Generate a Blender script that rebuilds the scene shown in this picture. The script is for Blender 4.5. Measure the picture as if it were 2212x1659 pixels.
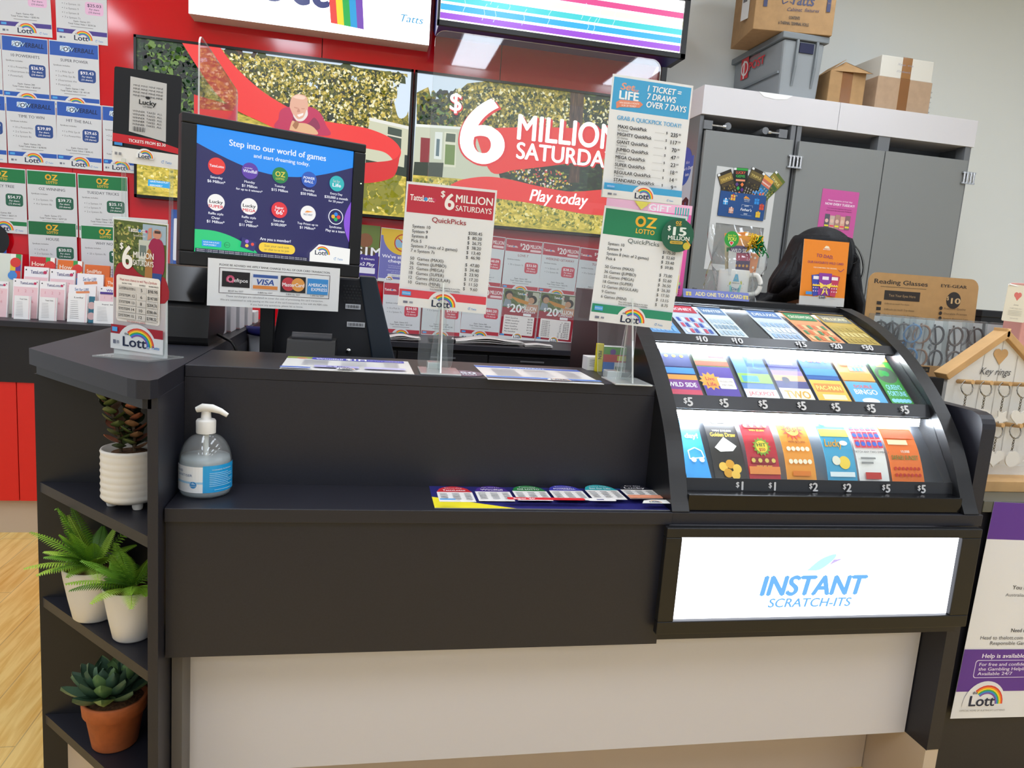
import bpy, math, random
from mathutils import Vector, Matrix
for o in list(bpy.data.objects): bpy.data.objects.remove(o)
SC = bpy.context.scene
COL = SC.collection
R = math.radians
# ---------------------------------------------------------------- camera
cd = bpy.data.cameras.new('camera')
cam = bpy.data.objects.new('camera', cd); COL.objects.link(cam)
cd.sensor_fit = 'HORIZONTAL'; cd.sensor_width = 36.0; cd.lens = 36*1586.45/2212
cd.clip_start = .02; cd.clip_end = 60
def cam_axes(yaw, pitch, roll):
    f = Vector((math.sin(yaw)*math.cos(pitch), math.cos(yaw)*math.cos(pitch), -math.sin(pitch)))
    r = Vector((math.cos(yaw), -math.sin(yaw), 0)); u = r.cross(f)
    c, s = math.cos(roll), math.sin(roll)
    return c*r+s*u, -s*r+c*u, f
_r, _u, _f = cam_axes(.2011, .151, .0742)
cam.matrix_world = Matrix(((_r.x,_u.x,-_f.x,.4315),(_r.y,_u.y,-_f.y,-1.4207),(_r.z,_u.z,-_f.z,1.335),(0,0,0,1)))
SC.camera = cam
# ---------------------------------------------------------------- world, exposure
wd = bpy.data.worlds.new('shop_ambient'); SC.world = wd; wd.use_nodes = True
bg = wd.node_tree.nodes['Background']; bg.inputs[0].default_value = (.86,.93,1,1); bg.inputs[1].default_value = .52
vs = SC.view_settings
vs.view_transform = 'Standard'; vs.look = 'None'; vs.gamma = 1; vs.use_curve_mapping = False; vs.exposure = .35
# large soft shop lights over the aisle in front of the counter
def area(name, loc, sx, sy, power, col=(1,.97,.93), rot=(0,0,0)):
    l = bpy.data.lights.new(name, 'AREA'); l.shape = 'RECTANGLE'; l.size = sx; l.size_y = sy; l.energy = power; l.color = col
    o = bpy.data.objects.new(name, l); COL.objects.link(o); o.location = loc; o.rotation_euler = rot
    return o
LAMP = 10.4   # radiance of the ceiling panels
# ---------------------------------------------------------------- materials
def lin(h):
    h = h.lstrip('#')
    f = lambda c: c/12.92 if c <= .04045 else ((c+.055)/1.055)**2.4
    return tuple(f(int(h[i:i+2], 16)/255) for i in (0,2,4)) + (1,)
_M = {}
def mat(name, hexc='808080', rough=.5, metal=0, spec=.5, coat=0, noise=0, scale=40, bump=0, trans=0, ior=1.45):
    if name in _M: return _M[name]
    m = bpy.data.materials.new(name); m.use_nodes = True
    nt = m.node_tree; b = nt.nodes['Principled BSDF']
    c = lin(hexc)
    b.inputs['Base Color'].default_value = c; b.inputs['Roughness'].default_value = rough
    b.inputs['Metallic'].default_value = metal; b.inputs['Specular IOR Level'].default_value = spec
    b.inputs['Coat Weight'].default_value = coat; b.inputs['Coat Roughness'].default_value = .08
    b.inputs['Transmission Weight'].default_value = trans; b.inputs['IOR'].default_value = ior
    if noise or bump:
        tc = nt.nodes.new('ShaderNodeTexCoord'); n = nt.nodes.new('ShaderNodeTexNoise')
        n.inputs['Scale'].default_value = scale; n.inputs['Detail'].default_value = 6
        nt.links.new(tc.outputs['Object'], n.inputs['Vector'])
        if noise:
            r = nt.nodes.new('ShaderNodeValToRGB')
            r.color_ramp.elements[0].position = .3; r.color_ramp.elements[1].position = .7
            r.color_ramp.elements[0].color = tuple(max(0, x*(1-noise)) for x in c[:3])+(1,)
            r.color_ramp.elements[1].color = tuple(min(1, x*(1+noise)) for x in c[:3])+(1,)
            nt.links.new(n.outputs[0], r.inputs[0]); nt.links.new(r.outputs[0], b.inputs['Base Color'])
        if bump:
            bp = nt.nodes.new('ShaderNodeBump'); bp.inputs['Strength'].default_value = bump; bp.inputs['Distance'].default_value = .003
            nt.links.new(n.outputs[0], bp.inputs['Height']); nt.links.new(bp.outputs[0], b.inputs['Normal'])
    _M[name] = m
    return m
def C(h, rough=.45): return mat('print_'+h+('' if rough == .45 else '_%d' % (rough*100)), h, rough)
def E(h, s=1.0):
    k = 'glow_%s_%g' % (h, s)
    if s <= 1.3: s *= .8
    if k in _M: return _M[k]
    m = bpy.data.materials.new(k); m.use_nodes = True; nt = m.node_tree
    b = nt.nodes['Principled BSDF']; b.inputs['Base Color'].default_value = (.02,.02,.02,1); b.inputs['Roughness'].default_value = .3
    b.inputs['Emission Color'].default_value = lin(h); b.inputs['Emission Strength'].default_value = s
    _M[k] = m
    return m
def EN(name, cols, scale=20, s=1.0, detail=8, dist=0, stretch=(1,1,1), rough=.65):
    """glowing picture texture (foliage, lawn) on a screen"""
    if name in _M: return _M[name]
    m = bpy.data.materials.new(name); m.use_nodes = True; nt = m.node_tree
    b = nt.nodes['Principled BSDF']; b.inputs['Base Color'].default_value = (.02,.02,.02,1); b.inputs['Roughness'].default_value = .3
    tc = nt.nodes.new('ShaderNodeTexCoord'); mp = nt.nodes.new('ShaderNodeMapping'); n = nt.nodes.new('ShaderNodeTexNoise'); r = nt.nodes.new('ShaderNodeValToRGB')
    mp.inputs['Scale'].default_value = stretch
    n.inputs['Scale'].default_value = scale; n.inputs['Detail'].default_value = detail; n.inputs['Distortion'].default_value = dist; n.inputs['Roughness'].default_value = rough
    el = r.color_ramp.elements
    for i in range(len(cols)-2): el.new(.5)
    for i, h in enumerate(cols):
        el[i].position = .3+.4*i/(len(cols)-1); el[i].color = lin(h)
    nt.links.new(tc.outputs['Object'], mp.inputs[0]); nt.links.new(mp.outputs[0], n.inputs['Vector']); nt.links.new(n.outputs[0], r.inputs[0])
    nt.links.new(r.outputs[0], b.inputs['Emission Color']); b.inputs['Emission Strength'].default_value = s*.82
    _M[name] = m
    return m
def clear(name, tint='ffffff', alpha=.0, gloss=1.0, rough=.02, body='ffffff'):
    """thin clear plastic: mostly see-through, mirror sheen by Fresnel, a little body"""
    if name in _M: return _M[name]
    m = bpy.data.materials.new(name); m.use_nodes = True; nt = m.node_tree
    for n in list(nt.nodes): nt.nodes.remove(n)
    out = nt.nodes.new('ShaderNodeOutputMaterial'); t = nt.nodes.new('ShaderNodeBsdfTransparent'); g = nt.nodes.new('ShaderNodeBsdfGlossy')
    d = nt.nodes.new('ShaderNodeBsdfPrincipled'); lw = nt.nodes.new('ShaderNodeLayerWeight'); pw = nt.nodes.new('ShaderNodeMath'); pw.operation = 'POWER'; pw.inputs[1].default_value = 5; fr = nt.nodes.new('ShaderNodeMath'); fr.operation = 'MULTIPLY_ADD'; fr.inputs[1].default_value = .85; fr.inputs[2].default_value = .045; m1 = nt.nodes.new('ShaderNodeMixShader'); m2 = nt.nodes.new('ShaderNodeMixShader')
    mu = nt.nodes.new('ShaderNodeMath'); mu.operation = 'MULTIPLY'; mu.inputs[1].default_value = gloss
    lw.inputs[0].default_value = .5; nt.links.new(lw.outputs['Facing'], pw.inputs[0]); nt.links.new(pw.outputs[0], fr.inputs[0]); t.inputs[0].default_value = lin(tint); g.inputs['Roughness'].default_value = rough
    d.inputs['Base Color'].default_value = lin(body); d.inputs['Roughness'].default_value = .3
    m1.inputs[0].default_value = alpha
    nt.links.new(t.outputs[0], m1.inputs[1]); nt.links.new(d.outputs[0], m1.inputs[2])
    nt.links.new(fr.outputs[0], mu.inputs[0]); nt.links.new(mu.outputs[0], m2.inputs[0])
    nt.links.new(m1.outputs[0], m2.inputs[1]); nt.links.new(g.outputs[0], m2.inputs[2]); nt.links.new(m2.outputs[0], out.inputs[0])
    _M[name] = m
    return m
ACR = clear('clear_acrylic', 'fafcfb', .015); EDGE = clear('acrylic_edge', 'f0f6f4', .5, body='f2f6f5')
FILM = clear('clear_film', 'f6f8f8', .05, 1.6, .08)
DARK = mat('charcoal_laminate', '1f1f27', .42, noise=.12, scale=300)
DARK2 = mat('black_laminate', '17171c', .4, noise=.1, scale=300)
WHITE = mat('white_laminate', 'cbc8ca', .38)
BEIGE = mat('beige_laminate', 'bfae9a', .4)
BLACK = mat('black_plastic', '0d0d0f', .45); BLACKG = mat('black_gloss', '08080b', .2)
PAPER = C('d6d7d8'); METAL = mat('chrome', 'c8c8c8', .2, 1)
# ---------------------------------------------------------------- mesh builder
class MB:
    def __init__(s): s.V = []; s.F = []; s.I = []; s.S = []; s.mats = []; s.T = None
    def mi(s, m):
        if m not in s.mats: s.mats.append(m)
        return s.mats.index(m)
    def add(s, vs, fs, m, smooth=False):
        b = len(s.V); i = s.mi(m)
        s.V += [tuple(s.T @ Vector(v)) for v in vs] if s.T else [tuple(v) for v in vs]
        for f in fs: s.F.append([b+k for k in f]); s.I.append(i); s.S.append(smooth)
        return s
    def box(s, x0, x1, y0, y1, z0, z1, m):
        v = [(x,y,z) for z in (z0,z1) for y in (y0,y1) for x in (x0,x1)]
        return s.add(v, [(0,2,3,1),(4,5,7,6),(0,1,5,4),(2,6,7,3),(0,4,6,2),(1,3,7,5)], m)
    def frustum(s, a, b, m):   # two quads (lists of 4 points, same winding)
        return s.add(list(a)+list(b), [(3,2,1,0),(4,5,6,7)]+[(i,(i+1)%4,4+(i+1)%4,4+i) for i in range(4)], m)
    def prism(s, poly, axis, a, b, m, side=None, smooth=False):
        """extrude 2-D poly along axis ('x': poly=(y,z), 'y': (x,z), 'z': (x,y))"""
        def p(q, t): return {'x':(t,q[0],q[1]),'y':(q[0],t,q[1]),'z':(q[0],q[1],t)}[axis]
        n = len(poly); v = [p(q,a) for q in poly]+[p(q,b) for q in poly]
        s.add(v, [list(range(n))[::-1], list(range(n,2*n))], m)
        return s.add(v, [(i,(i+1)%n,n+(i+1)%n,n+i) for i in range(n)], side or m, smooth)
    def lathe(s, prof, m, c=(0,0,0), n=32, cap=True, sx=1, sy=1):
        v = []
        for r, z in prof: v += [(c[0]+sx*r*math.cos(2*math.pi*k/n), c[1]+sy*r*math.sin(2*math.pi*k/n), c[2]+z) for k in range(n)]
        f = [(i*n+k, i*n+(k+1)%n, (i+1)*n+(k+1)%n, (i+1)*n+k) for i in range(len(prof)-1) for k in range(n)]
        s.add(v, f, m, True)
        if cap: s.add(v[:n], [list(range(n))[::-1]], m); s.add(v[-n:], [list(range(n))], m)
        return s
    def tube(s, pts, r, m, n=8, r2=None, close=False):
        P = [Vector(p) for p in pts]; k = len(P); v = []
        up = Vector((0,0,1))
        for i, p in enumerate(P):
            t = (P[(i+1)%k]-P[i-1]) if close else (P[min(i+1,k-1)]-P[max(i-1,0)])
            t.normalize(); a = t.cross(up)
            if a.length < .05: a = t.cross(Vector((0,1,0)))
            a.normalize(); b = a.cross(t)
            rr = r if r2 is None else r+(r2-r)*i/(k-1)
            if isinstance(r, (list,tuple)): rr = r[i]
            v += [p+rr*(math.cos(2*math.pi*j/n)*a+math.sin(2*math.pi*j/n)*b) for j in range(n)]
        f = [(i*n+j, i*n+(j+1)%n, ((i+1)%k)*n+(j+1)%n, ((i+1)%k)*n+j) for i in range(k if close else k-1) for j in range(n)]
        s.add(v, f, m, True)
        if not close: s.add(v[:n], [list(range(n))], m); s.add(v[-n:], [list(range(n))[::-1]], m)
        return s
    def ball(s, c, rx, ry, rz, m, n=20, k=12):
        v = [(c[0]+rx*math.sin(math.pi*i/k)*math.cos(2*math.pi*j/n), c[1]+ry*math.sin(math.pi*i/k)*math.sin(2*math.pi*j/n), c[2]+rz*math.cos(math.pi*i/k)) for i in range(k+1) for j in range(n)]
        return s.add(v, [(i*n+j,(i+1)*n+j,(i+1)*n+(j+1)%n,i*n+(j+1)%n) for i in range(k) for j in range(n)], m, True)
    def grid(s, fn, nu, nv, m, smooth=True):
        v = [fn(i/nu, j/nv) for j in range(nv+1) for i in range(nu+1)]
        return s.add(v, [(j*(nu+1)+i, j*(nu+1)+i+1, (j+1)*(nu+1)+i+1, (j+1)*(nu+1)+i) for j in range(nv) for i in range(nu)], m, smooth)
    def build(s, name, parent=None, bevel=0, sub=0, label=None, cat=None, group=None, kind=None, base=True, solid=0, loc=None):
        V = s.V; off = Vector((0,0,0))
        if base and parent is None and V:
            xs = [v[0] for v in V]; ys = [v[1] for v in V]; zs = [v[2] for v in V]
            off = Vector(((min(xs)+max(xs))/2, (min(ys)+max(ys))/2, min(zs)))
        elif parent is not None: off = Vector(parent.get('_o', (0,0,0)))
        me = bpy.data.meshes.new(name); me.from_pydata([tuple(Vector(v)-off) for v in V], [], s.F)
        for m in s.mats: me.materials.append(m)
        me.polygons.foreach_set('material_index', s.I); me.polygons.foreach_set('use_smooth', s.S); me.update()
        o = bpy.data.objects.new(name, me); COL.objects.link(o)
        if parent is None: o.location = off
        else: o.parent = parent
        o['_o'] = tuple(off)
        if solid: md = o.modifiers.new('t', 'SOLIDIFY'); md.thickness = solid; md.offset = 0
        if bevel: md = o.modifiers.new('b', 'BEVEL'); md.width = bevel; md.segments = 2; md.limit_method = 'ANGLE'; md.harden_normals = False
        if sub: md = o.modifiers.new('s', 'SUBSURF'); md.levels = sub; md.render_levels = sub
        return tag(o, label, cat, group, kind)
def tag(o, label=None, cat=None, group=None, kind=None):
    if label: o['label'] = label
    if cat: o['category'] = cat
    if group: o['group'] = group
    if kind: o['kind'] = kind
    return o
def thing(name, loc, label, cat, group=None):
    o = bpy.data.objects.new(name, None); COL.objects.link(o); o.location = loc; o.empty_display_size = .05
    o['_o'] = tuple(loc)
    return tag(o, label, cat, group)
def dup(root, loc, label, rotz=None, group=None):
    r = root.copy(); COL.objects.link(r); r.location = loc
    if rotz is not None: r.rotation_euler = (0,0,rotz)
    r['label'] = label
    if group: r['group'] = group
    for ch in list(root.children):
        c = ch.copy(); COL.objects.link(c); c.parent = r
        for g in list(ch.children):
            d = g.copy(); COL.objects.link(d); d.parent = c
    return r
def smooth3d(P, n=6):
    o = []; P = [Vector(p) for p in P]
    for i in range(len(P)-1):
        p0, p1, p2, p3 = P[max(i-1,0)], P[i], P[i+1], P[min(i+2,len(P)-1)]
        for k in range(n): t = k/n; o.append(.5*(2*p1+(p2-p0)*t+(2*p0-5*p1+4*p2-p3)*t*t+(3*p1-p0-3*p2+p3)*t**3))
    return o+[P[-1]]
# ---------------------------------------------------------------- lettering
_tc = {}
def glyphs(s, bold, res):
    k = (s, bold, res)
    if k not in _tc:
        c = bpy.data.curves.new('lettering', 'FONT'); c.body = s; c.resolution_u = res; c.offset = bold; c.fill_mode = 'FRONT'; c.dimensions = '2D'
        o = bpy.data.objects.new('lettering', c); COL.objects.link(o)
        bpy.context.view_layer.update()
        me = o.evaluated_get(bpy.context.evaluated_depsgraph_get()).to_mesh()
        v = [(a.co.x, a.co.y) for a in me.vertices]; f = [list(p.vertices) for p in me.polygons]
        bpy.data.objects.remove(o); bpy.data.curves.remove(c)
        _tc[k] = (v, f)
    return _tc[k]
class Art(MB):
    """a printed sheet. Percent coordinates: u 0..100 from its left edge, v 0..100 DOWN from its top.
    raw=True: u, v are metres along U and V from the origin."""
    def __init__(s, w=1, h=1, c=(0,0,0), yaw=0, tilt=0, roll=0, t=.0008, base=None, raw=False, dl=.00012, side=None, axes=None, curve=None, rad=0):
        super().__init__()
        a, b, g = R(yaw), R(tilt), R(roll)
        U = Vector((math.cos(a), math.sin(a), 0)); V = Vector((0,0,1)); N = U.cross(V)
        if axes: U, V = Vector(axes[0]), Vector(axes[1]); N = U.cross(V)
        else:
            V2 = math.cos(b)*V-math.sin(b)*N; N = U.cross(V2)
            U, V = math.cos(g)*U+math.sin(g)*V2, -math.sin(g)*U+math.cos(g)*V2
        s.U, s.Vv, s.N = U, V, N; s.c = Vector(c); s.w, s.h = w, h; s.raw = raw; s.dl = dl; s.n = 0; s.curve = curve
        if base is not None: s.sheet(base, t, side, rad)
    def P(s, u, v, n=0):
        if s.raw: return s.c+s.U*u+s.Vv*v+s.N*n
        x, y = (u/100-.5)*s.w, (.5-v/100)*s.h
        if s.curve:
            q, nn = s.curve(y); return s.c+s.U*x+q+nn*n
        return s.c+s.U*x+s.Vv*y+s.N*n
    def sheet(s, m, t, side=None, rad=0):
        if s.curve:
            k = 14
            top = [s.P(u, 100*j/k, 0) for j in range(k+1) for u in (0,100)]; bot = [s.P(u, 100*j/k, -t) for j in range(k+1) for u in (0,100)]
            f = [(2*j, 2*j+2, 2*j+3, 2*j+1) for j in range(k)]; N = 2*k+2
            s.add(top+bot, f+[tuple(N+i for i in q[::-1]) for q in f]+[(2*j,N+2*j,N+2*j+2,2*j+2) for j in range(k)]+[(2*j+1,2*j+3,N+2*j+3,N+2*j+1) for j in range(k)]+[(0,1,N+1,N),(N-2,2*N-2,2*N-1,N-1)], m)
            s.n = 12; return
        q = s.rpts(0, 0, 100, 100, rad)
        k = len(q); v = [s.P(*p) for p in q]+[s.P(*p, -t) for p in q]
        s.add(v, [list(range(k)), list(range(k,2*k))[::-1]], m); s.add(v, [(i,(i+1)%k,k+(i+1)%k,k+i)[::-1] for i in range(k)], side or m)
    def rpts(s, u0, v0, u1, v1, r, seg=5):
        if not r: return [(u0,v1),(u1,v1),(u1,v0),(u0,v0)]
        ru, rv = (r, r) if s.raw else (r/s.w*100, r/s.h*100)
        if s.raw: ru, rv = r, -r
        o = []
        for cu, cv, a0 in ((u0+ru,v1-rv,90),(u1-ru,v1-rv,0),(u1-ru,v0+rv,-90),(u0+ru,v0+rv,180)):
            for k in range(seg+1):
                a = R(a0+90-90*k/seg); o.append((cu+ru*math.cos(a), cv+rv*math.sin(a)))
        return o
    def poly(s, pts, m, lift=None):
        if lift is None: s.n += 1; lift = s.n
        v = [s.P(p[0], p[1], lift*s.dl) for p in pts]
        # face the normal
        n = Vector((0,0,0))
        for i in range(len(v)): n += v[i].cross(v[(i+1)%len(v)])
        f = list(range(len(v)))
        if n.dot(s.N) < 0 and not s.curve: f = f[::-1]
        return s.add(v, [f], m)
    def rect(s, u0, v0, u1, v1, m, r=0):
        if s.curve and not r:
            s.n += 1; k = max(1, int(abs(v1-v0)/7))
            for j in range(k): s.poly([(u0,v0+(v1-v0)*j/k),(u1,v0+(v1-v0)*j/k),(u1,v0+(v1-v0)*(j+1)/k),(u0,v0+(v1-v0)*(j+1)/k)], m, s.n)
            return s
        return s.poly(s.rpts(u0, v0, u1, v1, r), m)
    def disc(s, u, v, r, m, n=24, ry=None, a0=0, a1=360, rot=0):
        ru, rv = (r, ry or r) if s.raw else (r*s.h/s.w, -(ry or r))   # r in % of the height
        k = n if a1-a0 >= 360 else n+1; c, q = math.cos(R(rot)), math.sin(R(rot)); o = []
        for i in range(k):
            a = R(a0+(a1-a0)*i/n); x, y = math.cos(a)*1, math.sin(a)*(ry or r)/r
            o.append((u+ru*(c*x-q*y), v+(r if s.raw else -r)*(q*x+c*y)))
        return s.poly(o, m)
    def arc(s, u, v, r0, r1, a0, a1, m, n=14):
        s.n += 1; sg = 1 if s.raw else -1; k = 1 if s.raw else s.h/s.w
        pt = lambda r, a: (u+k*r*math.cos(R(a)), v+sg*r*math.sin(R(a)))
        for i in range(n):
            a, b = a0+(a1-a0)*i/n, a0+(a1-a0)*(i+1)/n
            s.poly([pt(r0,a),pt(r1,a),pt(r1,b),pt(r0,b)], m, s.n)
        return s
    def line(s, pts, wd, m):
        s.n += 1
        for (a, b), (c, d) in zip(pts, pts[1:]):
            k = 1 if s.raw else s.w/s.h
            dx, dy = (c-a)*k, d-b; L = math.hypot(dx, dy) or 1; nx, ny = -dy/L*wd/2/k, dx/L*wd/2
            s.poly([(a+nx,b+ny),(c+nx,d+ny),(c-nx,d-ny),(a-nx,b-ny)], m, s.n)
        return s
    def text(s, t, u, v, h, m, al='c', bold=.0, w=None, sh=0, res=2, maxw=None, rot=0):
        """h = cap height, v = middle of the capitals"""
        V, F = glyphs(t, 0, res)
        if not V: return s
        k0 = len(V); cp = [(0,0)]   # heavier weight: the same letters struck again a hair to each side
        if bold > .012:
            d = min(bold, .1)*.45; cp += [(-d,0),(d,0)]
            if bold > .045: cp += [(0,-d*.6),(0,d*.6)]
        F = [[i+j*k0 for i in f] for j in range(len(cp)) for f in F]; V = [(x+a, y+b) for a, b in cp for x, y in V]
        x0 = min(p[0] for p in V); x1 = max(p[0] for p in V)
        s.n += 1; sg = 1 if s.raw else -1
        ky = h/.7; kx = ky if s.raw else ky*s.h/s.w
        W = (x1-x0)*kx
        if w: kx *= w/W; W = w
        elif maxw and W > maxw: kx *= maxw/W; W = maxw
        ou = {'c': u-W/2, 'l': u, 'r': u-W}[al]
        pts = []
        asp = 1 if s.raw else s.h/s.w
        for iv, (x, y) in enumerate(V):
            a, b = ou+(x-x0)*kx+sh*(y-.35)*kx, (y-.35)*ky
            if rot:
                da = (a-u)/asp; c, q = math.cos(R(rot)), math.sin(R(rot)); da, b = c*da-q*b, q*da+c*b; a = u+da*asp
            pts.append(s.P(a, v+sg*b, (s.n+.18*(iv//k0))*s.dl))
        return s.add(pts, F, m)
    def foliage(s, region, n, sizes, mats, seed=1, n_side=5):
        rd = random.Random(seed); s.n += 1
        us = [p[0] for p in region]; vs = [p[1] for p in region]
        def ins(x, y):
            c = False; j = len(region)-1
            for i in range(len(region)):
                a, b = region[i], region[j]
                if (a[1] > y) != (b[1] > y) and x < (b[0]-a[0])*(y-a[1])/(b[1]-a[1])+a[0]: c = not c
                j = i
            return c
        k = 0
        for _ in range(n*6):
            if k >= n: break
            u, v = rd.uniform(min(us), max(us)), rd.uniform(min(vs), max(vs))
            if not ins(u, v): continue
            r = rd.uniform(*sizes); a = rd.uniform(0, 6.28); e = rd.uniform(.35, .9)
            P = []
            for i in range(n_side):
                t = 2*math.pi*i/n_side; x, y = r*math.cos(t), r*e*math.sin(t)
                P.append((u+(x*math.cos(a)-y*math.sin(a))*(1 if s.raw else s.h/s.w), v+x*math.sin(a)+y*math.cos(a)))
            s.poly(P, rd.choice(mats), s.n+(k % 6)*.3); k += 1
        s.n += 2
        return s
RAINBOW = ['d8342f','ef8a2a','f6d32f','3aa655','2f86d0','7a4aa0']
def lott(a, u, v, R_, col='17233f', mk=C, disc=True, bg='f1f0ec'):
    """the rainbow mark with its lettering; R_ in % of the sheet height"""
    if disc: a.disc(u, v, R_*1.22, mk(bg), 20, a0=-6, a1=186)
    k = 1 if a.raw else a.h/a.w; sg = 1 if a.raw else -1
    for i, h in enumerate(RAINBOW): a.arc(u+.1*R_*k, v, R_*(1-.075*(i+1)), R_*(1-.075*i), 0, 135, mk(h), 10)
    a.text('Lott', u-.12*R_*k, v+sg*.18*R_, R_*.55, mk(col), bold=.05, w=1.5*R_*k, res=3)
    a.text('the', u-.62*R_*k, v+sg*.62*R_, R_*.16, mk(col), bold=.02)
    return a
def tatts(a, u, v, h, mk=C, col='2b7fc0'):
    k = 1 if a.raw else a.h/a.w
    a.arc(u-2.6*h*k, v, h*.45, h*.62, 20, 340, mk(col), 12); a.arc(u-2.2*h*k, v+(-.5*h if not a.raw else .5*h), h*.2, h*.34, 0, 300, mk(col), 8)
    a.text('Tatts', u, v, h, mk(col), bold=.03, sh=.2, res=2)
def ozl(a, u, v, h, mk=C):
    k = 1 if a.raw else a.h/a.w; sg = 1 if a.raw else -1
    a.disc(u-.62*h*k, v, h*.56, mk('e2a928')); a.disc(u-.62*h*k, v, h*.3, mk('1f6b3c'))
    a.text('Z', u+.55*h*k, v, h*1.05, mk('eebb35'), bold=.07, w=1.1*h*k)
    a.text('LOTTO', u, v-sg*.98*h, h*.48, mk('eebb35'), bold=.05, w=2.0*h*k)
def tlotto(a, u, v, w, h, mk=C, col='f2efea'):
    a.text('TattsLotto', u, v, h, mk(col), bold=.05, w=w)
    k = 1 if a.raw else a.h/a.w; sg = 1 if a.raw else -1
    a.disc(u+w*.12, v-sg*h*.12, h*.34, mk('3a8fd0'), 12); a.disc(u+w*.46, v-sg*h*.12, h*.3, mk('c0305a'), 12)
def footer(a, band, v0, v1, mk=C, tag_=True, tiny=None):
    a.rect(1, v0, 99, v1, mk(band)); m = (v0+v1)/2
    a.rect(0, v1, 100, 100, mk('dadbda'))
    lott(a, 50, v1+(100-v1)*.62, (100-v0)*.72, mk=mk, bg='dadbda')
    tatts(a, 86, v1+(100-v1)*.6, (100-v1)*.2, mk)
    a.rect(4, m-1.0*(v1-v0)/4, 14, m+(v1-v0)/4, mk('4fa3e0'))
    a.rect(6, v1+(100-v1)*.4, 11, v1+(100-v1)*.65, mk('6d7080')); a.rect(13, v1+(100-v1)*.42, 17, v1+(100-v1)*.62, mk('8a8d98'))

# ================================================================ the room
def floor_mat():
    m = bpy.data.materials.new('honey_floorboards'); m.use_nodes = True; nt = m.node_tree; b = nt.nodes['Principled BSDF']
    tc = nt.nodes.new('ShaderNodeTexCoord'); mp = nt.nodes.new('ShaderNodeMapping'); mp.inputs['Rotation'].default_value = (0,0,R(90)); mp.inputs['Location'].default_value = (0,.02,0)
    br = nt.nodes.new('ShaderNodeTexBrick'); br.inputs['Scale'].default_value = 1; br.inputs['Mortar Size'].default_value = .0016; br.inputs['Brick Width'].default_value = 1.5; br.inputs['Row Height'].default_value = .137
    br.inputs['Color1'].default_value = lin('e6bc62'); br.inputs['Color2'].default_value = lin('d6ac54'); br.inputs['Mortar'].default_value = lin('6b4a25'); br.offset = .37
    m2 = nt.nodes.new('ShaderNodeMapping'); m2.inputs['Scale'].default_value = (22,1.6,1)
    n = nt.nodes.new('ShaderNodeTexNoise'); n.inputs['Scale'].default_value = 2.2; n.inputs['Detail'].default_value = 7; n.inputs['Distortion'].default_value = .9
    r = nt.nodes.new('ShaderNodeValToRGB'); r.color_ramp.elements[0].position = .32; r.color_ramp.elements[0].color = lin('c89848'); r.color_ramp.elements[1].position = .62; r.color_ramp.elements[1].color = lin('f6de98')
    mx = nt.nodes.new('ShaderNodeMix'); mx.data_type = 'RGBA'; mx.blend_type = 'MIX'; mx.inputs[0].default_value = .5
    L = nt.links.new
    L(tc.outputs['Object'], mp.inputs[0]); L(mp.outputs[0], br.inputs['Vector']); L(tc.outputs['Object'], m2.inputs[0]); L(m2.outputs[0], n.inputs['Vector']); L(n.outputs[0], r.inputs[0])
    L(br.outputs['Color'], mx.inputs[6]); L(r.outputs[0], mx.inputs[7]); L(mx.outputs[2], b.inputs['Base Color']); b.inputs['Roughness'].default_value = .32
    return m
WALLW = mat('white_wall_paint', 'e9ece8', .7, bump=.05, scale=120)
RED = mat('gloss_red_panel', 'cf0c1b', .09, spec=.6, coat=.2)
MB().box(-3.2,5.2,-6,2.6,-.05,0,floor_mat()).build('floor', kind='structure', base=False)
MB().box(-3.2,5.2,2.56,2.66,0,3.13,WALLW).build('wall_back', kind='structure', base=False)
MB().box(-3.2,5.2,-6,2.66,3.13,3.2,mat('ceiling_white', 'd8d8d5', .8)).build('ceiling', kind='structure', base=False)
# glossy red panelling on the back wall, three boards with shadow gaps
YW = 2.52
rw = MB()
for x0, x1 in ((-2.2,-.97),(-.968,.158),(.162,1.05),(1.054,1.915)): rw.box(x0, x1, YW, 2.56, 0, 2.9, RED)
rw.build('wall_red_panels', kind='structure', base=False)
MB().box(1.915,1.945,2.49,2.56,0,2.52,mat('black_trim', '101012', .4)).build('trim_1', kind='structure', base=False)
# ceiling panels of the shop (seen as glints in the red wall)
lampm = E('ecf4ff', LAMP); lampf = E('e8f1ff', LAMP*1.05); lampb = E('ecf4ff', LAMP*.8); frm = mat('lamp_frame', 'dcdcdc', .4)
k = 0
for x in (-1.75,-.28,1.22,2.62,4.0):
    for y in (1.2,-.02,-2.1,-4.3):
        if y > 1 and x > 3: continue
        t = thing('ceiling_light', (x,y,3.10), 'long white LED panel in the ceiling over the shop floor', 'ceiling light', 'ceiling lights in rows')
        MB().box(x-.16,x+.16,y-.61,y+.61,3.105,3.129,frm).build('frame', t)
        MB().box(x-.15,x+.15,y-.6,y+.6,3.10,3.106,lampb if y > 1 else lampm if y > -1 else lampf).build('diffuser', t)
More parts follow.
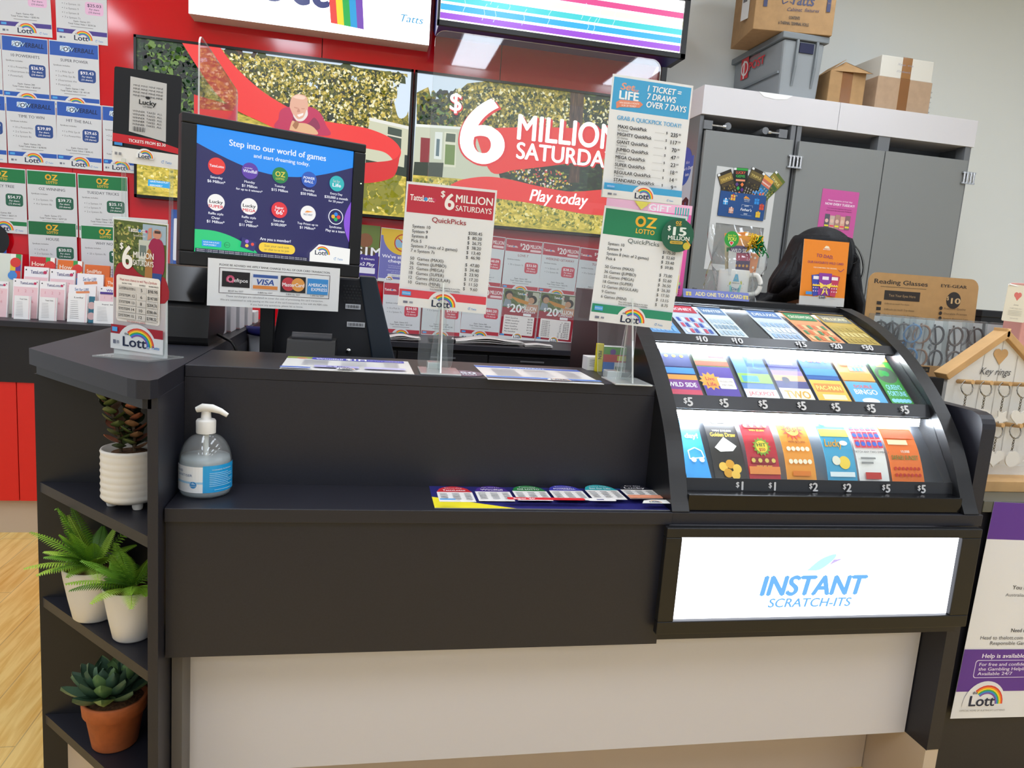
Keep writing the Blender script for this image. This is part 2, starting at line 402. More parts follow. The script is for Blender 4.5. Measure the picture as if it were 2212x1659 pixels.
# ================================================================ service counter
t = thing('service_counter', (.58,.2,0), 'long charcoal service counter with a writing shelf and a white lower front', 'counter'); ctr = t
MB().box(.074,1.095,0,.165,.822,.85,DARK).build('writing_shelf', t, bevel=.0015)
MB().box(1.095,1.88,0.002,.165,.822,.8495,DARK).build('shelf_under_display', t, bevel=.0015)
MB().box(1.07,1.885,.165,.90,.822,.8495,DARK2).build('shelf_under_display', t)
MB().box(1.07,1.09,.285,.9,0,.822,DARK2).build('gable', t)
MB().box(.074,1.095,.012,.03,.541,.822,DARK).build('apron_panel', t)
MB().box(1.095,1.884,.03,.05,.541,.822,DARK2).build('apron_panel', t)
MB().box(.072,1.093,.162,.18,.85,1.075,DARK).build('riser', t)
MB().box(.072,1.093,.162,.425,1.075,1.1,DARK).build('upper_top', t, bevel=.0015)
MB().box(.094,1.885,.132,.15,.2,.541,WHITE).build('front_panel', t)
MB().box(.074,.094,.06,.15,.0,.541,mat('grey_laminate','5a5654',.4)).build('front_upright', t)
MB().box(.094,1.885,.265,.28,0,.2,BEIGE).build('kickboard', t)
MB().box(.094,1.885,.15,.265,.2,.215,BEIGE).build('kick_soffit', t)
# ================================================================ end panel
prof = [(.055,.2),(.055,1.02)]+[(.055+.035*(1-math.cos(R(a))), 1.045+.038*math.sin(R(a))) for a in (0,20,40,60,90)]+[(.12,1.084),(.3,1.084),(.95,1.09),(.95,.2)]
t = thing('end_panel', (1.905,.4,0), 'tall charcoal end panel with a rounded top corner beside the lit ticket case', 'counter panel')
MB().prism(prof, 'x', 1.888, 1.926, DARK).build('panel', t, bevel=.003)
MB().box(1.888,1.926,.058,.95,0,.2,BEIGE).build('plinth', t)
# ================================================================ corner shelf unit
t = thing('corner_shelf_unit', (0,.2,0), 'open charcoal corner shelf unit with a cut-off front holding potted plants', 'shelf unit')
slab = [(-.270,.298),(-.266,1.36),(.069,1.36),(.071,-.03),(.062,-.049),(.040,-.047),(.02,-.03)]
MB().prism(slab, 'z', 1.066, 1.1, DARK).build('top', t, bevel=.002)
MB().prism([(-.256,.298),(-.256,1.34),(.06,1.34),(.06,-.03),(.045,-.03)], 'z', 1.045, 1.066, DARK2).build('top_rail', t)
for z in (.805,.537,.25):
    MB().prism([(-.256,.3),(.053,.3),(.053,-.028)], 'z', z-.022, z, DARK).build('shelf', t, bevel=.001)
MB().box(-.262,.053,.3,.318,.0,1.045,DARK2).build('back_panel', t)
MB().box(.053,.0715,-.03,1.34,.0,1.066,DARK).build('side_panel', t, bevel=.001)
MB().box(-.262,-.246,.318,1.34,.0,1.045,DARK2).build('side_panel', t)
MB().prism([(-.21,.3),(.05,.3),(.05,.03)], 'z', 0, .228, BEIGE).build('plinth', t)
# ================================================================ rear counter
t = thing('rear_counter', (.4,2.3,0), 'long dark back counter under the poster wall with red doors and a beige kick', 'counter')
MB().box(-2.2,1.9,2.07,2.515,.945,.972,DARK).build('worktop', t, bevel=.002)
MB().box(-2.2,-.3,2.10,2.118,.70,.945,DARK2).build('fascia', t)
for i in range(5): MB().box(-2.2+.38*i+.002,-2.2+.38*(i+1)-.002,2.105,2.123,.16,.70,mat('red_laminate','d8221c',.4)).build('door', t)
MB().box(-2.2,1.9,2.135,2.15,0,.16,BEIGE).build('kickboard', t)
for i in range(5):
    x = -.3+.44*i
    d = MB().box(x+.003,x+.437,2.092,2.11,.77,.925,DARK2).build('drawer', t, bevel=.002)
    d['_o'] = tuple(t['_o']); MB().box(x+.16,x+.28,2.087,2.092,.90,.908,mat('handle_grey','5c5d62',.3)).build('handle', d)
    MB().box(x+.003,x+.437,2.092,2.11,.17,.762,DARK2).build('door', t, bevel=.002)
MB().box(-.3,1.9,2.11,2.135,.16,.945,BLACK).build('carcass', t)
# ================================================================ side counter at the right
t = thing('side_counter', (2.5,.5,0), 'low dark display counter carrying spectacles and key rings', 'counter')
MB().box(1.99,3.0,.125,.95,.03,.82,DARK).build('body', t)
MB().box(1.985,3.02,.11,.97,.82,.85,mat('grey_green_top','5a5a50',.4)).build('worktop', t, bevel=.002)
MB().box(2.0,3.0,.16,.95,0,.03,BLACK).build('kickboard', t)

# ================================================================ two wall screens
def W2(y): return Art(c=(0,y,0), raw=True)
LEAF = EN('screen_foliage', ['141c08','3a4410','7a741c','b8a240','ddd08c'], 55, 1.0)
LP = [E(h,1) for h in ('1c240a','39420f','6a6a1c','9a8a2a','c8b048','e0cc6c','f2ecc4')]; DP = [E(h,.9) for h in ('060a08','0c1a10','14301a','2c4a20','6a8a3a')]; GP = [E(h,1) for h in ('c8b040','ecd868','f6eaa4','a09a30','8a8a2a','e2c850')]
LEAFD = EN('screen_dark_palms', ['04080a','0a1a10','1c3a1c','7a8a50'], 22, .9, dist=1.0, stretch=(1,1,2))
LAWN = EN('screen_lawn', ['6e701c','b0a232','dcc44c','eedc80'], 22, 1.0, stretch=(1,1,2.5))
SKY = E('d6e6f7', 1.0); RIB = E('f0302c', 1.0); RIBD = E('d81f20', 1.0); BARK = EN('screen_bark', ['1c1410','4a3226','7a5a44'], 20, .9, stretch=(4,1,.6))
def screen(name, q, label):
    (x0,z1),(x1,z0) = q
    t = thing(name, ((x0+x1)/2,2.5,z0), label, 'screen')
    b = MB()
    b.box(x0,x1,2.475,2.519,z0,z1,BLACK)
    for a, c, d, e in ((x0,x1,z0,z0+.014),(x0,x1,z1-.012,z1),(x0,x0+.011,z0,z1),(x1-.011,x1,z0,z1)): b.box(a,c,2.462,2.475,d,e,BLACKG)
    b.build('bezel', t)
    return t, x0+.011, x1-.011, z0+.014, z1-.012
def clipx(pts, x0, x1, z0, z1):
    def cut(P, f):
        o = []
        for i in range(len(P)):
            a, b = P[i-1], P[i]; fa, fb = f(a), f(b)
            if fa*fb < 0: k = fa/(fa-fb); o.append((a[0]+k*(b[0]-a[0]), a[1]+k*(b[1]-a[1])))
            if fb >= 0: o.append(b)
        return o
    for f in (lambda p: p[0]-x0, lambda p: x1-p[0], lambda p: p[1]-z0, lambda p: z1-p[1]): pts = cut(pts, f)
    return pts
def smooth(P, n=6):
    o = []
    for i in range(len(P)-1):
        p0, p1, p2, p3 = P[max(i-1,0)], P[i], P[i+1], P[min(i+2,len(P)-1)]
        for k in range(n):
            t = k/n
            o.append(tuple(.5*(2*p1[j]+(p2[j]-p0[j])*t+(2*p0[j]-5*p1[j]+4*p2[j]-p3[j])*t*t+(3*p1[j]-p0[j]-3*p2[j]+p3[j])*t**3) for j in (0,1)))
    return o+[P[-1]]
t, x0, x1, z0, z1 = screen('wall_screen', [(-.682,2.292),(.608,1.556)], 'wide wall screen showing a man hugging a dog with a red ribbon')
a = W2(2.4745); a.dl = .0003
a.rect(x0,z0,x1,z1,SKY)
def reg(a, P, m): 
    P = clipx(P, x0, x1, z0, z1)
    if len(P) > 2: a.poly(P, m)
reg(a, [(-0.2537,2.2745),(0.5778,2.2693),(0.6111,1.8475),(-0.4155,1.7888),(-0.3782,2.2796)], LEAF)
reg(a, [(-0.7015,2.32),(-0.399,2.2977),(-0.3631,1.7941),(-0.6716,1.7628)], LEAFD)
reg(a, [(0.3628,2.2652),(0.5596,2.2671),(0.5487,2.2108),(0.489,2.2192),(0.4511,2.1553),(0.4006,2.1715)], LEAFD)
for p in ([(0.4761,2.2505),(0.5787,2.2518),(0.5914,2.0936),(0.5472,2.0552),(0.5155,2.1406)], [(0.0892,2.1999),(0.1769,2.1953),(0.213,2.1714),(0.1565,2.1496),(0.0992,2.1602)], [(-0.1587,2.2485),(-0.1015,2.2513),(-0.0921,2.2101),(-0.1344,2.2007)], [(0.2595,2.2311),(0.3352,2.2315),(0.3498,2.2027),(0.2877,2.191)]): reg(a, smooth(p+p[:1],4), SKY)
reg(a, [(-0.2435,2.2925),(-0.2079,2.2928),(-0.19,2.2299),(-0.153,2.2829),(-0.1361,2.2808),(-0.181,2.1993),(-0.2103,2.1852),(-0.2238,2.2363)], BARK)
reg(a, [(0.5012,2.2491),(0.5102,2.2502),(0.5114,2.0357),(0.5,2.0344)], E('b9a9a0',.8))
reg(a, [(-0.6838,1.7616),(-0.2496,1.9999),(-0.1211,1.9667),(0.1835,1.9999),(0.6228,1.8486),(0.6397,1.5264),(-0.6743,1.5477)], LAWN)
def leaves(a, q, n, sz, pal, seed): a.foliage(clipx(q, x0+.02, x1-.02, z0+.02, z1-.02), n, sz, pal, seed)
leaves(a, [(-0.2953,2.2692),(0.555,2.2666),(0.4975,2.0386),(0.3899,1.893),(0.1841,1.9824),(-0.0375,2.0775),(-0.2315,2.1932)], 90, (.02,.05), LP[:3], 21)
leaves(a, [(-0.2953,2.2692),(0.555,2.2666),(0.4975,2.0386),(0.3899,1.893),(0.1841,1.9824),(-0.0375,2.0775),(-0.2315,2.1932)], 3000, (.004,.011), LP, 1)
leaves(a, [(-0.6718,2.2934),(-0.4296,2.2834),(-0.3979,2.1731),(-0.3648,1.9658),(-0.6716,1.7628)], 900, (.006,.024), DP, 2)
leaves(a, [(-0.6634,1.7637),(-0.3329,1.9265),(-0.1206,1.9386),(0.1863,1.9165),(0.6171,1.7335),(0.6267,1.5488),(-0.6434,1.5613)], 1800, (.004,.010), GP, 3)
leaves(a, [(0.1863,1.9165),(0.6153,1.7678),(0.6267,1.5488),(0.3806,1.5694),(0.3975,1.7129)], 200, (.01,.03), [E('7a7c22',1),E('8e8a2a',1)], 4)
# house
reg(a, [(0.4066,2.0331),(0.605,2.0099),(0.6161,1.7977),(0.3702,1.8191),(0.388,1.9376)], E('cfd0b4'))
reg(a, [(0.4017,2.0415),(0.6045,2.0189),(0.6054,2.0032),(0.4023,2.026)], E('e8e8e0'))
reg(a, [(0.4944,2.007),(0.5639,1.9988),(0.5641,1.9018),(0.4943,1.9127)], E('3a4a3c'))
reg(a, [(0.4916,1.9709),(0.5657,1.963),(0.566,1.9562),(0.4919,1.9642)], E('e0dcc8'))
reg(a, [(0.5839,1.8789),(0.6119,1.8772),(0.6165,1.7886),(0.5835,1.7945)], E('1c2a24')); reg(a, [(0.3923,1.837),(0.6152,1.8136),(0.6176,1.768),(0.3939,1.7988)], E('20301c'))
# ribbon
rb = smooth([(-0.308,2.2885),(-0.2529,2.2222),(-0.1888,2.1645),(-0.1025,2.1023),(0.0065,2.048),(0.0947,2.0165),(0.1947,1.9989),(0.2953,1.9944),(0.4087,1.9844),(0.5132,1.9507),(0.5644,1.8973),(0.5488,1.8367)])+smooth([(0.535,1.8354),(0.5104,1.8647),(0.4727,1.8835),(0.4037,1.8899),(0.3217,1.8949),(0.1642,1.9141),(0.0098,1.9242),(-0.1211,1.9667),(-0.2285,2.0066),(-0.3136,2.0672),(-0.3979,2.1731),(-0.4766,2.2878)])
reg(a, rb, RIB)
reg(a, smooth([(0.3929,1.8213),(0.5023,1.8412),(0.5475,1.8639),(0.5602,1.8878),(0.5464,1.7909),(0.5066,1.7506),(0.3971,1.722),(0.283,1.7248)]), RIBD)
reg(a, [(-0.4176,2.0553),(-0.2245,2.0199),(-0.2227,1.9061),(-0.4166,1.9345)], RIBD)
# man and dog
SKIN = E('e3ac92'); SKIN2 = E('c98a72'); SHIRT = E('c01f52'); SHIRT2 = E('8e1a4a')
reg(a, smooth([(-0.0309,1.9853),(-0.0232,2.0251),(0.0109,2.0463),(0.0719,2.0488),(0.1198,2.0585),(0.1646,2.0351),(0.193,1.9834),(0.2036,1.9315),(-0.0341,1.937),(-0.0309,1.9853)]), SHIRT)
reg(a, smooth([(0.0378,2.0189),(0.0518,1.9856),(0.1047,1.9782),(0.1389,2.0104),(0.1627,1.9581),(0.0529,1.9463),(0.0344,1.9837)]), SHIRT2)
reg(a, smooth([(0.0196,2.0473),(0.0251,2.0847),(0.0441,2.1063),(0.0701,2.1114),(0.0965,2.1037),(0.1063,2.07),(0.1031,2.0305),(0.0864,2.0025),(0.0604,1.9909),(0.038,2.0102),(0.0196,2.0473)]), SKIN)
reg(a, smooth([(0.0291,2.0959),(0.0614,2.1083),(0.0922,2.101),(0.0816,2.089),(0.0489,2.0895)]), E('f2cdb8'))
reg(a, smooth([(0.0378,2.0167),(0.0603,1.9952),(0.0862,2.0068),(0.1005,2.0433),(0.1057,2.0177),(0.0846,1.9891),(0.0562,1.9861),(0.0381,2.0059)]), E('e9ded8'))
reg(a, [(0.0554,2.0143),(0.0857,2.0264),(0.0838,2.0153),(0.0644,2.0044)], E('f4ece8')); reg(a, [(0.0413,2.0497),(0.0588,2.0473),(0.0568,2.0427),(0.0414,2.0454)], SKIN2); reg(a, [(0.0741,2.0469),(0.0916,2.0488),(0.0895,2.0442),(0.0764,2.0428)], SKIN2)
reg(a, smooth([(0.061,2.0476),(0.0702,2.0312),(0.055,2.0273),(0.061,2.0476)]), SKIN2)
reg(a, smooth([(0.0224,1.9431),(0.0344,1.9837),(0.0564,1.9773),(0.1003,1.9777),(0.1405,1.9601),(0.1503,1.9303),(0.0225,1.9387)]), E('e2b184'))
reg(a, smooth([(0.035,1.9619),(0.0518,1.9856),(0.0653,1.9739),(0.0529,1.9463),(0.035,1.9619)]), E('a86f48'))
bl = E('2aa4e0'); q = [(-0.6186,1.6437),(-0.5212,1.6399),(-0.5211,1.6095),(-0.6206,1.6133)]; reg(a, q, bl)
c = [(-0.569,1.6354),(-0.5731,1.6177)]; a.text('HAVE FUN & PLAY', c[0][0], c[0][1], .008, E('ffffff'), w=.082, bold=.03); a.text('RESPONSIBLY', c[1][0]-.01, c[1][1], .008, E('ffffff'), w=.056, bold=.03)
a.build('picture', t)
t, x0, x1, z0, z1 = screen('wall_screen', [(.616,2.292),(1.896,1.556)], 'wide wall screen reading $6 MILLION SATURDAYS beside its twin')
a = W2(2.4745); a.dl = .0003
a.rect(x0,z0,x1,z1,SKY)
reg(a, [(0.6281,2.1868),(0.6842,2.22),(0.7255,2.1085),(0.8809,2.261),(1.0928,2.3086),(1.9492,2.3279),(1.9535,1.8095),(0.6546,1.6908)], LEAF)
reg(a, [(0.6432,2.1217),(0.6875,2.1603),(0.7365,2.121),(0.7079,2.0051),(0.6504,1.9877)], LEAFD); reg(a, [(0.7365,2.121),(0.8237,2.2319),(0.8646,2.1466),(0.8356,2.0415),(0.73,2.0301)], LEAFD); reg(a, [(1.4895,2.2865),(1.9492,2.3279),(1.956,2.0295),(1.5157,2.0558)], LEAFD)
leaves(a, [(0.7339,2.1656),(0.8816,2.2499),(1.0937,2.2974),(1.8991,2.3056),(1.9296,2.0268),(1.113,2.0367),(0.871,2.0453),(0.7417,2.0314)], 2600, (.004,.011), LP+DP[2:4], 6)
leaves(a, [(0.6287,2.1758),(0.6972,2.1948),(0.8011,2.2181),(0.8424,2.1216),(0.8116,2.0457),(0.6362,2.0358)], 240, (.008,.02), DP+LP[:4], 7)
reg(a, [(1.4189,2.2899),(1.494,2.2917),(1.5019,1.9834),(1.4314,1.9762)], BARK)
reg(a, [(0.6318,2.0308),(1.185,2.0582),(1.2049,1.8004),(0.6269,1.7689)], E('c9cdb6'))
reg(a, [(0.6315,2.0353),(1.1848,2.0605),(1.1857,2.049),(0.6323,2.0219)], E('eef0ec'))
for p, h in (([(0.6605,1.9729),(0.7074,1.9733),(0.7095,1.8526),(0.6624,1.8526)],'8a1f26'),([(0.7313,2.0076),(0.7689,2.0093),(0.7697,1.8747),(0.7318,1.8755)],'e6ebe6'),([(0.7402,1.9745),(0.7568,1.974),(0.757,1.8895),(0.7404,1.8901)],'56707a'),([(0.7781,2.0126),(0.8396,2.0146),(0.8455,1.843),(0.7812,1.8413)],'e0e0c8'),([(0.7879,2.0068),(0.8353,2.0073),(0.8355,1.9662),(0.7857,1.9656)],'4a5a44'),([(0.7865,1.952),(0.8363,1.9525),(0.8377,1.8538),(0.7876,1.8535)],'6f8a40'),([(1.0663,2.0087),(1.1394,2.0117),(1.1428,1.9002),(1.0746,1.8935)],'5d7050'),([(0.6344,1.8498),(0.7825,1.8599),(0.7798,1.7835),(0.631,1.7808)],'26331f')): reg(a, p, E(h))
reg(a, [(0.6308,1.7853),(0.9115,1.789),(1.1551,1.8028),(2.0067,1.8144),(2.0343,1.5675),(0.6149,1.5478)], LAWN)
leaves(a, [(0.6316,1.7694),(1.1556,1.7957),(1.6405,1.7687),(1.9561,1.7851),(1.9228,1.5961),(0.6384,1.5497)], 1500, (.004,.011), GP+[E('6e7a24',1),E('5a6a20',1)], 8)
reg(a, [(1.0657,1.8459),(1.2708,1.9129),(1.6221,1.9598),(1.6375,1.8),(1.3834,1.7694),(1.0804,1.8121)], LEAFD)
fl = [E('e0484a',.9), E('f0d860',.9), E('f2ece0',.9), E('d8b040',.9), E('8aa030',.9)]
a.foliage([(1.0897,1.8529),(1.2483,1.8825),(1.4124,1.8748),(1.4687,1.8132),(1.3824,1.7812),(1.1794,1.8098)], 150, (.004,.009), fl, 5)
reg(a, [(1.4506,1.9308),(1.5015,1.9311),(1.5057,1.8287),(1.4449,1.823)], BARK)
reg(a, smooth([(0.9461,1.9961),(1.0148,2.0493),(1.1349,2.0714),(1.3557,2.0951),(1.9717,2.1276),(1.9823,2.0321),(1.6221,1.9598),(1.4712,1.9281),(1.3224,1.8944),(1.1509,1.8588),(1.0296,1.8377),(0.9461,1.9961)]), RIB)
reg(a, smooth([(0.8223,1.7527),(0.8875,1.7868),(1.007,1.8122),(1.1298,1.8098),(1.2807,1.7909),(1.459,1.7787),(1.637,1.8048),(2.0013,1.8631),(2.0205,1.6916),(1.6239,1.6698),(1.4422,1.6783),(1.2629,1.6986),(1.088,1.7067),(0.8922,1.7125),(0.8223,1.7527)]), RIB)
six = [(0.9744,2.0404),(0.8261,2.1941),(0.8307,2.1203)]; rd_, wh = E('e8202a'), E('ffffff',1.5)
def outl(tx, u, v, h, w, off, res=4, sh=0):
    a.text(tx, u+.004, v-.006, h*1.0, rd_, bold=.09, w=w*1.1, res=res, sh=sh); a.text(tx, u, v, h, wh, bold=off, w=w, res=res, sh=sh)
outl('6', six[0][0], six[0][1], .315, .235, .05, 8); outl('$', six[1][0], six[1][1]-.03, .085, .06, .03, 6)
c = [(1.1522,2.0686),(1.155,1.9668),(1.2488,1.7499),(1.5606,1.7349)]
a.text('MILLION', c[0][0]+.004, c[0][1]+.002, .125, rd_, al='l', bold=.09, w=.565, res=6); a.text('MILLION', c[0][0], c[0][1]+.010, .125, wh, al='l', bold=.05, w=.55, res=6)
a.text('SATURDAYS', c[1][0], c[1][1]-.012, .082, rd_, al='l', bold=.09, w=.60, res=6); a.text('SATURDAYS', c[1][0], c[1][1]-.006, .082, wh, al='l', bold=.05, w=.59, res=6)
a.text('Play today', (c[2][0]+c[3][0])/2, (c[2][1]+c[3][1])/2, .06, wh, bold=.04, w=c[3][0]-c[2][0], sh=.25, res=6)
a.build('picture', t)
# ================================================================ light boxes
t = thing('lightbox_sign', (.13,2.44,2.38), 'long glowing white light box with navy lettering and a rainbow leg above the screens', 'lightbox sign')
MB().box(-.43,.672,2.405,2.519,2.398,2.86,mat('lightbox_side','e6dcdc',.4)).build('case', t)
a = W2(2.4045); a.dl = .0004; WH = E('ffffff',2.6)
a.rect(-.43,2.398,.672,2.86,WH)
nav = E('1c2a78',.9)
c = [(0.2219,2.4993),(0.2927,2.5046),(0.3688,2.4982),(0.5265,2.5066),(0.6394,2.5217)]
for i, h in enumerate(('ee3b30','f7e017','12b24a','1fa2e0','7a4bb8')):
    xx = c[0][0]-.018+.031*i; a.poly([(xx,2.44-.002*i),(xx+.031,2.438-.002*i),(xx+.024-.01,2.62),(xx-.02,2.62)], E(h,1.0))
a.text('Lott', -.03, 2.6, .19, nav, bold=.05, w=.45, res=8)
a.text('the', -.3, 2.66, .1, nav, bold=.04, w=.2, res=6)
a.text('Tatts', c[3][0], c[3][1], .034, E('2f9fd8',1.0), al='l', bold=.02, w=c[4][0]-c[3][0], sh=.25, res=6)
a.build('lit_face', t)
t = thing('lightbox_sign', (1.27,2.3,2.43), 'deep black-framed light box with glowing rainbow stripes on the poster wall', 'lightbox sign')
navy = mat('navy_casing','141c66',.4)
b = MB().prism([(2.2,2.432),(2.2,2.75),(2.519,2.75),(2.519,2.50),(2.36,2.432)], 'x', .697, 1.885, navy).build('case', t)
b = MB()
for q in ((.690,1.914,2.432,2.457),(.690,1.914,2.70,2.74),(.690,.702,2.432,2.74),(1.887,1.914,2.432,2.74)): b.box(q[0],q[1],2.185,2.2,q[2],q[3],BLACK)
b.prism([(2.2,2.432),(2.2,2.74),(2.519,2.74),(2.519,2.50),(2.36,2.432)], 'x', 1.885, 1.912, BLACK)
b.build('frame', t, bevel=.002)
a = W2(2.1975); a.dl = .0004
a.rect(.702,2.457,1.887,2.70,E('ffffff',2.2))
z = 2.466
for h, k in (('a24ae0',1.05),('28b4ee',1.1),('3fd6dc',1.1),('f2f2b0',1.6),('f0509a',1.0)):
    a.rect(.703,z,1.886,z+.027,E(h,k)); z += .038
rd = random.Random(4)
for i in range(12):
    x = rd.uniform(.75,1.6); z = rd.uniform(2.47,2.56); a.line([(x,z),(x+.012,z+.03),(x+.006,z+.05),(x+.02,z+.075)], .0025, E('c8eaf8',1.2))
a.build('lit_face', t)
# ================================================================ posters on the red wall
pn = [0]
def poster(tl, tr, h=.3, w=None):
    pn[0] += 1
    dx, dz = tr[0]-tl[0], tr[1]-tl[1]; w = w or math.hypot(dx, dz); r = math.atan2(dz, dx)
    y = YW-.0015-.0008*pn[0]
    c = (tl[0]+math.cos(r)*w/2+math.sin(r)*h/2, y, tl[1]+math.sin(r)*w/2-math.cos(r)*h/2)
    return Art(w, h, c, roll=math.degrees(r), base=PAPER, t=.0006, dl=.000014)
def synd(q, head, band, chip, title, lines, price, shares, eq, tot, label, kind, grp='syndicate posters on the red wall', h=.3):
    a = poster(q[0], q[1], h)
    a.rect(1.5,1.5,98.5,22,C(band))
    if kind == 'pb':
        a.rect(22,7,42,15,C('b9d4ea'),.004); a.disc(35,11.3,4.6,C('dfeaf2'),16); a.text('POWERBALL', 57, 11.4, 6.5, C('10234a'), bold=.06, w=68, sh=.15); a.text('P', 25, 11.2, 5.5, C('dfeaf2'), bold=.05, sh=.15); a.text('W', 43, 11.2, 5.5, C('a9c9e4'), bold=.05, sh=.15)
    elif kind == 'oz': ozl(a, 50, 9.5, 8)
    elif kind == 'tl':
        tlotto(a, 19, 13, 32, 4); a.text('$', 42, 9, 5, C('f0e6e4'), bold=.05); a.text('20', 55, 12, 10.5, C('f0e6e4'), bold=.07, w=20); a.text('MILLION', 82, 10.5, 6.5, C('f0e6e4'), bold=.05, w=30); a.rect(68,16,97,20,C('e9c6c8'),.002)
    tc = '8c2a2c' if kind == 'tl' else '4a4c52'
    if title: a.text(title, 50, 28, 4.2, C(tc), bold=.02, maxw=78)
    a.text('Syndicate includes:', 8, 36, 2.2, C('4a4a4a'), al='l', bold=.03)
    for i, s in enumerate(lines):
        a.disc(13, 45+6.5*i, .6, C('555555'), 8); a.text(s, 17, 45+6.5*i, 2.8, C('666666'), al='l')
    a.rect(57,39,93,58,C(chip),.012)
    lt = 'f4f4f4' if kind != 'wf' else '4a3050'
    a.text(price, 75, 44, 4.4, C(lt), bold=.04, w=27); a.text('Per share', 75, 49.6, 2.6, C(lt), bold=.02); a.text('(%s shares)' % shares, 75, 54, 2.6, C(lt), bold=.02)
    a.text('Equiv. Games '+eq, 50, 69, 2.3, C('3a3a3a'), bold=.03); a.text('Total Ticket Value = $'+tot, 50, 73, 2.3, C('3a3a3a'), bold=.03)
    a.rect(28,77,72,77.8,C('8a8a8a'))
    footer(a, band, 81.5, 88)
    return a.build('syndicate_poster', label=label, cat='poster', group=grp)
PBc, PBd, OZc, OZd, TLc, TLd, WFc, WFd = '2b59b0','2a4b8c','1f7a45','27614a','b83a48','cc4a58','4b3a8c','e9bcd9'
synd([(-1.2729,2.5357),(-1.0545,2.544)], '', WFc, WFd, '', ['2 x System 10s'], '$28.30', '10', '420', '282.96', 'purple-footed syndicate poster with a pink price of $28.30', 'wf')
synd([(-1.0299,2.5357),(-0.813,2.539)], '', WFc, WFd, '', ['1 x System 10','1 x System 9','1 x System 8','7 x System 7s'], '$25.03', '10', '371', '250.26', 'purple-footed syndicate poster with a pink price of $25.03', 'wf')
synd([(-1.4421,2.2311),(-1.2573,2.2333)], '', PBc, PBd, '', [], '$10.30', '10', '100', '103.00', 'blue syndicate poster mostly cut off beside the $26.95 poster', 'pb')
synd([(-1.2554,2.2316),(-1.0626,2.2343)], '', PBc, PBd, '10 POWERHITS', ['10 x PowerHits','(Guarantees the','Powerball)'], '$26.95', '10', '200', '269.50', 'blue-headed syndicate poster with a blue price of $26.95', 'pb')
synd([(-1.0587,2.2348),(-0.8475,2.2374)], '', PBc, PBd, 'SUPER POWER', ['1 x PHit Sys 9','2 x PHit Sys 8s','(Guarantees the','Powerball)'], '$93.43', '15', '1 040', '1 401.45', 'blue-headed syndicate poster with a blue price of $93.43', 'pb')
synd([(-1.4462,1.9635),(-1.2457,1.9644)], '', PBc, PBd, '', [], '$56.60', '10', '400', '566.00', 'blue syndicate poster mostly cut off beside the $39.89 poster', 'pb')
synd([(-1.2438,1.9646),(-1.0346,1.968)], '', PBc, PBd, 'TIME TO WIN', ['10 x PowerHits','2 x System 9s','3 x System 8s'], '$39.89', '10', '296', '398.90', 'blue-headed syndicate poster with a blue price of $39.89', 'pb')
synd([(-1.0306,1.9684),(-0.8363,1.9675)], '', PBc, PBd, 'HIT THE BALL', ['1 x PHit Sys 8','3 x PowerHits'], '$29.65', '10', '220', '296.45', 'blue-headed syndicate poster with a blue price of $29.65', 'pb')
synd([(-0.8343,1.9678),(-0.6866,1.9696)], '', PBc, PBd, '', ['5 x PHit Sys 8','6 x PowerHits'], '$65.70', '10', '380', '657.00', 'blue syndicate poster half hidden behind the black ticket sign', 'pb')
synd([(-1.3721,1.6413),(-1.1668,1.6425)], '', OZc, OZd, 'MONEY TREE', [], '$54.77', '12', '450', '657.19', 'green-headed syndicate poster with a green price of $54.77', 'oz')
synd([(-1.1629,1.6429),(-0.9506,1.6465)], '', OZc, OZd, 'OZ WINNING', ['2 x System 10s','4 x System 8s'], '$39.72', '10', '272', '397.20', 'green-headed syndicate poster with a green price of $39.72', 'oz')
synd([(-0.9446,1.6449),(-0.7248,1.6488)], '', OZc, OZd, 'TUESDAY TRICKS', ['1 x System 10','1 x System 9','2 x System 8s'], '$25.12', '10', '172', '251.20', 'green-headed syndicate poster with a green price of $25.12', 'oz')
synd([(-1.1624,1.4103),(-0.9519,1.413)], '', '1d6a3e', OZd, 'HOUSE', ['1 x Pick 6','2 x System 9s','3 x System 8s'], '$20.02', '10', '137', '200.16', 'green-headed syndicate poster with a green price of $20.02', 'oz')
synd([(-0.9337,1.4079),(-0.7156,1.4108)], '', OZc, OZd, 'WHY NOT', ['25 x System 8s'], '$29.20', '10', '200', '292.00', 'green-headed syndicate poster partly covered by the red and white table sign', 'oz')
# wall posters behind the tills
def simple(q, label, draw, h=.3, name='poster', group=None):
    a = poster(q[0], q[1], h); draw(a); return a.build(name, label=label, cat='poster', group=group)
def d1(a):
    a.rect(0,0,100,100,C('3a5fae')); a.rect(6,14,94,82,C('e8eaf0'),.006); a.rect(0,90,100,100,C('dadbda')); a.text('Powerball', 50, 22, 4, C('2a4b8c'), bold=.03)
    for i in range(5): a.rect(14,32+8*i,80,33.5+8*i,C('8a92a8'))
simple([(-0.5266,1.5156),(-0.3146,1.5117)], 'blue bordered price poster almost hidden by the customer screen', d1)
def d2(a):
    a.rect(0,0,100,100,C('4a3a8c')); a.rect(0,0,100,45,C('6a7a3c')); a.disc(30,24,12,C('7a4a34')); a.disc(62,26,12,C('8a5a3c')); a.rect(10,38,90,50,C('5a4a2c')); a.text('$1M', 70, 44, 14, C('f4f2f4'), bold=.06, w=70)
    a.text('up to 6 winners', 60, 57, 4, C('f4f2f4'), bold=.03); a.rect(8,72,92,82,C('e9e6f0'),.004); a.text('x2 Play', 70, 66, 6, C('f4f2f4'), bold=.05, sh=.2)
    a.rect(0,90,100,100,C('dadbda'))
simple([(0.2939,1.5204),(0.4808,1.5174)], 'purple picnic poster reading $1M beside the cheque notice', d2)
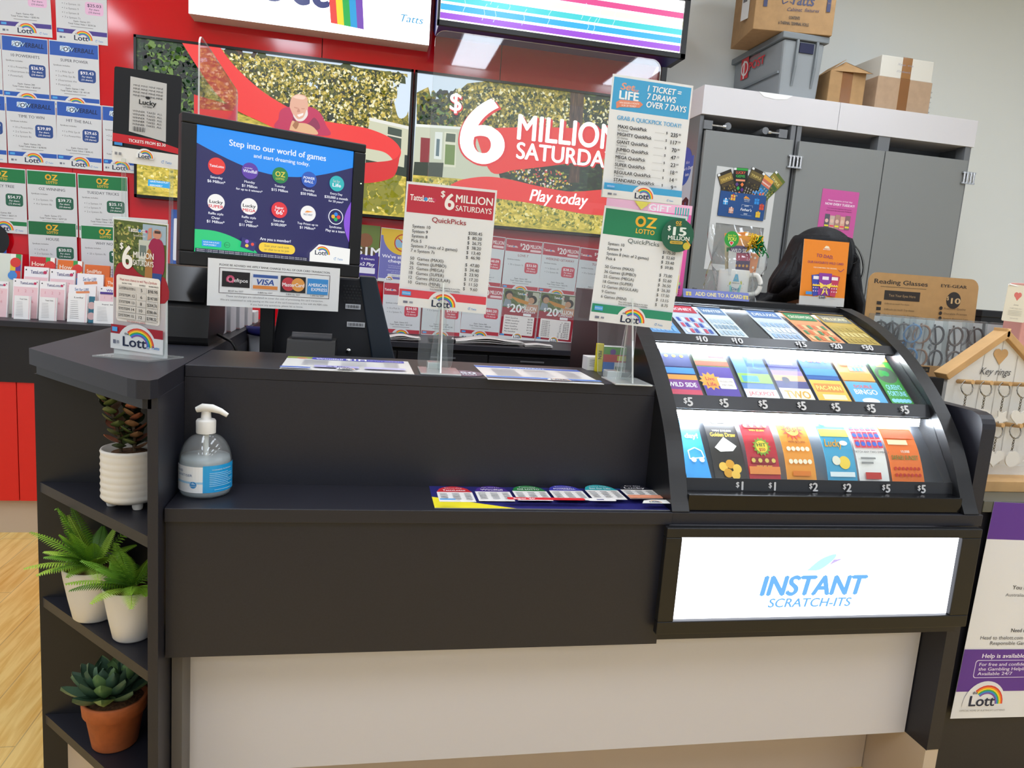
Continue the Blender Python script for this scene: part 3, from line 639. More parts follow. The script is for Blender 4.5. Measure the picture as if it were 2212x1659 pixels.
def d3(a):
    a.rect(1,1,99,99,C('7474b4')); a.disc(58,12,36,C('e0b93c'),30,a0=180,a1=360); a.rect(1,1,99,14,C('e0b93c')); a.poly([(38,20),(84,17),(85,32),(39,35)], C('8fb4cc')); a.arc(60,25,14.5,16.5,0,360,C('c0392b'),24); a.line([(46,16),(75,35)], 1.8, C('c0392b'))
    a.text("We've stopped", 50, 52, 6, C('f4f2f8'), bold=.05, w=86); a.text('cheques', 50, 60, 6, C('f4f2f8'), bold=.05, w=52)
    for i in range(4): a.text(('You will not be issued cheques for','draws occurring from 1st of May','Add your bank details to your account','quick, easy and secure')[i], 50, 69+3.4*i+(2 if i > 1 else 0), 1.8, C('d4d2ea'))
    a.rect(25,84.5,75,89.5,C('dadbda'),.006); a.text('Ask your retailer', 50, 87, 2, C('4a4a7c')); a.rect(1,94,99,99,C('dadbda')); lott(a,30,96,6)
simple([(0.4857,1.5131),(0.679,1.5078)], 'lilac and yellow notice about stopped cheques', d3, .275)
G = 'red jackpot syndicate posters behind the till'
synd([(0.9415,1.5222),(1.1393,1.5141)], '', TLc, TLd, 'CARD', [], '$40.09', '13', '520', '521.17', 'red-headed poster priced $40.09 partly behind the quick pick list', 'tl', G)
synd([(1.142,1.5118),(1.3438,1.506)], '', TLc, TLd, 'LOVE 7', ['50 x System 7s'], '$33.50', '10', '350', '335.00', 'red-headed poster with a red price of $33.50', 'tl', G)
synd([(1.3464,1.5062),(1.5527,1.4977)], '', TLc, TLd, 'WEEKEND GETAWAY', ['1 x System 10','2 x System 8s'], '$28.21', '9', '266', '253.95', 'red-headed poster with a red price of $28.21', 'tl', G)
synd([(1.5555,1.4954),(1.7663,1.4867)], '', TLc, TLd, 'TURBO', ['10 x System 8s'], '$26.74', '10', '280', '267.40', 'red-headed poster with a title starting TURB cut off by the green price list', 'tl', G)
synd([(0.5103,1.2367),(0.7107,1.2361)], '', TLc, TLd, 'LOVE', ['15 x Pick 5s','5 x System 7s'], '$34.50', '15', '615', '517.50', 'red-headed poster listing 15 x Pick 5s beside the terminal', 'tl', G)
synd([(0.7203,1.2392),(0.9277,1.2364)], '', TLc, TLd, '', ['2 x System 9s'], '$73.10', '14', '1 240', '1 023.40', 'red-headed poster mostly hidden behind the clear sign stem', 'tl', G)
synd([(0.9339,1.2565),(1.146,1.2488)], '', TLc, TLd, '', ['12 x System 8s'], '$80.20', '10', '840', '802.00', 'red-headed poster with a red price of $80.20', 'tl', G)
def d4(rows):
    def f(a):
        a.rect(1,1,99,90,C('9c2030')); a.rect(1,1,99,36,C('5d6a3e')); a.foliage([(1,1),(99,1),(99,34),(1,34)], 40, (1.5,4), [C('7d8a50'),C('46552c'),C('b0b488')], 3); a.rect(60,3,98,30,C('b8b4a0')); a.rect(66,3,80,14,C('4a4a3c'))
        a.disc(15,12,8,C('2a2422')); a.disc(17,15,6,C('b88a6a')); a.poly([(2,34),(6,20),(22,22),(26,34)], C('8a949c')); a.disc(82,17,8,C('2a1c18')); a.disc(78,19,6,C('c0906c')); a.poly([(22,16),(28,15),(72,22),(70,28),(40,24)], C('c8862c')); a.poly([(62,40),(68,26),(98,26),(98,40)], C('c28a6c'))
        tlotto(a,52,8,28,4); a.text('$', 17, 33, 7, C('f0eeee'), bold=.05); a.text('20', 38, 36, 15, C('f0eeee'), bold=.07, w=32); a.text('MILLION', 74, 34, 7.5, C('f0eeee'), bold=.05, w=40); a.text('SUPERDRAW', 74, 41, 4.5, C('f0eeee'), bold=.03, w=38); a.rect(60,44.5,82,49,C('f0eeee'),.003)
        a.rect(8,50,92,86.5,C('e9e4de'),.006)
        for i, (l, p) in enumerate(rows):
            v = 54+31*i/len(rows)+1; a.text(l, 13, v, 2.5, C('3a2a2a'), al='l', bold=.04); a.text(p, 88, v, 2.5, C('3a2a2a'), al='r', bold=.04)
        a.rect(0,90,100,100,C('dadbda')); lott(a,50,92,8); a.rect(3,86.5,14,89.5,C('4fa3e0')); tatts(a,88,96.5,2)
    return f
simple([(1.1486,1.249),(1.35,1.2401)], 'red $20 million poster with a couple above a six line quick pick list', d4([('MAXI QuickPick','$67.05'),('JUMBO QuickPick','$36.60'),('MEGA QuickPick','$23.95'),('Super QuickPick','$17.25'),('Regular QuickPick','$11.50'),('Mini QuickPick','$9.60')]), .285, group=G)
simple([(1.3525,1.2403),(1.5582,1.2312)], 'red $20 million poster with a couple above a long syndicate table', d4([('SYSTEM %d' % (8+i), ' %s    %s' % (n, p)) for i, (n, p) in enumerate((('5','$79.65'),('8','$147.80'),('12','$220.40'),('12','$398.40'),('15','$549.90'),('18','$650.20'),('15','$1,160.60'),('17','$1,320.90'),('20','$2,849.60')))]), .285, group=G)
synd([(1.5611,1.2289),(1.7766,1.22)], '', TLc, TLd, 'TIME', ['2 x System 9s','2 x System 8s'], '$21.60', '10', '220', '216.00', 'red-headed poster with a title starting TIM behind the green price list', 'tl', G)
def d5(a): a.rect(0,0,100,100,C('2a5ab0')); a.disc(60,12,30,C('16181c')); a.rect(0,22,80,92,C('dadbda'),.004); a.rect(0,82,80,92,C('e89a6c')); a.rect(20,40,60,42,C('9a9a9a')); a.rect(20,58,60,60,C('9a9a9a'))
simple([(-1.4128,1.34),(-1.2492,1.3362)], 'blue edged poster cut off beside the $20.02 poster', d5, .26)

# ================================================================ lit scratch-ticket case
CX0, CX1 = 1.133, 1.826
case = thing('ticket_display_case', (1.48,.4,.85), 'black curved display case of three lit tiers full of scratch tickets', 'display case')
curve = [(.0,.85),(.012,.87),(.03,.905),(.052,.95),(.085,1.005),(.125,1.055),(.175,1.105),(.235,1.155),(.31,1.205),(.4,1.25),(.49,1.28),(.575,1.3)]
curve = smooth(curve, 4)
sidep = curve+[(.9,1.3),(.9,.85)]
satin = mat('black_satin_panel', '131315', .35)
MB().prism(sidep, 'x', 1.093, CX0, satin).build('side_panel', case, bevel=.003)
MB().prism(sidep, 'x', CX1, 1.866, satin).build('side_panel', case, bevel=.003)
MB().box(CX0,CX1,.575,.9,1.285,1.3,satin).build('top', case)
MB().box(CX0,CX1,.88,.9,.85,1.285,satin).build('back_panel', case)
MB().box(CX0,CX1,.012,.05,.85,.887,BLACKG).build('base_rail', case, bevel=.002)
bedm = mat('ticket_bed','26282c',.4)
# tiers: bed line from its foot (y,z) up to its head
TI = [((.07,.900),(.235,1.068)), ((.195,1.068),(.375,1.205)), ((.345,1.203),(.56,1.282))]
railm = mat('price_rail','2a2b2e',.3); num = C('c9c9c9'); led = E('eef5ff', 80)
rails = [(.045,.884,.050,.914), (.150,1.052,.166,1.082), (.312,1.192,.334,1.212)]
prices = [[(1602,'$1'),(1672,'$1'),(1759,'$2'),(1831,'$2'),(1915,'$5'),(1991,'$5')], [(1489,'$5'),(1566,'$5'),(1650,'$5'),(1733,'$5'),(1806,'$5'),(1882,'$5'),(1954,'$5')], [(1517,'$10'),(1593,'$10'),(1731,'$15'),(1806,'$20'),(1873,'$30')]]
PX = [[(1.2728,0.9013),(1.3528,0.9026),(1.4545,0.9031),(1.5407,0.9023),(1.6431,0.9039),(1.7379,0.9054)], [(1.1767,1.0687),(1.2668,1.07),(1.3674,1.0693),(1.4692,1.0687),(1.5603,1.0698),(1.6574,1.0699),(1.7511,1.071)], [(1.2715,1.2),(1.3691,1.2006),(1.5512,1.2031),(1.6534,1.2025),(1.7463,1.2036)]]
for k, ((y0,za),(y1,zb)) in enumerate(TI):
    # bed
    MB().frustum([(CX0,y0,za),(CX1,y0,za),(CX1,y1,zb),(CX0,y1,zb)], [(CX0,y0+.012,za-.012),(CX1,y0+.012,za-.012),(CX1,y1+.012,zb-.012),(CX0,y1+.012,zb-.012)], bedm).build('ticket_bed', case)
    ry0, rz0, ry1, rz1 = rails[k]
    a = Art(c=(0,ry0-.0012,0), raw=True, axes=((1,0,0),Vector((0,ry1-ry0,rz1-rz0)).normalized()))
    L = math.hypot(ry1-ry0, rz1-rz0); a.c = Vector((0,ry0,rz0))
    a.add([(CX0,ry0,rz0),(CX1,ry0,rz0),(CX1,ry1,rz1),(CX0,ry1,rz1),(CX0,ry0+.004,rz0-.001),(CX1,ry0+.004,rz0-.001),(CX1,ry1+.004,rz1-.001),(CX0,ry1+.004,rz1-.001)], [(0,1,2,3),(7,6,5,4),(0,4,5,1),(3,2,6,7),(0,3,7,4),(1,5,6,2)], railm)
    a.dl = .0005
    for (px, s), q in zip(prices[k], PX[k]):
        h = L*.62; w = .026+.011*(len(s)-2)
        a.text(s[0], q[0]-w*.32, L*.56, h*.62, num, bold=.06); a.text(s[1:], q[0]+w*.12, L*.48, h, num, bold=.09)
    rb = a.build('price_rail', case)
    # tube at the head of the tier, behind the rail above
    hy, hz = (rails[k+1][0]+.012, rails[k+1][1]-.006) if k < 2 else (.548, 1.274)
    MB().box(CX0+.004,CX1-.02,hy-(0 if k < 2 else .014),hy+.02,hz-(.02 if k < 2 else .016),hz,led if k < 2 else E('eef5ff', 190)).build('lamp_strip', case)
    MB().box(CX0,CX1,hy-(.004 if k < 2 else .016),hy+.03,hz,hz+.004,railm).build('lamp_holder', case)
    # clear cover from rail to rail
    ty, tz = (rails[k+1][0], rails[k+1][1]) if k < 2 else (.565, 1.286)
    MB().frustum([(CX0,ry1,rz1),(CX1,ry1,rz1),(CX1,ty,tz),(CX0,ty,tz)], [(CX0,ry1+.002,rz1-.002),(CX1,ry1+.002,rz1-.002),(CX1,ty+.002,tz-.002),(CX0,ty+.002,tz-.002)], clear('case_cover','fbfdfd',.008,.22)).build('clear_cover', case)
# tickets: strips of paper hanging over each bed, art printed on them
def bed_curve(k, bulge, foot, length):
    (y0,za),(y1,zb) = TI[k]; d = Vector((0,y1-y0,zb-za)); Ld = d.length; d.normalize(); n = Vector((0,-d.z,d.y)); n = n if n.y < 0 else -n
    def f(y):
        s = y+length/2+foot; t = min(max((s-foot)/length,0),1)
        b = bulge*math.sin(math.pi*t)
        db = bulge*math.pi/length*math.cos(math.pi*t)
        nn = (n-d*db).normalized()
        return Vector((0,y0,za))+d*s+n*(b+.003), nn
    return f
def ticket(k, x0, x1, base, draw, label, bulge=.0, foot=.0, length=None, name='scratch_ticket'):
    (y0,za),(y1,zb) = TI[k]; L = math.hypot(y1-y0, zb-za); length = length or L*.93-foot
    a = Art(x1-x0, length, ((x0+x1)/2,0,0), base=C(base,.35), t=.0006, curve=bed_curve(k, bulge, foot, length), axes=((1,0,0),(0,0,1)), dl=.0001 if k == 0 else .00005)
    draw(a); return a.build(name, label=label, cat='lottery ticket', group=('bottom','middle','top')[k]+' tier of scratch tickets')
def circles(a, v0, v1, nu, nv, m, r=2.2, u0=18, u1=82):
    for j in range(nv):
        for i in range(nu): a.disc(u0+(u1-u0)*i/max(nu-1,1), v0+(v1-v0)*j/max(nv-1,1), r, m, 12)
def star(a, u, v, r, m, n=12, k=.6):
    P = []
    for i in range(2*n):
        q = r if i % 2 == 0 else r*k; t = math.pi*i/n; P.append((u+q*math.cos(t)*a.h/a.w, v+q*math.sin(t)))
    a.poly(P, m)
def b1(a): a.text('the', 60, 6, 6, C('e8f4fa'), bold=.05, w=40); a.text('luck', 55, 30, 8, C('e8f4fa'), bold=.05, w=60); a.text('day!', 58, 47, 6, C('e8f4fa'), bold=.05, w=55); a.rect(2,20,98,24,C('e8f4fa')); a.line([(30,66),(60,62),(85,66),(90,74),(30,76),(30,66)], 1.2, C('e8f4fa')); a.disc(45,77,3,C('e8f4fa'),12); a.disc(78,77,3,C('e8f4fa'),12)
def b2(a):
    for v in (6,42): a.text('Golden Draw', 50, v+6, 5, C('e8b020'), bold=.05, w=80); a.poly([(15,v+22),(50,v+9),(85,v+20),(70,v+26),(30,v+27)], C('e4e0d8')); a.text('WIN $10,000', 50, v+1, 2.4, C('e8e4dc'), w=60)
    for i, (u, v) in enumerate(((30,86),(52,83),(72,88),(42,93),(64,95))): a.disc(u,v,5,C('d99a1c' if i % 2 else 'f0c04a'))
def b3(a):
    for v in (22,64): star(a,52,v,11,C('7a9a2a'),14,.75); a.disc(52,v,7,C('e8d23a')); a.text('HIT', 52, v-2, 4, C('2a5a2a'), bold=.05, w=30); a.text('$50', 52, v+3.5, 3.4, C('c03024'), bold=.05); a.rect(12,v+12,88,v+19,C('8a1420')); circles(a,v+15.5,v+15.5,4,1,C('d9c060'),2.4); a.text('WIN $5,000', 50, v+22, 2.5, C('f0d040'), bold=.03)
    a.rect(1,1,99,9,C('f0d8dc')); a.rect(1,86,99,94,C('e88a40'))
def b4(a): star(a,50,42,14,C('e8462a'),14,.6); a.disc(50,42,8,C('f7d84a')); a.text('CA$H', 50, 42, 6, C('8a2a10'), bold=.06, w=44); circles(a,8,18,5,2,C('f0e0a0'),2.4); circles(a,66,80,5,2,C('f4ecd0'),2.6); a.rect(1,24,99,30,C('fbe9b0')); a.text('WIN $25,000', 50, 58, 2.6, C('9a3a10'), bold=.03); a.rect(20,90,80,95,C('e07a1c'))
def b5(a): a.rect(1,1,99,26,C('cfe4e6')); a.disc(70,12,7,C('f0c84a')); a.rect(1,40,99,50,C('d8c24a')); a.text('Lucky', 38, 58, 9, C('d99a1c'), bold=.05, w=60, sh=.2); a.disc(62,80,7,C('f2d04a')); a.disc(35,78,5,C('e8e4d0')); a.disc(72,58,5,C('eef4ee'),ry=3); a.disc(28,32,4,C('e4b030'),ry=2.6); a.rect(8,90,92,95,C('e6f0f0'))
def b6(a):
    a.rect(14,2,86,10,C('3a3a44')); a.text('LUCKY', 50, 6, 4, C('e8e4dc'), bold=.05, w=60); star(a,50,16,6,C('c02a3a'),5,.5)
    for j in range(3):
        for i in range(5): a.rect(4+19*i,32+11*j,20+19*i,41+11*j,C('d8304a')); a.disc(12+19*i,36.5+11*j,2.8,C('3a6ad0'),12)
    a.text('MATCH ANY TWO SYMBOLS', 50, 68, 2.4, C('5a5a5a'), bold=.03); a.rect(10,74,60,76,C('8a8a8a')); a.rect(10,79,50,81,C('8a8a8a')); a.rect(18,90,70,97,C('c0302a'))
def b7(a):
    a.rect(1,4,99,36,C('fbe6b4')); a.rect(1,28,99,37,C('e8862a')); a.disc(50,29,5,C('5a3018'),ry=3); a.rect(45,29,47,34,C('5a3018')); a.rect(53,29,55,34,C('5a3018')); a.line([(80,8),(84,36)],1.5,C('b06a28')); a.rect(1,38,99,50,C('d8561c')); a.rect(8,52,70,58,C('f2e0b4')); a.text('10,000', 55, 66, 3, C('f4eeda'), bold=.04)
    a.text('SAFARI SUNSET', 50, 73, 5, C('6a7a2a'), bold=.05, w=84); circles(a,85,92,7,2,C('c02a10'),1.8,14,86)
X = [1.153,1.213, 1.222,1.302, 1.307,1.386, 1.402,1.478, 1.508,1.586, 1.592,1.672, 1.680,1.768]
B0 = [('1f86c4',b1,.0,'blue scratch strip with white writing beside the case side panel'),('1a1614',b2,.012,'black and gold scratch ticket strip with coins'),('b8182c',b3,.022,'red scratch ticket strip with green and yellow bursts'),('e8962a',b4,.024,'orange and gold scratch ticket strip with a red burst'),('3fa0c8',b5,.026,'sky blue scratch ticket strip with honey lettering'),('e9e6e2',b6,.026,'white scratch ticket strip with a red grid of blue dots'),('e8701c',b7,.026,'orange sunset scratch ticket strip with an elephant')]
for i, (b, f, bu, lb) in enumerate(B0): ticket(0, X[2*i], X[2*i+1], b, f, lb, bu, .004)
def m1(a): a.rect(0,0,100,52,C('22337c')); circles(a,10,34,3,3,C('d8b83a'),2.6,25,75); a.rect(0,54,100,64,C('2a86d0')); a.poly([(0,68),(100,68),(100,100),(0,100)], C('7a2a8c')); a.rect(0,66,100,74,C('e0962a')); a.text('WILD SIDE', 46, 82, 7, C('f4f2f4'), bold=.06, w=90); a.rect(0,90,100,100,C('d0405c'))
def m2(a): a.rect(0,0,100,46,C('7aa06a')); a.rect(48,20,95,34,C('d83a44')); a.rect(10,8,60,12,C('d8e4c8')); a.rect(0,40,100,48,C('c85a3a')); a.rect(0,50,100,100,C('4a2a9a')); star(a,26,74,15,C('f0a02a'),12,.7); a.text('Live', 26, 70, 6, C('c0202a'), bold=.05, w=26); a.text('Life', 26, 79, 6, C('c0202a'), bold=.05, w=26); a.rect(48,68,96,86,C('efe6d8'),.003); a.text('WIN $1000 A WEEK', 72, 74, 3, C('6a2a4a'), w=40); a.text('FOR 5 YEARS', 72, 80, 3, C('6a2a4a'), w=32)
def m3(a): a.rect(0,0,40,70,C('5a90c0')); a.rect(42,2,100,56,C('1f62b4')); a.line([(50,12),(70,30),(60,48),(88,50)],1.5,C('4a9ae0')); a.rect(0,58,100,74,C('8ab84a')); a.rect(10,62,60,72,C('3a9ad0')); a.rect(0,84,100,100,C('efece8')); a.text('JACKPOT', 50, 91, 6, C('d02a3a'), bold=.05, w=80)
def m4(a): a.rect(0,0,100,26,C('7a9a7c')); a.rect(0,26,100,44,C('4a4aa8')); a.text('Adventure', 46, 36, 7, C('e8e4f4'), bold=.03, w=74, sh=.2); a.rect(0,50,100,58,C('9a7ab8')); a.rect(0,58,100,68,C('e8a478')); a.rect(0,68,100,80,C('3a3a7c')); a.disc(35,66,5,C('2a2a4a')); a.rect(0,80,100,100,C('efe4c8')); a.text('TWO', 52, 90, 12, C('d8a02a'), bold=.07, w=80)
def m5(a): a.rect(0,0,100,62,C('1f5fae')); circles(a,8,30,5,3,C('e0b83a'),2.2,15,85); circles(a,12,30,2,2,C('d03a3a'),2.4,38,62); a.rect(0,44,100,56,C('2a86c8')); a.rect(0,64,100,100,C('f0b83a')); a.rect(8,70,92,84,C('d8862a'),.003); a.text('PAC-MAN', 50, 77, 7, C('f7e070'), bold=.06, w=76); a.rect(20,88,90,96,C('f4e4b4'))
def m6(a):
    a.rect(0,0,100,60,C('eab070'))
    for j in range(5):
        for i in range(5): a.rect(38+11*i,6+8*j,47+11*i,12.5+8*j,C('6aa6dc' if (i+j) % 4 else 'e8e4e0'))
    a.rect(14,26,40,36,C('e0744a')); a.rect(0,48,100,62,C('e8a03a')); a.rect(0,64,100,100,C('58a8dc')); a.text('DOUBLE', 50, 72, 5, C('e0582a'), bold=.06, w=56); a.text('BINGO', 50, 81, 8, C('f0ece4'), bold=.06, w=70); a.disc(50,96,12,C('e8eef4'),ry=5)
def m7(a): a.rect(0,0,100,24,C('e87a3a')); a.rect(8,10,70,18,C('f4d8b4')); a.rect(0,26,100,100,C('3f9a3c')); a.disc(50,48,15,C('4a5a48')); a.disc(52,46,5,C('2aa04a')); a.rect(28,29,72,34,C('d8d04a')); a.text("QUEEN'S", 50, 70, 8, C('9adcf0'), bold=.06, w=70); a.text('FORTUNE', 50, 81, 8, C('9adcf0'), bold=.06, w=84); circles(a,93,93,5,1,C('8ad0e8'),3.4,16,84)
X = [1.150,1.232, 1.243,1.333, 1.348,1.436, 1.446,1.533, 1.542,1.634, 1.644,1.738, 1.752,1.815]
B1 = [('2a2a6c',m1,'blue and purple scratch ticket reading WILD SIDE'),('8aa87a',m2,'purple and green scratch ticket with an orange starburst'),('3a70b4',m3,'blue circuit scratch ticket with a red and white foot'),('5a5aa8',m4,'violet sunset scratch ticket with bold yellow capitals'),('1f5fae',m5,'royal blue and yellow scratch ticket with gold dots'),('eab070',m6,'orange bingo scratch ticket with a blue number grid'),('3f9a3c',m7,"green scratch ticket reading QUEEN'S FORTUNE")]
for i, (b, f, lb) in enumerate(B1): ticket(1, X[2*i], X[2*i+1], b, f, lb, .001, .004)
def t1(h1, h2, tx, grid):
    def f(a):
        a.rect(6,6,94,30,C(h1)); a.text(tx, 50, 18, 9, C(h2), bold=.05, w=74)
        for j in range(3):
            for i in range(6): a.rect(8+14.5*i,46+17*j,18+14.5*i,58+17*j,C(grid[(i*2+j) % len(grid)]))
    return f
X = [1.150,1.228, 1.243,1.333, 1.340,1.420, 1.492,1.592, 1.606,1.706, 1.716,1.818]
B2 = [('6aa8dc',t1('3a7ac0','e8f0f8','CASH',['8ac0ec','d8e8f4']),'pale blue scratch ticket beneath the brightest lamp'),('c8d4ec',t1('c03a4a','f4f4f8','MONEY',['3a5ab0','d0506a','e8ecf4']),'white, red and blue scratch ticket in the uppermost row'),('dfe6ea',t1('6a8ab0','f0f4f8','WINTER',['b4c8d8','8aa4b8']),'white and grey scratch ticket in the uppermost row'),('cfd8e4',t1('5a80b8','f0f4f8','DELUXE',['9ab8d8','e4ecf2']),'silver blue scratch ticket next to the empty slot'),('e8a070',t1('3a8a5a','f4e8d8','CROSSWORD',['e0703a','3a8a5a','f0c890']),'orange and green chequered scratch ticket'),('c8a850',t1('8a8a7c','f0e4b4','MILLIONS',['b89a40','dcc47a']),'gold scratch ticket against the far side panel')]
for i, (b, f, lb) in enumerate(B2): ticket(2, X[2*i], X[2*i+1], b, f, lb, .001, .004)
# strip along the top edge
a = Art(.20, .030, (1.418,.572,1.306), tilt=-50, base=C('6a74b4'), t=.0008)
a.c = Vector((1.418,.566,1.3125)); a = Art(.205, .026, (1.418,.566,1.3125), tilt=20, base=C('6a74b4'), t=.0008)
a.text('ADD ONE TO A CARD', 54, 50, 44, C('e0d48a'), bold=.05, w=72)
for u in (8,95): a.rect(u-4,38,u+4,78,C('c8b45a')); a.rect(u-.6,30,u+.6,80,C('6a74b4')); a.rect(u-4,34,u+4,44,C('d8c870'))
a.build('shelf_strip', label='lilac strip reading ADD ONE TO A CARD along the top edge of the ticket case', cat='sign')
# ================================================================ lit sign below the case
t = thing('lightbox_sign', (1.47,-.01,.57), 'glowing white sign with blue INSTANT lettering under the ticket case', 'lightbox sign')
b = MB()
fx0, fx1, fz0, fz1 = 1.078, 1.866, .578, .8215
for q in ((fx0,fx1,fz0,.608),(fx0,fx1,.800,fz1),(fx0,1.115,.608,.8),(1.815,fx1,.608,.8)): b.box(q[0],q[1],-.018,.001,q[2],q[3],satin)
b.build('frame', t, bevel=.002)
a = Art(c=(0,-.006,0), raw=True, dl=.0004)
a.rect(1.115,.608,1.815,.8,E('eff3ff',3.2)); bl = E('5ea6e4',1.25)
c = [(1.3238,0.6835),(1.5857,0.6803),(1.3454,0.6424),(1.5537,0.64),(1.4291,0.7188),(1.4611,0.7462),(1.4956,0.7582),(1.493,0.7449),(1.5557,0.768),(1.5163,0.747),(1.4833,0.7317),(1.4615,0.7208)]
a.text('INSTANT', (c[0][0]+c[1][0])/2, c[0][1], .046, bl, bold=.1, w=c[1][0]-c[0][0], sh=.18, res=6); a.text('SCRATCH-ITS', (c[2][0]+c[3][0])/2, c[2][1], .021, bl, bold=.05, w=c[3][0]-c[2][0], sh=.18, res=5)
a.poly(smooth([c[4],c[5],c[6],c[7],c[11],c[4]],4), E('bdf0fb',1.1)); a.poly([c[7],c[9],c[8],c[9],c[10]], E('c9b8f4',1.1)); a.disc(1.452,.7565,.012,E('fbe4f4',1.2),ry=.007)
a.build('lit_face', t)
# ================================================================ clear sneeze screens
def plate(poly, axis, p0, p1): return MB().prism(poly, axis, p0, p1, ACR, side=EDGE)
def rarc(cx, cz, r, a0, a1, n=6): return [(cx+r*math.cos(R(a0+(a1-a0)*i/n)), cz+r*math.sin(R(a0+(a1-a0)*i/n))) for i in range(n+1)]
t = thing('sneeze_screen', (.81,.262,1.1), 'large clear acrylic screen on two legs standing across the counter top', 'screen guard')
P = rarc(.568,1.118,.018,180,270)+rarc(.612,1.118,.018,270,360)+[(.630,1.232),(.972,1.234)]+rarc(1.0,1.118,.018,180,270)+rarc(1.052,1.118,.018,270,360)+rarc(1.045,1.815,.022,0,90)+rarc(.572,1.815,.022,90,180)
plate(P, 'y', .26, .2645).build('sheet', t)
for x in (.588,1.018): MB().box(x-.016,x+.016,.245,.28,1.1,1.118,EDGE).build('foot', t, bevel=.002)
t = thing('sneeze_screen', (-.03,1.0,1.1), 'clear acrylic screen seen edge-on behind the customer screen', 'screen guard')
P = [(.745,1.1),(1.32,1.1)]+rarc(1.30,1.85,.02,0,90)+rarc(.775,1.86,.03,90,180)
plate([(p[0],p[1]) for p in P], 'x', -.032, -.0275).build('sheet', t)
for y in (.80,1.22): MB().box(-.045,-.015,y-.015,y+.015,1.1,1.118,EDGE).build('foot', t)
# ================================================================ price signs in clear holders
def holder(name, c, yaw, w, h, label, draw, stem_to, tilt=0, roll=0, base='dfe1e2'):
    a = Art(w, h, c, yaw=yaw, tilt=tilt, roll=roll, base=C(base,.3), t=.0012, side=EDGE); draw(a)
    return a.build(name, label=label, cat='sign')
def qp(a):
    a.rect(2,2,98,24,C('b92f40')); tlotto(a,19,12,28,4.6); a.text('$', 41, 7, 5, C('ece6e2'), bold=.05); a.text('6', 49, 12.5, 12.5, C('ece6e2'), bold=.075, w=11, res=5); a.text('MILLION', 76, 9.5, 6, C('ece6e2'), bold=.05, w=41, res=4); a.text('SATURDAYS', 76, 17, 4.4, C('ece6e2'), bold=.04, w=40, res=4)
    a.text('QuickPicks', 50, 28, 4.0, C('9c2c34'), bold=.03, w=38, res=4)
    L = ['System 10','System 9','System 8','Pick 5','System 7 (min of 2 games)','7 x System 7s']; Pn = ['$200.45','$  80.20','$  26.75','$  38.20','$  13.40','$  46.90']
    for i in range(6): a.text(L[i], 10, 34.6+3.9*i, 2.5, C('2e2e30'), al='l', bold=.02, res=3); a.text(Pn[i], 88, 35.8+3.9*i, 2.5, C('2e2e30'), al='r', bold=.02, res=3)
    for i, (n, l, p) in enumerate((('50','Games (MAXI)','$  47.80'),('36','Games (JUMBO)','$  34.40'),('25','Games (MEGA)','$  23.90'),('18','Games (SUPER)','$  17.20'),('12','Games (REGULAR)','$  11.50'),('10','Games (MINI)','$    9.60'))): a.text(n, 10, 60.4+3.9*i, 2.5, C('2e2e30'), al='l', bold=.02, res=3); a.text(l, 18, 60.4+3.9*i, 2.5, C('2e2e30'), al='l', bold=.02, res=3); a.text(p, 88, 61.4+3.9*i, 2.5, C('2e2e30'), al='r', bold=.02, res=3)
    a.text('Please check details appearing on your ticket.', 52, 82, 1.3, C('3a3a3a'), bold=.02, w=34); a.text('Sorry limited shares, subject to availability.', 52, 84, 1.3, C('3a3a3a'), bold=.03, w=34)
    footer(a, 'd0404e', 86, 92.5); a.text('HAVE FUN & PLAY', 9, 89.2, .9, C('f0f0f4'), bold=.02, w=9)
holder('price_sign', (.5994,.238,1.3756), -11, .199, .272, 'white price sign with a red $6 million head in a clear holder', qp, None, tilt=-2, roll=-1.5)
def sl(a):
    a.rect(2,2,98,28,C('3f9fd0')); a.text('Set', 20, 8.5, 5.5, C('e09a80'), bold=.06, w=17, sh=.2, res=4); a.text('for', 30, 10.5, 3, C('e09a80'), bold=.03, res=3); a.text('LIFE', 22, 15.5, 6.6, C('eef2f2'), bold=.07, w=24, res=4); a.poly([(7,22),(12,19.5),(36,19),(40,21),(36,24),(12,25.5),(8,27)], C('df8a6c')); a.text('WIN $20,000 A MONTH', 23, 21.4, 1.4, C('f4ece4'), bold=.02, w=24, rot=3); a.text('FOR 20 YEARS*', 23, 23.6, 1.4, C('f4ece4'), bold=.02, w=18, rot=3)
    for i, s in enumerate(('1 TICKET =','7 DRAWS','OVER 7 DAYS')): a.text(s, 44, 7.4+6.4*i, 4.8, C('eef2f2'), al='l', bold=.055, w=(42,36,50)[i], sh=.15, res=4)
    a.text('GRAB A QUICKPICK TODAY!', 50, 34, 3.4, C('3f9fd0'), bold=.035, w=80, res=4)
    for i, (n, g, p, q) in enumerate((('MAXI','50 Games','235','.85'),('MIGHTY','25 Games','117','.90'),('GIANT','15 Games','70','.80'),('JUMBO','10 Games','47','.15'),('MEGA','5 Games','23','.60'),('SUPER','4 Games','18','.85'),('REGULAR','3 Games','14','.15'),('STANDARD','2 Games','9','.45'))):
        v = 41+6.25*i; a.text(n+' QuickPick', 12, v, 2.7, C('1c1c1e'), al='l', bold=.05, res=3); a.text(g, 12, v+2.9, 1.7, C('3a3a3c'), al='l', res=3); a.rect(58,v+1,70,v+1.2,C('9a9a9a')); a.text('$', 72, v+.2, 2, C('1c1c1e'), al='l', bold=.04); a.text(p, 87, v+1.2, 3.2, C('1c1c1e'), al='r', bold=.05, res=3); a.text(q, 87.5, v+.4, 1.6, C('1c1c1e'), al='l', bold=.04)
    footer(a, '3f9fd0', 88, 93.5); a.text('HAVE FUN & PLAY', 9, 90.7, .9, C('f0f0f4'), bold=.02, w=9)
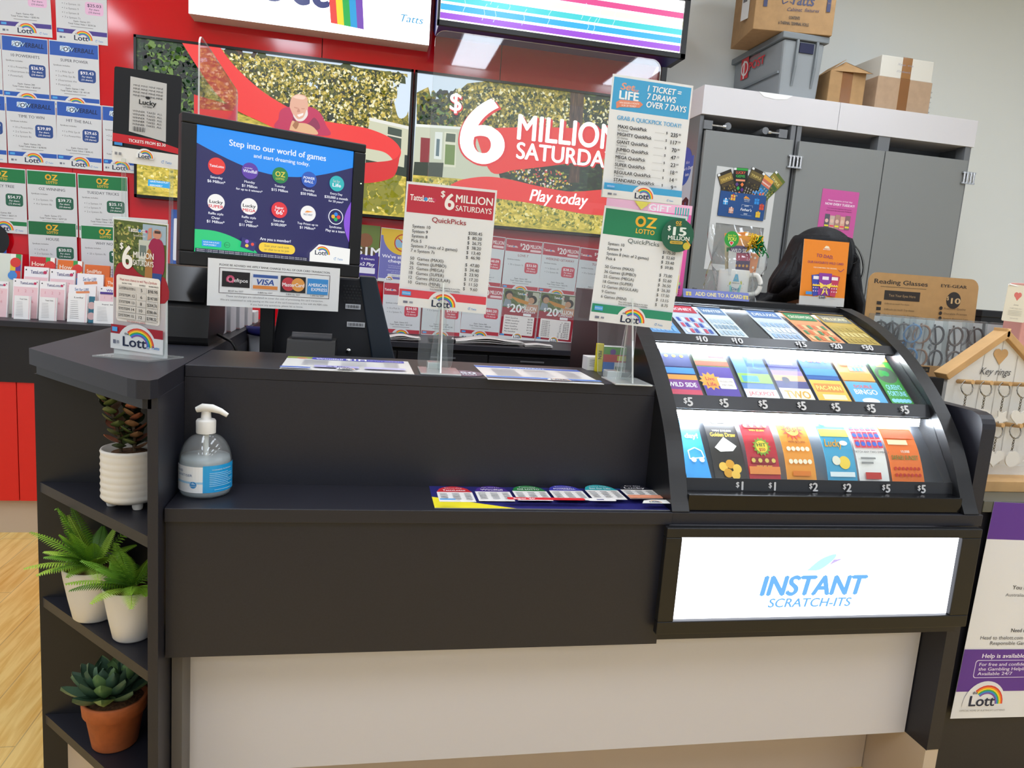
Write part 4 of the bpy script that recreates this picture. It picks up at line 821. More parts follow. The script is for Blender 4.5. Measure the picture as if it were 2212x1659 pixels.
holder('price_sign', (1.0301,.2041,1.6458), 2, .192, .263, 'white and sky blue sign reading 1 TICKET = 7 DRAWS OVER 7 DAYS', sl, None, roll=-.4)
def oz(a):
    a.rect(2,2,98,24,C('1f7d55')); ozl(a, 52, 9.5, 8.4); a.text('QuickPicks', 52, 27, 3.8, C('4a5a56'), bold=.01, w=38, res=4)
    L = ['System 10','System 9','System 8 (min of 2 games)','Pick 6']; Pn = ['$175.20','$  52.60','$  23.40','$  59.85']
    for i in range(4): a.text(L[i], 10, 31.5+4.3*i, 2.5, C('3a3e40'), al='l', bold=.02, res=3); a.text(Pn[i], 92, 33+4.3*i, 2.5, C('3a3e40'), al='r', bold=.02, res=3)
    for i, (l, p) in enumerate((('50 Games (MAXI)','$  73.00'),('36 Games (JUMBO)','$  52.60'),('25 Games (MEGA)','$  36.50'),('18 Games (SUPER)','$  26.30'),('12 Games (REGULAR)','$  17.50'),('9 Games','$  13.15'),('6 Games (MINI)','$    8.75'))): a.text(l, 10, 51.5+4.35*i, 2.5, C('3a3e40'), al='l', bold=.02, res=3); a.text(p, 92, 53+4.35*i, 2.5, C('3a3e40'), al='r', bold=.02, res=3)
    a.text('Please check details appearing on your ticket.', 50, 80.6, 1.3, C('3a3a3a'), bold=.02, w=36); a.text('Sorry limited shares, subject to availability.', 50, 82.4, 1.3, C('3a3a3a'), bold=.03, w=36)
    footer(a, '2a8a68', 84.5, 92); a.text('HAVE FUN & PLAY', 9, 88.2, .9, C('f0f0f4'), bold=.02, w=9)
holder('price_sign', (1.0392,.2077,1.3637), -5.7, .195, .262, 'white price sign with a green head below the sky blue sign', oz, None, roll=-2.8)
a = Art(.076, .076, (1.118,.186,1.445), yaw=-5.7, t=.001)
n = 28; q = [(50+50*math.cos(2*math.pi*i/n), 50-50*math.sin(2*math.pi*i/n)) for i in range(n)]
v = [a.P(*p) for p in q]+[a.P(*p,-.001) for p in q]; gr = C('1d5a42'); a.add(v, [list(range(n)), list(range(n,2*n))[::-1]]+[(i,n+i,n+(i+1)%n,(i+1)%n) for i in range(n)], gr)
ozl(a, 50, 13, 8); a.text('$', 22, 30, 14, C('dfe9e2'), bold=.05); a.text('15', 55, 38, 24, C('dfe9e2'), bold=.08, w=42, res=4); a.text('MILLION', 54, 58, 12, C('dfe9e2'), bold=.05, w=66, res=4); a.rect(28,67,68,76,C('c8a83a'),.003); a.text('THIS TUESDAY', 48, 71.5, 4, C('2a4a3a'), bold=.03, w=32); a.disc(80,80,11,C('c8b83a')); a.line([(78,62),(92,78)],4,C('d8a040'))
a.build('round_tag', label='round green tag reading $15 MILLION on the green-headed price sign', cat='tag')
# stands: clear foot, crossed fins and stem
for x, y, zt, lb in ((.596,.214,1.25,'clear acrylic stand holding up the red-headed price sign'),(1.033,.188,1.245,'clear acrylic stand holding up the green-headed price sign')):
    t = thing('sign_stand', (x,y,1.1), lb, 'sign stand')
    plate([(x-.022,1.104),(x+.022,1.104),(x+.006,zt+.02),(x-.006,zt+.02)], 'y', y+.02, y+.0235).build('fin', t)
    plate([(y-.035,1.104),(y+.05,1.104),(y+.03,zt+.05),(y+.018,zt+.05)], 'x', x-.002, x+.0015).build('fin', t)
    MB().box(x-.045,x+.045,y-.045,y+.06,1.1,1.104,EDGE).build('foot', t, bevel=.0015)
# tall red table sign in an inverted T holder
t = thing('table_sign', (-.033,.2354,1.1), 'tall narrow red table sign reading $6 MILLION SATURDAYS on the cut-corner unit', 'sign')
a = Art(.123, .27, (-.0334,.2354,1.2473), yaw=-21, tilt=-2, roll=-2.4, base=C('e2e2e0',.3), t=.003, side=EDGE)
a.rect(1,1,99,88,C('a81c2c')); a.rect(1,1,99,44,C('55642e')); a.foliage([(2,3),(60,3),(60,36),(2,36)], 220, (.6,1.8), [C('6e7f3a'),C('8f9a4a'),C('35421c'),C('4a5a28'),C('b0a860')], 9); a.rect(55,2,98,16,C('9fb4c4')); a.rect(48,14,70,30,C('c4c9bc')); a.rect(50,18,62,26,C('6f7d78'))
a.poly(smooth([(2,44),(10,34),(30,33),(50,40),(72,42),(98,41),(98,60),(2,60)],4), C('9c1624'))
a.poly(smooth([(66,18),(74,12),(90,13),(96,22),(94,38),(76,40),(70,30),(66,18)],4), C('9c1f4a')); a.disc(82,8.5,3.6,C('c98f78')); a.rect(77,6,88,8,C('4a3a34')); a.poly([(64,14),(66,5),(72,4),(72,12)], C('c98f78')); a.poly([(73,38),(92,38),(90,46),(73,46)], C('2a4a8c')); a.poly(smooth([(60,44),(62,26),(68,20),(74,26),(74,44)],4), C('a8743c'))
tlotto(a,46,7,36,3.4); a.text('Second Division', 50, 11, 1.7, C('e8e4dc'), w=22)
a.text('$', 17, 20, 4.6, C('f2efe8'), bold=.05); a.text('6', 28, 28, 17, C('f2efe8'), bold=.075, w=20, res=5); a.text('MILLION', 58, 25.5, 4.6, C('f2efe8'), bold=.05, w=38, res=4); a.text('SATURDAYS', 58, 31.5, 4.2, C('f2efe8'), bold=.05, w=38, res=4)
a.rect(8,42,90,78,C('efe9e0'),.006); a.text('Want more chances to win! Play a Syndicate', 49, 45.5, 1.9, C('b02430'), bold=.03, w=70)
for u, s in ((28,'ENTRY TYPE'),(57,'SHARES'),(78,'SHARE PRICE')): a.text(s, u, 48.5, 1.1, C('2a2a2a'), bold=.03, maxw=18)
for i, (n, s, p) in enumerate((('2x SYSTEM 8 & SYSTEM 11','5','$98.90'),('SYSTEM 12','6','$147.00'),('SYSTEM 13','8','$204.76'),('SYSTEM 14','10','$286.66'),('SYSTEM 15','12','$398.22'))):
    v = 50+5.2*i; a.rect(12,v,46,v+4.6,C('d2ccc4')); a.rect(47.5,v,65,v+4.6,C('d2ccc4')); a.rect(66.5,v,87,v+4.6,C('d2ccc4')); a.text(n, 29, v+2.2, 2, C('2a2a2c'), bold=.03, maxw=30); a.text(s, 56, v+2.3, 2.4, C('2a2a2c'), bold=.03); a.text(p, 77, v+2.3, 2.4, C('2a2a2c'), bold=.03, maxw=18)
a.text('Hurry, limited shares available!', 48, 77, 1.4, C('b02430'), bold=.03, w=34); footer(a, 'a01a2a', 81, 88); a.build('sheet', t)
co, si = math.cos(R(-21)), math.sin(R(-21))
def loc2(u, v): return (-.0334+u*co-v*si, .2354+u*si+v*co)
MB().prism([loc2(*p) for p in ((-.072,-.05),(.055,-.05),(.068,.05),(-.058,.05))], 'z', 1.1, 1.103, clear('acrylic_foot','e6f2ec',.25)).build('foot', t)
MB().prism([loc2(*p) for p in ((-.0615,.0005),(.0615,.0005),(.0615,.0045),(-.0615,.0045))], 'z', 1.103, 1.388, ACR, side=EDGE).build('back_sheet', t)
# black lottery sign on its own clear stand
t = thing('table_sign', (-.17,.789,1.1), 'black sign with a white ticket strip and TICKETS FROM $2.30', 'sign')
a = Art(.172, .242, (-.1699,.789,1.6686), yaw=-5.8, tilt=-3, roll=-3.2, base=C('151416',.3), t=.002, rad=.006)
a.rect(0,84,100,100,C('e9e6df')); a.poly([(0,70),(60,71),(100,77),(100,83),(55,80),(0,79)], C('c8202a')); a.text('TICKETS FROM $2.30', 52, 75.5, 3.2, C('f0eeea'), bold=.05, w=56, res=4)
a.poly([(24,8),(78,10),(80,72),(24,66)], C('c2c0bc'))
for i in range(4):
    a.text('MINE MINE MINE MINE', 51, 16.5+3.5*i, 1.9, C('2a2a2c'), w=44, res=3); a.text('WINNER  TAKES  ALL', 51, 43.5+3.5*i, 2.0, C('2a2a2c'), w=44, res=3)
a.text('WINNER  TAKES  ALL', 51, 57.5, 2, C('2a2a2c'), w=44, res=3); a.text('Lucky', 51, 33, 5, C('141416'), bold=.06, w=26, res=4); a.text('LOTTERIES', 51, 37.6, 1.7, C('141416'), bold=.04, w=14); a.disc(51,28,2.4,C('141416'),ry=1.4)
for i in range(14): a.rect(30+1.4*i,60,30.3+1.4*i+.5*(i%3)/2,65,C('2a2a2c'))
lott(a, 50, 92, 8); tatts(a, 86, 94, 2.4); a.rect(4,79.5,16,82.5,C('3f8fd0')); a.rect(5,90,9,93,C('8a8a8c')); a.rect(11,90,15,93,C('8a8a8c')); a.build('sheet', t)
plate([(-.235,1.104),(-.225,1.104),(-.225,1.56),(-.235,1.56)], 'y', .795, .798).build('stem', t); plate([(-.115,1.104),(-.105,1.104),(-.105,1.56),(-.115,1.56)], 'y', .795, .798).build('stem', t)
MB().box(-.25,-.09,.75,.85,1.1,1.104,clear('acrylic_foot','e6f2ec',.25)).build('foot', t)
# ================================================================ customer screen
mx = Matrix.Translation((.2044,.5152,1.4643)) @ Matrix.Rotation(R(22), 4, 'Z') @ Matrix.Rotation(R(.8), 4, 'Y')
t = thing('customer_screen', (.2,.6,1.075), 'black customer screen on a post facing over the counter', 'monitor')
b = MB(); b.T = mx
W_, H_ = .2215, .1725
for q in ((-W_,W_,.150,H_),(-W_,W_,-H_,-.139),(-W_,-.1885,-.139,.15),(.1895,W_,-.139,.15)): b.box(q[0],q[1],0,.014,q[2],q[3],BLACK)
b.box(-W_,W_,.012,.045,-H_,H_,BLACK)
b.build('bezel', t, bevel=.003)
ax = (mx.to_3x3() @ Vector((1,0,0)), mx.to_3x3() @ Vector((0,0,1)))
a = Art(.378, .289, mx @ Vector((.0005,.006,.0055)), axes=ax, dl=.00015)
def SE(h): return E(h, 1.0)
a.rect(0,0,100,100,SE('1a1858')); a.poly([(0,0),(100,0)]+[(100-100*k/16, 14+16.5*math.sin(math.pi*k/16)) for k in range(17)], SE('0f8cf0'))
a.poly(smooth([(0,82),(12,82),(24,86),(36,94),(40,100)],4)+[(0,100)], SE('22c878')); a.poly([(100-4.4*math.sin(math.pi*k/12), 44+36*k/12) for k in range(13)], SE('8a52d8'))
wt = SE('f0f2fa')
a.text('Step into our world of games', 50, 9.7, 5, wt, bold=.04, w=62, res=4); a.text('and start dreaming today.', 52, 17, 3.2, wt, bold=.03, w=36, res=4)
us = (12,32,51,70,89)
def tl_(u, v, r): a.text('TattsLotto', u, v, 2.2, wt, bold=.04, w=9)
G1 = [('e8342e','Saturday',['$6 Million*']),('5a36a4','Monday',['$1 Million','for up to 6 winners*']),('178044','Tuesday',['$15 Million']),('2456b8','Thursday',['$50 Million']),('2ab4b8','Every Day',['$20,000 a month','for 20 years*'])]
G2 = [('f2f0ee','Raffle style',['Over','$1 Million*']),('f2f0ee','Raffle style',['Over','$11 Million*']),('e22c36','Saturday',['$100,000*']),('f2f0ee','Top Prizes up to',['$1 Million*']),('1a1858','Syndicates',['Play as a team'])]
for row, v0 in ((G1,30),(G2,59)):
    for i, (h, s, ls) in enumerate(row):
        u = us[i]; v = v0
        if row is G2 and i == 4: a.disc(u,v,6.8,wt); a.disc(u,v,6.1,SE('1a1858'))
        else: a.disc(u,v,6.7,SE(h))
        if row is G1:
            if i == 0: a.text('TattsLotto', u, v, 2.0, wt, bold=.05, w=8.6)
            if i == 1: a.text('Windfall', u, v+.3, 2.6, wt, bold=.04, w=8.6); a.text('weekday', u-1, v-2.2, 1.1, wt, w=5)
            if i == 2: a.text('OZ', u, v-1, 4.2, SE('e8cf4a'), bold=.06, w=6.4); a.text('LOTTO', u, v+3, 1.6, SE('e8cf4a'), bold=.05, w=5.4)
            if i == 3: a.text('POWER', u, v-1.2, 2.2, wt, bold=.05, w=7.6, sh=.15); a.text('BALL', u, v+1.7, 2.2, wt, bold=.05, w=6, sh=.15)
            if i == 4: a.text('Set for', u-.3, v-2, 2.4, SE('b8c4c4'), bold=.05, w=5); a.text('Life', u, v+1.4, 3, wt, bold=.06, w=6)
        else:
            if i < 2: a.text('Lucky', u, v-.5, 2.6, SE('24242c'), bold=.05, w=8); a.text(('SUPER','MEGA')[i], u, v+3.2, 2.4, SE('d8283a'), bold=.05, w=9 if i == 0 else 8)
            if i == 2: a.text('Super', u, v-2, 2.2, wt, bold=.05, w=5.6); a.text("'66'", u, v+1.8, 3.8, wt, bold=.05, w=6)
            if i == 3: a.text('INSTANT', u, v+1, 1.6, SE('4a5a7c'), bold=.04, w=6); a.poly([(u-2.5,v-.6),(u-1,v-2.4),(u+3.4,v-2),(u,v-.8)], SE('ee9a4a'))
            if i == 4:
                for h2, du, dv in (('2a86e0',0,-2.2),('e8b02a',-1.9,0),('e03a34',1.9,0),('22b45a',0,2.2)): a.disc(u+du,v+dv,1.7,SE(h2),14)
        a.text(s, u, v+9, 1.9, wt, bold=.03, res=3)
        for j, l in enumerate(ls): a.text(l, u, v+12.4+3.2*j, 2.2 if l[0] in '$OP' else 1.8, wt, bold=.04, maxw=17, res=3)
a.rect(4,90,15.5,95,SE('2a9ce0')); a.text('HAVE FUN & PLAY', 9.6, 91.6, 1.1, wt, bold=.03, w=9.5); a.text('RESPONSIBLY', 8.8, 93.6, 1.1, wt, bold=.03, w=7.6); a.disc(19,92.5,2.3,SE('0f5a3c')); a.disc(19,92.5,2,SE('22c878')); a.text('18+', 19, 92.5, 1.5, SE('0f5a3c'), w=2.6)
a.poly([(28,85),(37,88),(35.5,96),(27,93)], SE('2a2a6c')); a.disc(31,88,1.5,SE('9a6ae0')); a.disc(34.5,90,1.3,SE('e84a3a')); a.disc(31,91.5,1.4,SE('f0c84a'))
a.text('Are you a member?', 49, 84.5, 2.4, wt, bold=.04, w=20, res=3); a.rect(38.5,87.5,62,95.5,SE('f4cf3a'),.011); a.text('Scan your card now', 50, 90, 1.9, SE('3a3a4a'), w=16); a.text('or chat to us to join', 50, 93, 1.9, SE('3a3a4a'), w=16)
a.poly([(72,100)]+[(72+6*math.sin(R(q)), 84.5+8*(1-math.sin(R(q)))) for q in range(0,91,15)]+[(100,86),(100,100)], SE('f1f1ee')); lott(a, 80, 93, 7, mk=SE, disc=False); tatts(a, 93, 96, 1.8, SE)
a.rect(0,97,71,100,SE('14143c'))
for i in range(2): a.text('Division 1 prize pool. Odds and limits apply to each game shown on this screen. Know the cost, know when to stop.', 1, 97.8+1.3*i, .8, wt, al='l', w=69)
a.build('display', t)
MB().ball(mx @ Vector((.2115,-.001,.072)), .0015, .0015, .0015, E('c8ffb0',3), 8, 6).build('power_light', t)
MB().box(.157,.191,.60,.634,.95,1.36,BLACK).build('post', t, bevel=.002)
MB().box(.13,.22,.56,.68,.93,.95,BLACK).build('foot', t)
# notice hanging under the screen
a = Art(.325, .113, mx @ Vector((.0035,-.004,-.2075)), axes=ax, base=C('e6e6e4',.3), t=.0008, side=EDGE)
a.text('PLEASE BE ADVISED WE APPLY BANK CHARGE TO ALL OF OUR CARD TRANSACTION.', 50, 12, 4.2, C('2a2a2a'), bold=.035, w=84, res=3)
for q in ((8,18,92,19),(8,71,92,72),(8,18,8.4,72),(91.6,18,92,72)): a.rect(*q, C('3a2222'))
a.rect(10,25,30,58,C('191618')); a.arc(16,42,4,9,-60,220,C('c04a6a'),10); a.arc(16,42,4,7,120,400,C('d87a94'),8); a.text('eftpos', 23.5, 43, 8, C('e8e6e4'), bold=.03, w=10, res=3)
a.rect(31.5,26,51.5,60,C('d8dade')); a.rect(32.3,27.5,50.8,34,C('3a5a9c')); a.rect(32.3,51,50.8,58.5,C('d8843c')); a.text('VISA', 41.5, 43, 12, C('2a4a94'), bold=.06, w=14, sh=.2, res=3)
a.rect(53,26,72.5,62,C('1c1a1c')); a.disc(59,44,15,C('c03a44')); a.disc(66.5,44,15,C('e09a4a')); a.text('MasterCard', 62.8, 45, 8, C('f0ecec'), bold=.05, w=17, res=3)
a.rect(73.8,28,90.5,63,C('3f8fd0')); a.text('AMERICAN', 82, 42, 7, C('eef2f6'), bold=.05, w=15, res=3); a.text('EXPRESS', 83.5, 52, 7, C('eef2f6'), bold=.05, w=13, res=3)
for u, s in ((20,'$0.07 Inc GST'),(41.5,'0.80% Inc GST'),(62.8,'0.80% Inc GST'),(82,'1.49% Inc GST')): a.text(s, u, 66.5, 3.4, C('4a4a4a'), bold=.02, w=11, res=3)
a.text('These surcharges are calculated to cover the cost of processing this card transaction.', 50, 77.5, 3.8, C('5a5a5a'), w=74); a.text('We are committed to only passing on the cost of the card transaction, in line with the RBA rules.', 50, 85.5, 3.8, C('5a5a5a'), w=82); a.text('If you have any questions, please let us know.', 51, 93, 3.8, C('5a5a5a'), w=40)
a.build('notice', label='white laminated bank charge notice hanging below the customer screen', cat='notice')

# ================================================================ grey lockers
GL = mat('locker_grey','838583',.45); GD = mat('locker_dark_grey','6e7072',.45); FAS = mat('fascia_white','d6d3d4',.35)  # darker grey for the side panels, recess back, posts and fittings
t = thing('locker_cabinet', (2.7,2.25,0), 'row of three grey lockers under a white fascia against the white wall', 'cabinet')
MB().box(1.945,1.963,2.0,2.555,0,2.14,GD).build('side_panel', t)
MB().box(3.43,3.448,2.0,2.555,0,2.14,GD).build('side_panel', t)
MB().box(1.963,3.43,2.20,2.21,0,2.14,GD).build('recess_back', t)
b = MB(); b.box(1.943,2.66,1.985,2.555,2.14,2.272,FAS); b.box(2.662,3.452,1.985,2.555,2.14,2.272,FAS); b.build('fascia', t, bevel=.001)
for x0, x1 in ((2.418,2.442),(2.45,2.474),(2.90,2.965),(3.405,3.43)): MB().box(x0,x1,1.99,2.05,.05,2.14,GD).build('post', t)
for x0, x1, zt in ((1.966,2.424,2.066),(2.458,2.930,2.066),(2.936,3.415,2.068)):
    d = MB().box(x0,x1,1.968,1.988,.06,zt,GL).build('door', t, bevel=.001); d['_o'] = tuple(t['_o'])
    if x0 != 2.458: MB().box(x0+.018,x0+.034,1.945,1.968,1.31,1.326,GD).build('knob', d, bevel=.003)
for x, f in ((1.985,1),(2.378,-1)):
    b = MB(); b.box(x-.022,x+.022,1.99,2.02,2.075,2.115,GD); b.tube([(x+.02*f,1.995,2.095),(x+.075*f,1.985,2.092)], .006, METAL); b.tube([(x+.07*f,1.985,2.092),(x+.085*f,1.985,2.092)], .009, METAL); b.build('bracket', t)
for x in (2.088,2.285): MB().tube([(x,2.2,2.085),(x-.004,1.985,2.098)], .017, GD, 16).build('peg', t)
for x, z in ((2.441,1.966),(3.423,1.983)):
    b = MB(); b.box(x-.038,x+.038,1.955,1.968,z+.02,z+.028,METAL); b.box(x-.038,x+.038,1.955,1.968,z-.032,z-.024,METAL)
    for u in (-.026,-.008,.012,.03): b.tube([(x+u,1.958,z-.03),(x+u,1.958,z+.026)], .006, METAL)
    b.build('hinge', t)
MB().prism([(2.22,2.2722),(2.40,2.2722),(2.37,2.252),(2.31,2.246),(2.25,2.252)],'y',1.9835,1.985,C('f0f0ee')).build('tape', t)
# magnetic frame with two windows
b = MB(); b.T = Matrix.Translation((2.197,1.966,1.66)) @ Matrix.Rotation(R(1), 4, 'Y')
PG = mat('frame_white','cfcfcb',.4)
for q in ((-.160,.160,.218,.245),(-.160,.160,-.02,.02),(-.160,.160,-.245,-.215),(-.160,-.128,-.215,-.02),(.128,.160,-.215,-.02),(-.160,-.128,.02,.218),(.128,.160,.02,.218)): b.box(q[0],q[1],0,.003,q[2],q[3],PG)
b.build('picture_frame', label='white two-window frame fixed to the locker door behind the gift mug', cat='frame')
def fan(x, z, roll, base, draw, label, yy, l=.15):
    a = Art(.075, l, (x,yy,z), roll=roll, base=C(base,.3), t=.0005, dl=.0001)
    draw(a); a.rect(1,1,18,8,C('e9e9e6')); a.build('scratch_ticket', label=label, cat='lottery ticket', group='scratch tickets fanned above the blue envelope')
def trip(h1, h2, h3):
    def f(a):
        a.rect(4,10,96,34,C(h1)); a.text('TRIPLE', 50, 24, 8, C(h2), bold=.05, w=76); a.rect(8,36,92,46,C(h3)); a.foliage([(6,48),(94,48),(94,62),(6,62)], 40, (1.5,4), [C(h1),C(h3),C('1c1610')], 2)
        for j in range(3):
            for i in range(5): a.text('$', 14+18*i, 68+9*j, 5, C('c8bfae'), bold=.04)
    return f
def gems(a):
    a.rect(2,1,98,8,C('2a9a3a')); a.text('LUCKY', 50, 15, 8, C('e8623a'), bold=.05, w=66); a.text('GEMS', 50, 26, 8, C('3ab04a'), bold=.05, w=64); a.rect(20,36,84,42,C('e8946a'))
    for u, v, h in ((30,52,'5a3a7c'),(66,52,'e87a3a'),(40,64,'2fa04a'),(68,68,'5a2a7c'),(50,80,'e8683a')): a.poly([(u-12,v),(u,v-7),(u+12,v),(u,v+7)], C(h))
def cross(a):
    a.rect(2,2,98,14,C('e0a23a')); a.rect(2,14,98,34,C('c86a50')); a.text('Crossword', 50, 24, 7, C('f0e4d8'), bold=.05, w=84)
    for j in range(6):
        for i in range(5):
            if (i*3+j*2) % 4: a.rect(10+16*i,46+7*j,24+16*i,52+7*j,C('3a8fd8' if (i+j) % 5 else 'e8623a'))
fan(2.328,1.835,-42,'5a6a24',trip('8a7a2a','d8cc7a','3a5a2a'),'green-gold scratch ticket tilted furthest over at the end of the fan',1.9645)
fan(2.279,1.818,-29,'2a6a8c',cross,'blue crossword scratch ticket tucked between two gold ones',1.9637)
fan(2.237,1.838,-17,'2e2618',trip('6a5a2a','c8b060','3a3020'),'dark gold scratch ticket standing tallest in the middle of the fan',1.9629)
fan(2.168,1.835,2,'141a14',gems,'black scratch ticket reading LUCKY GEMS in the fan',1.9637)
fan(2.110,1.816,25,'2a2216',trip('8a7230','d8b85a','4a3c20'),'dark gold scratch ticket leaning out over the envelope corner',1.9621)
a = Art(.242, .118, (2.192,1.9605,1.733), roll=-1.5, base=C('1c4a84'), t=.0015, dl=.00012)
for u, v, h, r in ((28,22,'e8b83a','c03a2a'),(13,42,'3a9ad8','e8f0f4'),(80,26,'2f8fd8','1f6ab0'),(92,46,'d0503a','b03a2a'),(27,74,'c8907a','e8d0c0'),(86,78,'d8c03a','e8a02a')): a.rect(u-5,v-11,u+5,v+11,C(h)); a.rect(u-.7,v-11,u+.7,v+11,C(r)); a.rect(u-5,v-3,u+5,v,C(r)); a.disc(u,v-12,3.5,C(r),10)
a.poly([(50,20),(54,9),(60,14),(64,20)], C('e0953a')); a.text('INSTANT', 58, 24, 5, C('d8e0e8'), bold=.05, w=13); a.text('SCRATCH-ITS', 58, 31, 3, C('d8e0e8'), bold=.03, w=11)
for q in ((48,45,72,45.8),(48,86,72,86.8),(48,45,48.4,54),(71.6,45,72,54)): a.rect(*q, C('c8d4e0'))
a.text('HAPPY', 59, 49, 6, C('d8e0e8'), bold=.04, w=10); a.text("Father's", 59, 64, 11, C('e4eaf0'), bold=.05, w=24, sh=.2, res=3); a.text('DAY', 59, 81, 6, C('d8e0e8'), bold=.05, w=8)
a.build('gift_envelope', label="dark blue envelope reading Father's DAY below the fanned scratch tickets", cat='envelope')
a = Art(.205, .40, (2.715,1.9665,1.655), roll=-.6, base=C('c8569a'), t=.0004)
a.poly([(0,100),(0,58),(20,78),(60,95),(100,60),(100,100)], C('e0a06a')); a.poly([(0,46),(16,62),(0,78)], C('b03a80'))
a.text('New magazine arrival day:', 52, 13, 2, C('f0d8e8'), bold=.02, w=66); a.text('NOW EVERY TUESDAY!', 52, 17.5, 2.8, C('f6ecf4'), bold=.05, w=80); a.text('Your favourite magazines will now be', 52, 22.5, 1.5, C('7a2a5a'), w=66); a.text('delivered in this store each TUESDAY', 52, 25.2, 1.5, C('7a2a5a'), w=70)
for i, h in enumerate(('5a5a64','c8b0a0','b08a7a','d8a890','8a6a6a')): a.rect(16+14*i,30+1.5*(i%2),29+14*i,47,C(h)); a.disc(22+14*i,38,2.4,C('e0bca8'),12); a.rect(17+14*i,43,28+14*i,45,C(('e8d83a','e84a5a')[i%2]))
a.build('poster', label='pink and orange poster reading NOW EVERY TUESDAY! on the locker door behind the person', cat='poster')
a = Art(.215, .42, (1.9440,2.13,1.745), axes=((0,-1,0),(0,0,1)), base=C('bcc8d4'), t=.0006)
a.disc(50,10,22,C('2456b4'),30); a.rect(0,0,100,12,C('2456b4')); a.text("It's a", 70, 6, 3.4, C('e8eef6'), bold=.03); a.text("Father's Day", 62, 13, 3.6, C('e8eef6'), bold=.04, w=70); a.text('lotto', 72, 20, 3.6, C('e8eef6'), bold=.04); a.poly([(60,50),(80,46),(96,50),(94,72),(62,72)], C('2a2430')); a.rect(66,52,72,70,C('8a3a3a')); a.rect(76,52,82,70,C('3a5a8a'))
a.build('poster', label="pale poster with a blue disc reading It's a Father's Day on the locker end panel", cat='poster')
# ================================================================ things on the lockers
CARD = mat('cardboard','a88458',.7,noise=.08,scale=30); CARDL = mat('cardboard_light','b09478',.7,noise=.06,scale=30); TAPE = clear('packing_tape','d8b27c',.25,1,.15,'b4864c'); WCARD = mat('white_card','d8d4c8',.6)
t = thing('storage_tub', (2.45,2.29,2.272), 'grey plastic postal tub with a handle slot beneath the big carton', 'tub')
TG = mat('tub_grey','8f9496',.5); TGD = mat('tub_dark_grey','7a8083',.5)  # rim and ribs in a darker grey than the body
b = MB(); x0, x1, y0, y1 = 2.345,2.565,2.03,2.53; z0, z1 = 2.272,2.572
b.frustum([(x0+.012,y0+.01,z0),(x1-.006,y0+.01,z0),(x1-.006,y1,z0),(x0+.012,y1,z0)], [(x0,y0,z1-.03),(x1,y0,z1-.03),(x1,y1,z1-.03),(x0,y1,z1-.03)], TG); b.build('body', t, bevel=.012)
MB().box(x0-.014,x1+.014,y0-.012,y1+.012,z1-.03,z1,TGD).build('rim', t, bevel=.004)
for x in (x0+.07,x1-.045): MB().prism([(y0-.012,z1-.03),(y0-.012,z0+.15),(y0+.004,z0+.06),(y0+.004,z1-.03)],'x',x-.006,x+.006,TGD).build('rib', t)
MB().box(x0+.085,x1-.06,y0-.004,y0+.01,z1-.085,z1-.04,mat('dark_slot','10143a',.6)).build('handle_slot', t)
MB().box(x0-.006,x0+.004,y0+.02,y1-.02,z0+.115,z0+.125,TGD).build('rib', t)
a = Art(.26, .11, (2.341,2.31,2.49), axes=((0,-1,0),Vector((-.04,0,1)).normalized()), dl=.0004)
a.rect(2,2,32,98,C('d02a34')); a.disc(17,50,34,C('e8e6e2')); a.disc(17,50,26,C('d02a34')); a.rect(12,14,17,96,C('e8e6e2')); a.text('AUSTRALIA', 58, 18, 13, C('c05058'), w=40); a.text('POST', 66, 52, 36, C('d02a34'), bold=.08, w=62, res=3)
a.build('label_print', t)
def carton(name, x0, x1, y0, y1, z0, z1, yaw, m, label, tape=True, flap=False, art=None):
    t = thing(name, ((x0+x1)/2,(y0+y1)/2,z0), label, 'box', 'cartons on top of the lockers')
    T = Matrix.Translation(((x0+x1)/2,(y0+y1)/2,0)) @ Matrix.Rotation(R(yaw),4,'Z'); w, d = (x1-x0)/2, (y1-y0)/2
    b = MB(); b.T = T; b.box(-w,w,-d,d,z0,z1,m); b.build('body', t, bevel=.003)
    if tape:
        b = MB(); b.T = T; b.box(-.03,.024,-d-.001,-d+.002,z0+.0,z1+.001,TAPE); b.build('tape', t)
    if flap:
        b = MB(); b.T = T; b.frustum([(-w,-d,z1),(w,-d,z1),(w,-d+.004,z1),(-w,-d+.004,z1)], [(-w*.1,-d+.02,z1+.05),(w*1.15,-d-.04,z1-.01),(w*1.15,-d-.036,z1-.008),(-w*.1,-d+.024,z1+.052)], m); b.frustum([(-w,-d,z1),(-w,d,z1),(-w+.003,d,z1),(-w+.003,-d,z1)], [(-w+.07,-d,z1+.055),(-w+.07,d,z1+.055),(-w+.073,d,z1+.055),(-w+.073,-d,z1+.055)], m); b.build('flap', t)
    if art:
        a = Art(2*w, z1-z0, T @ Vector((0,-d-.001,(z0+z1)/2)), yaw=yaw, dl=.0002); art(a); a.build('print', t)
    return t
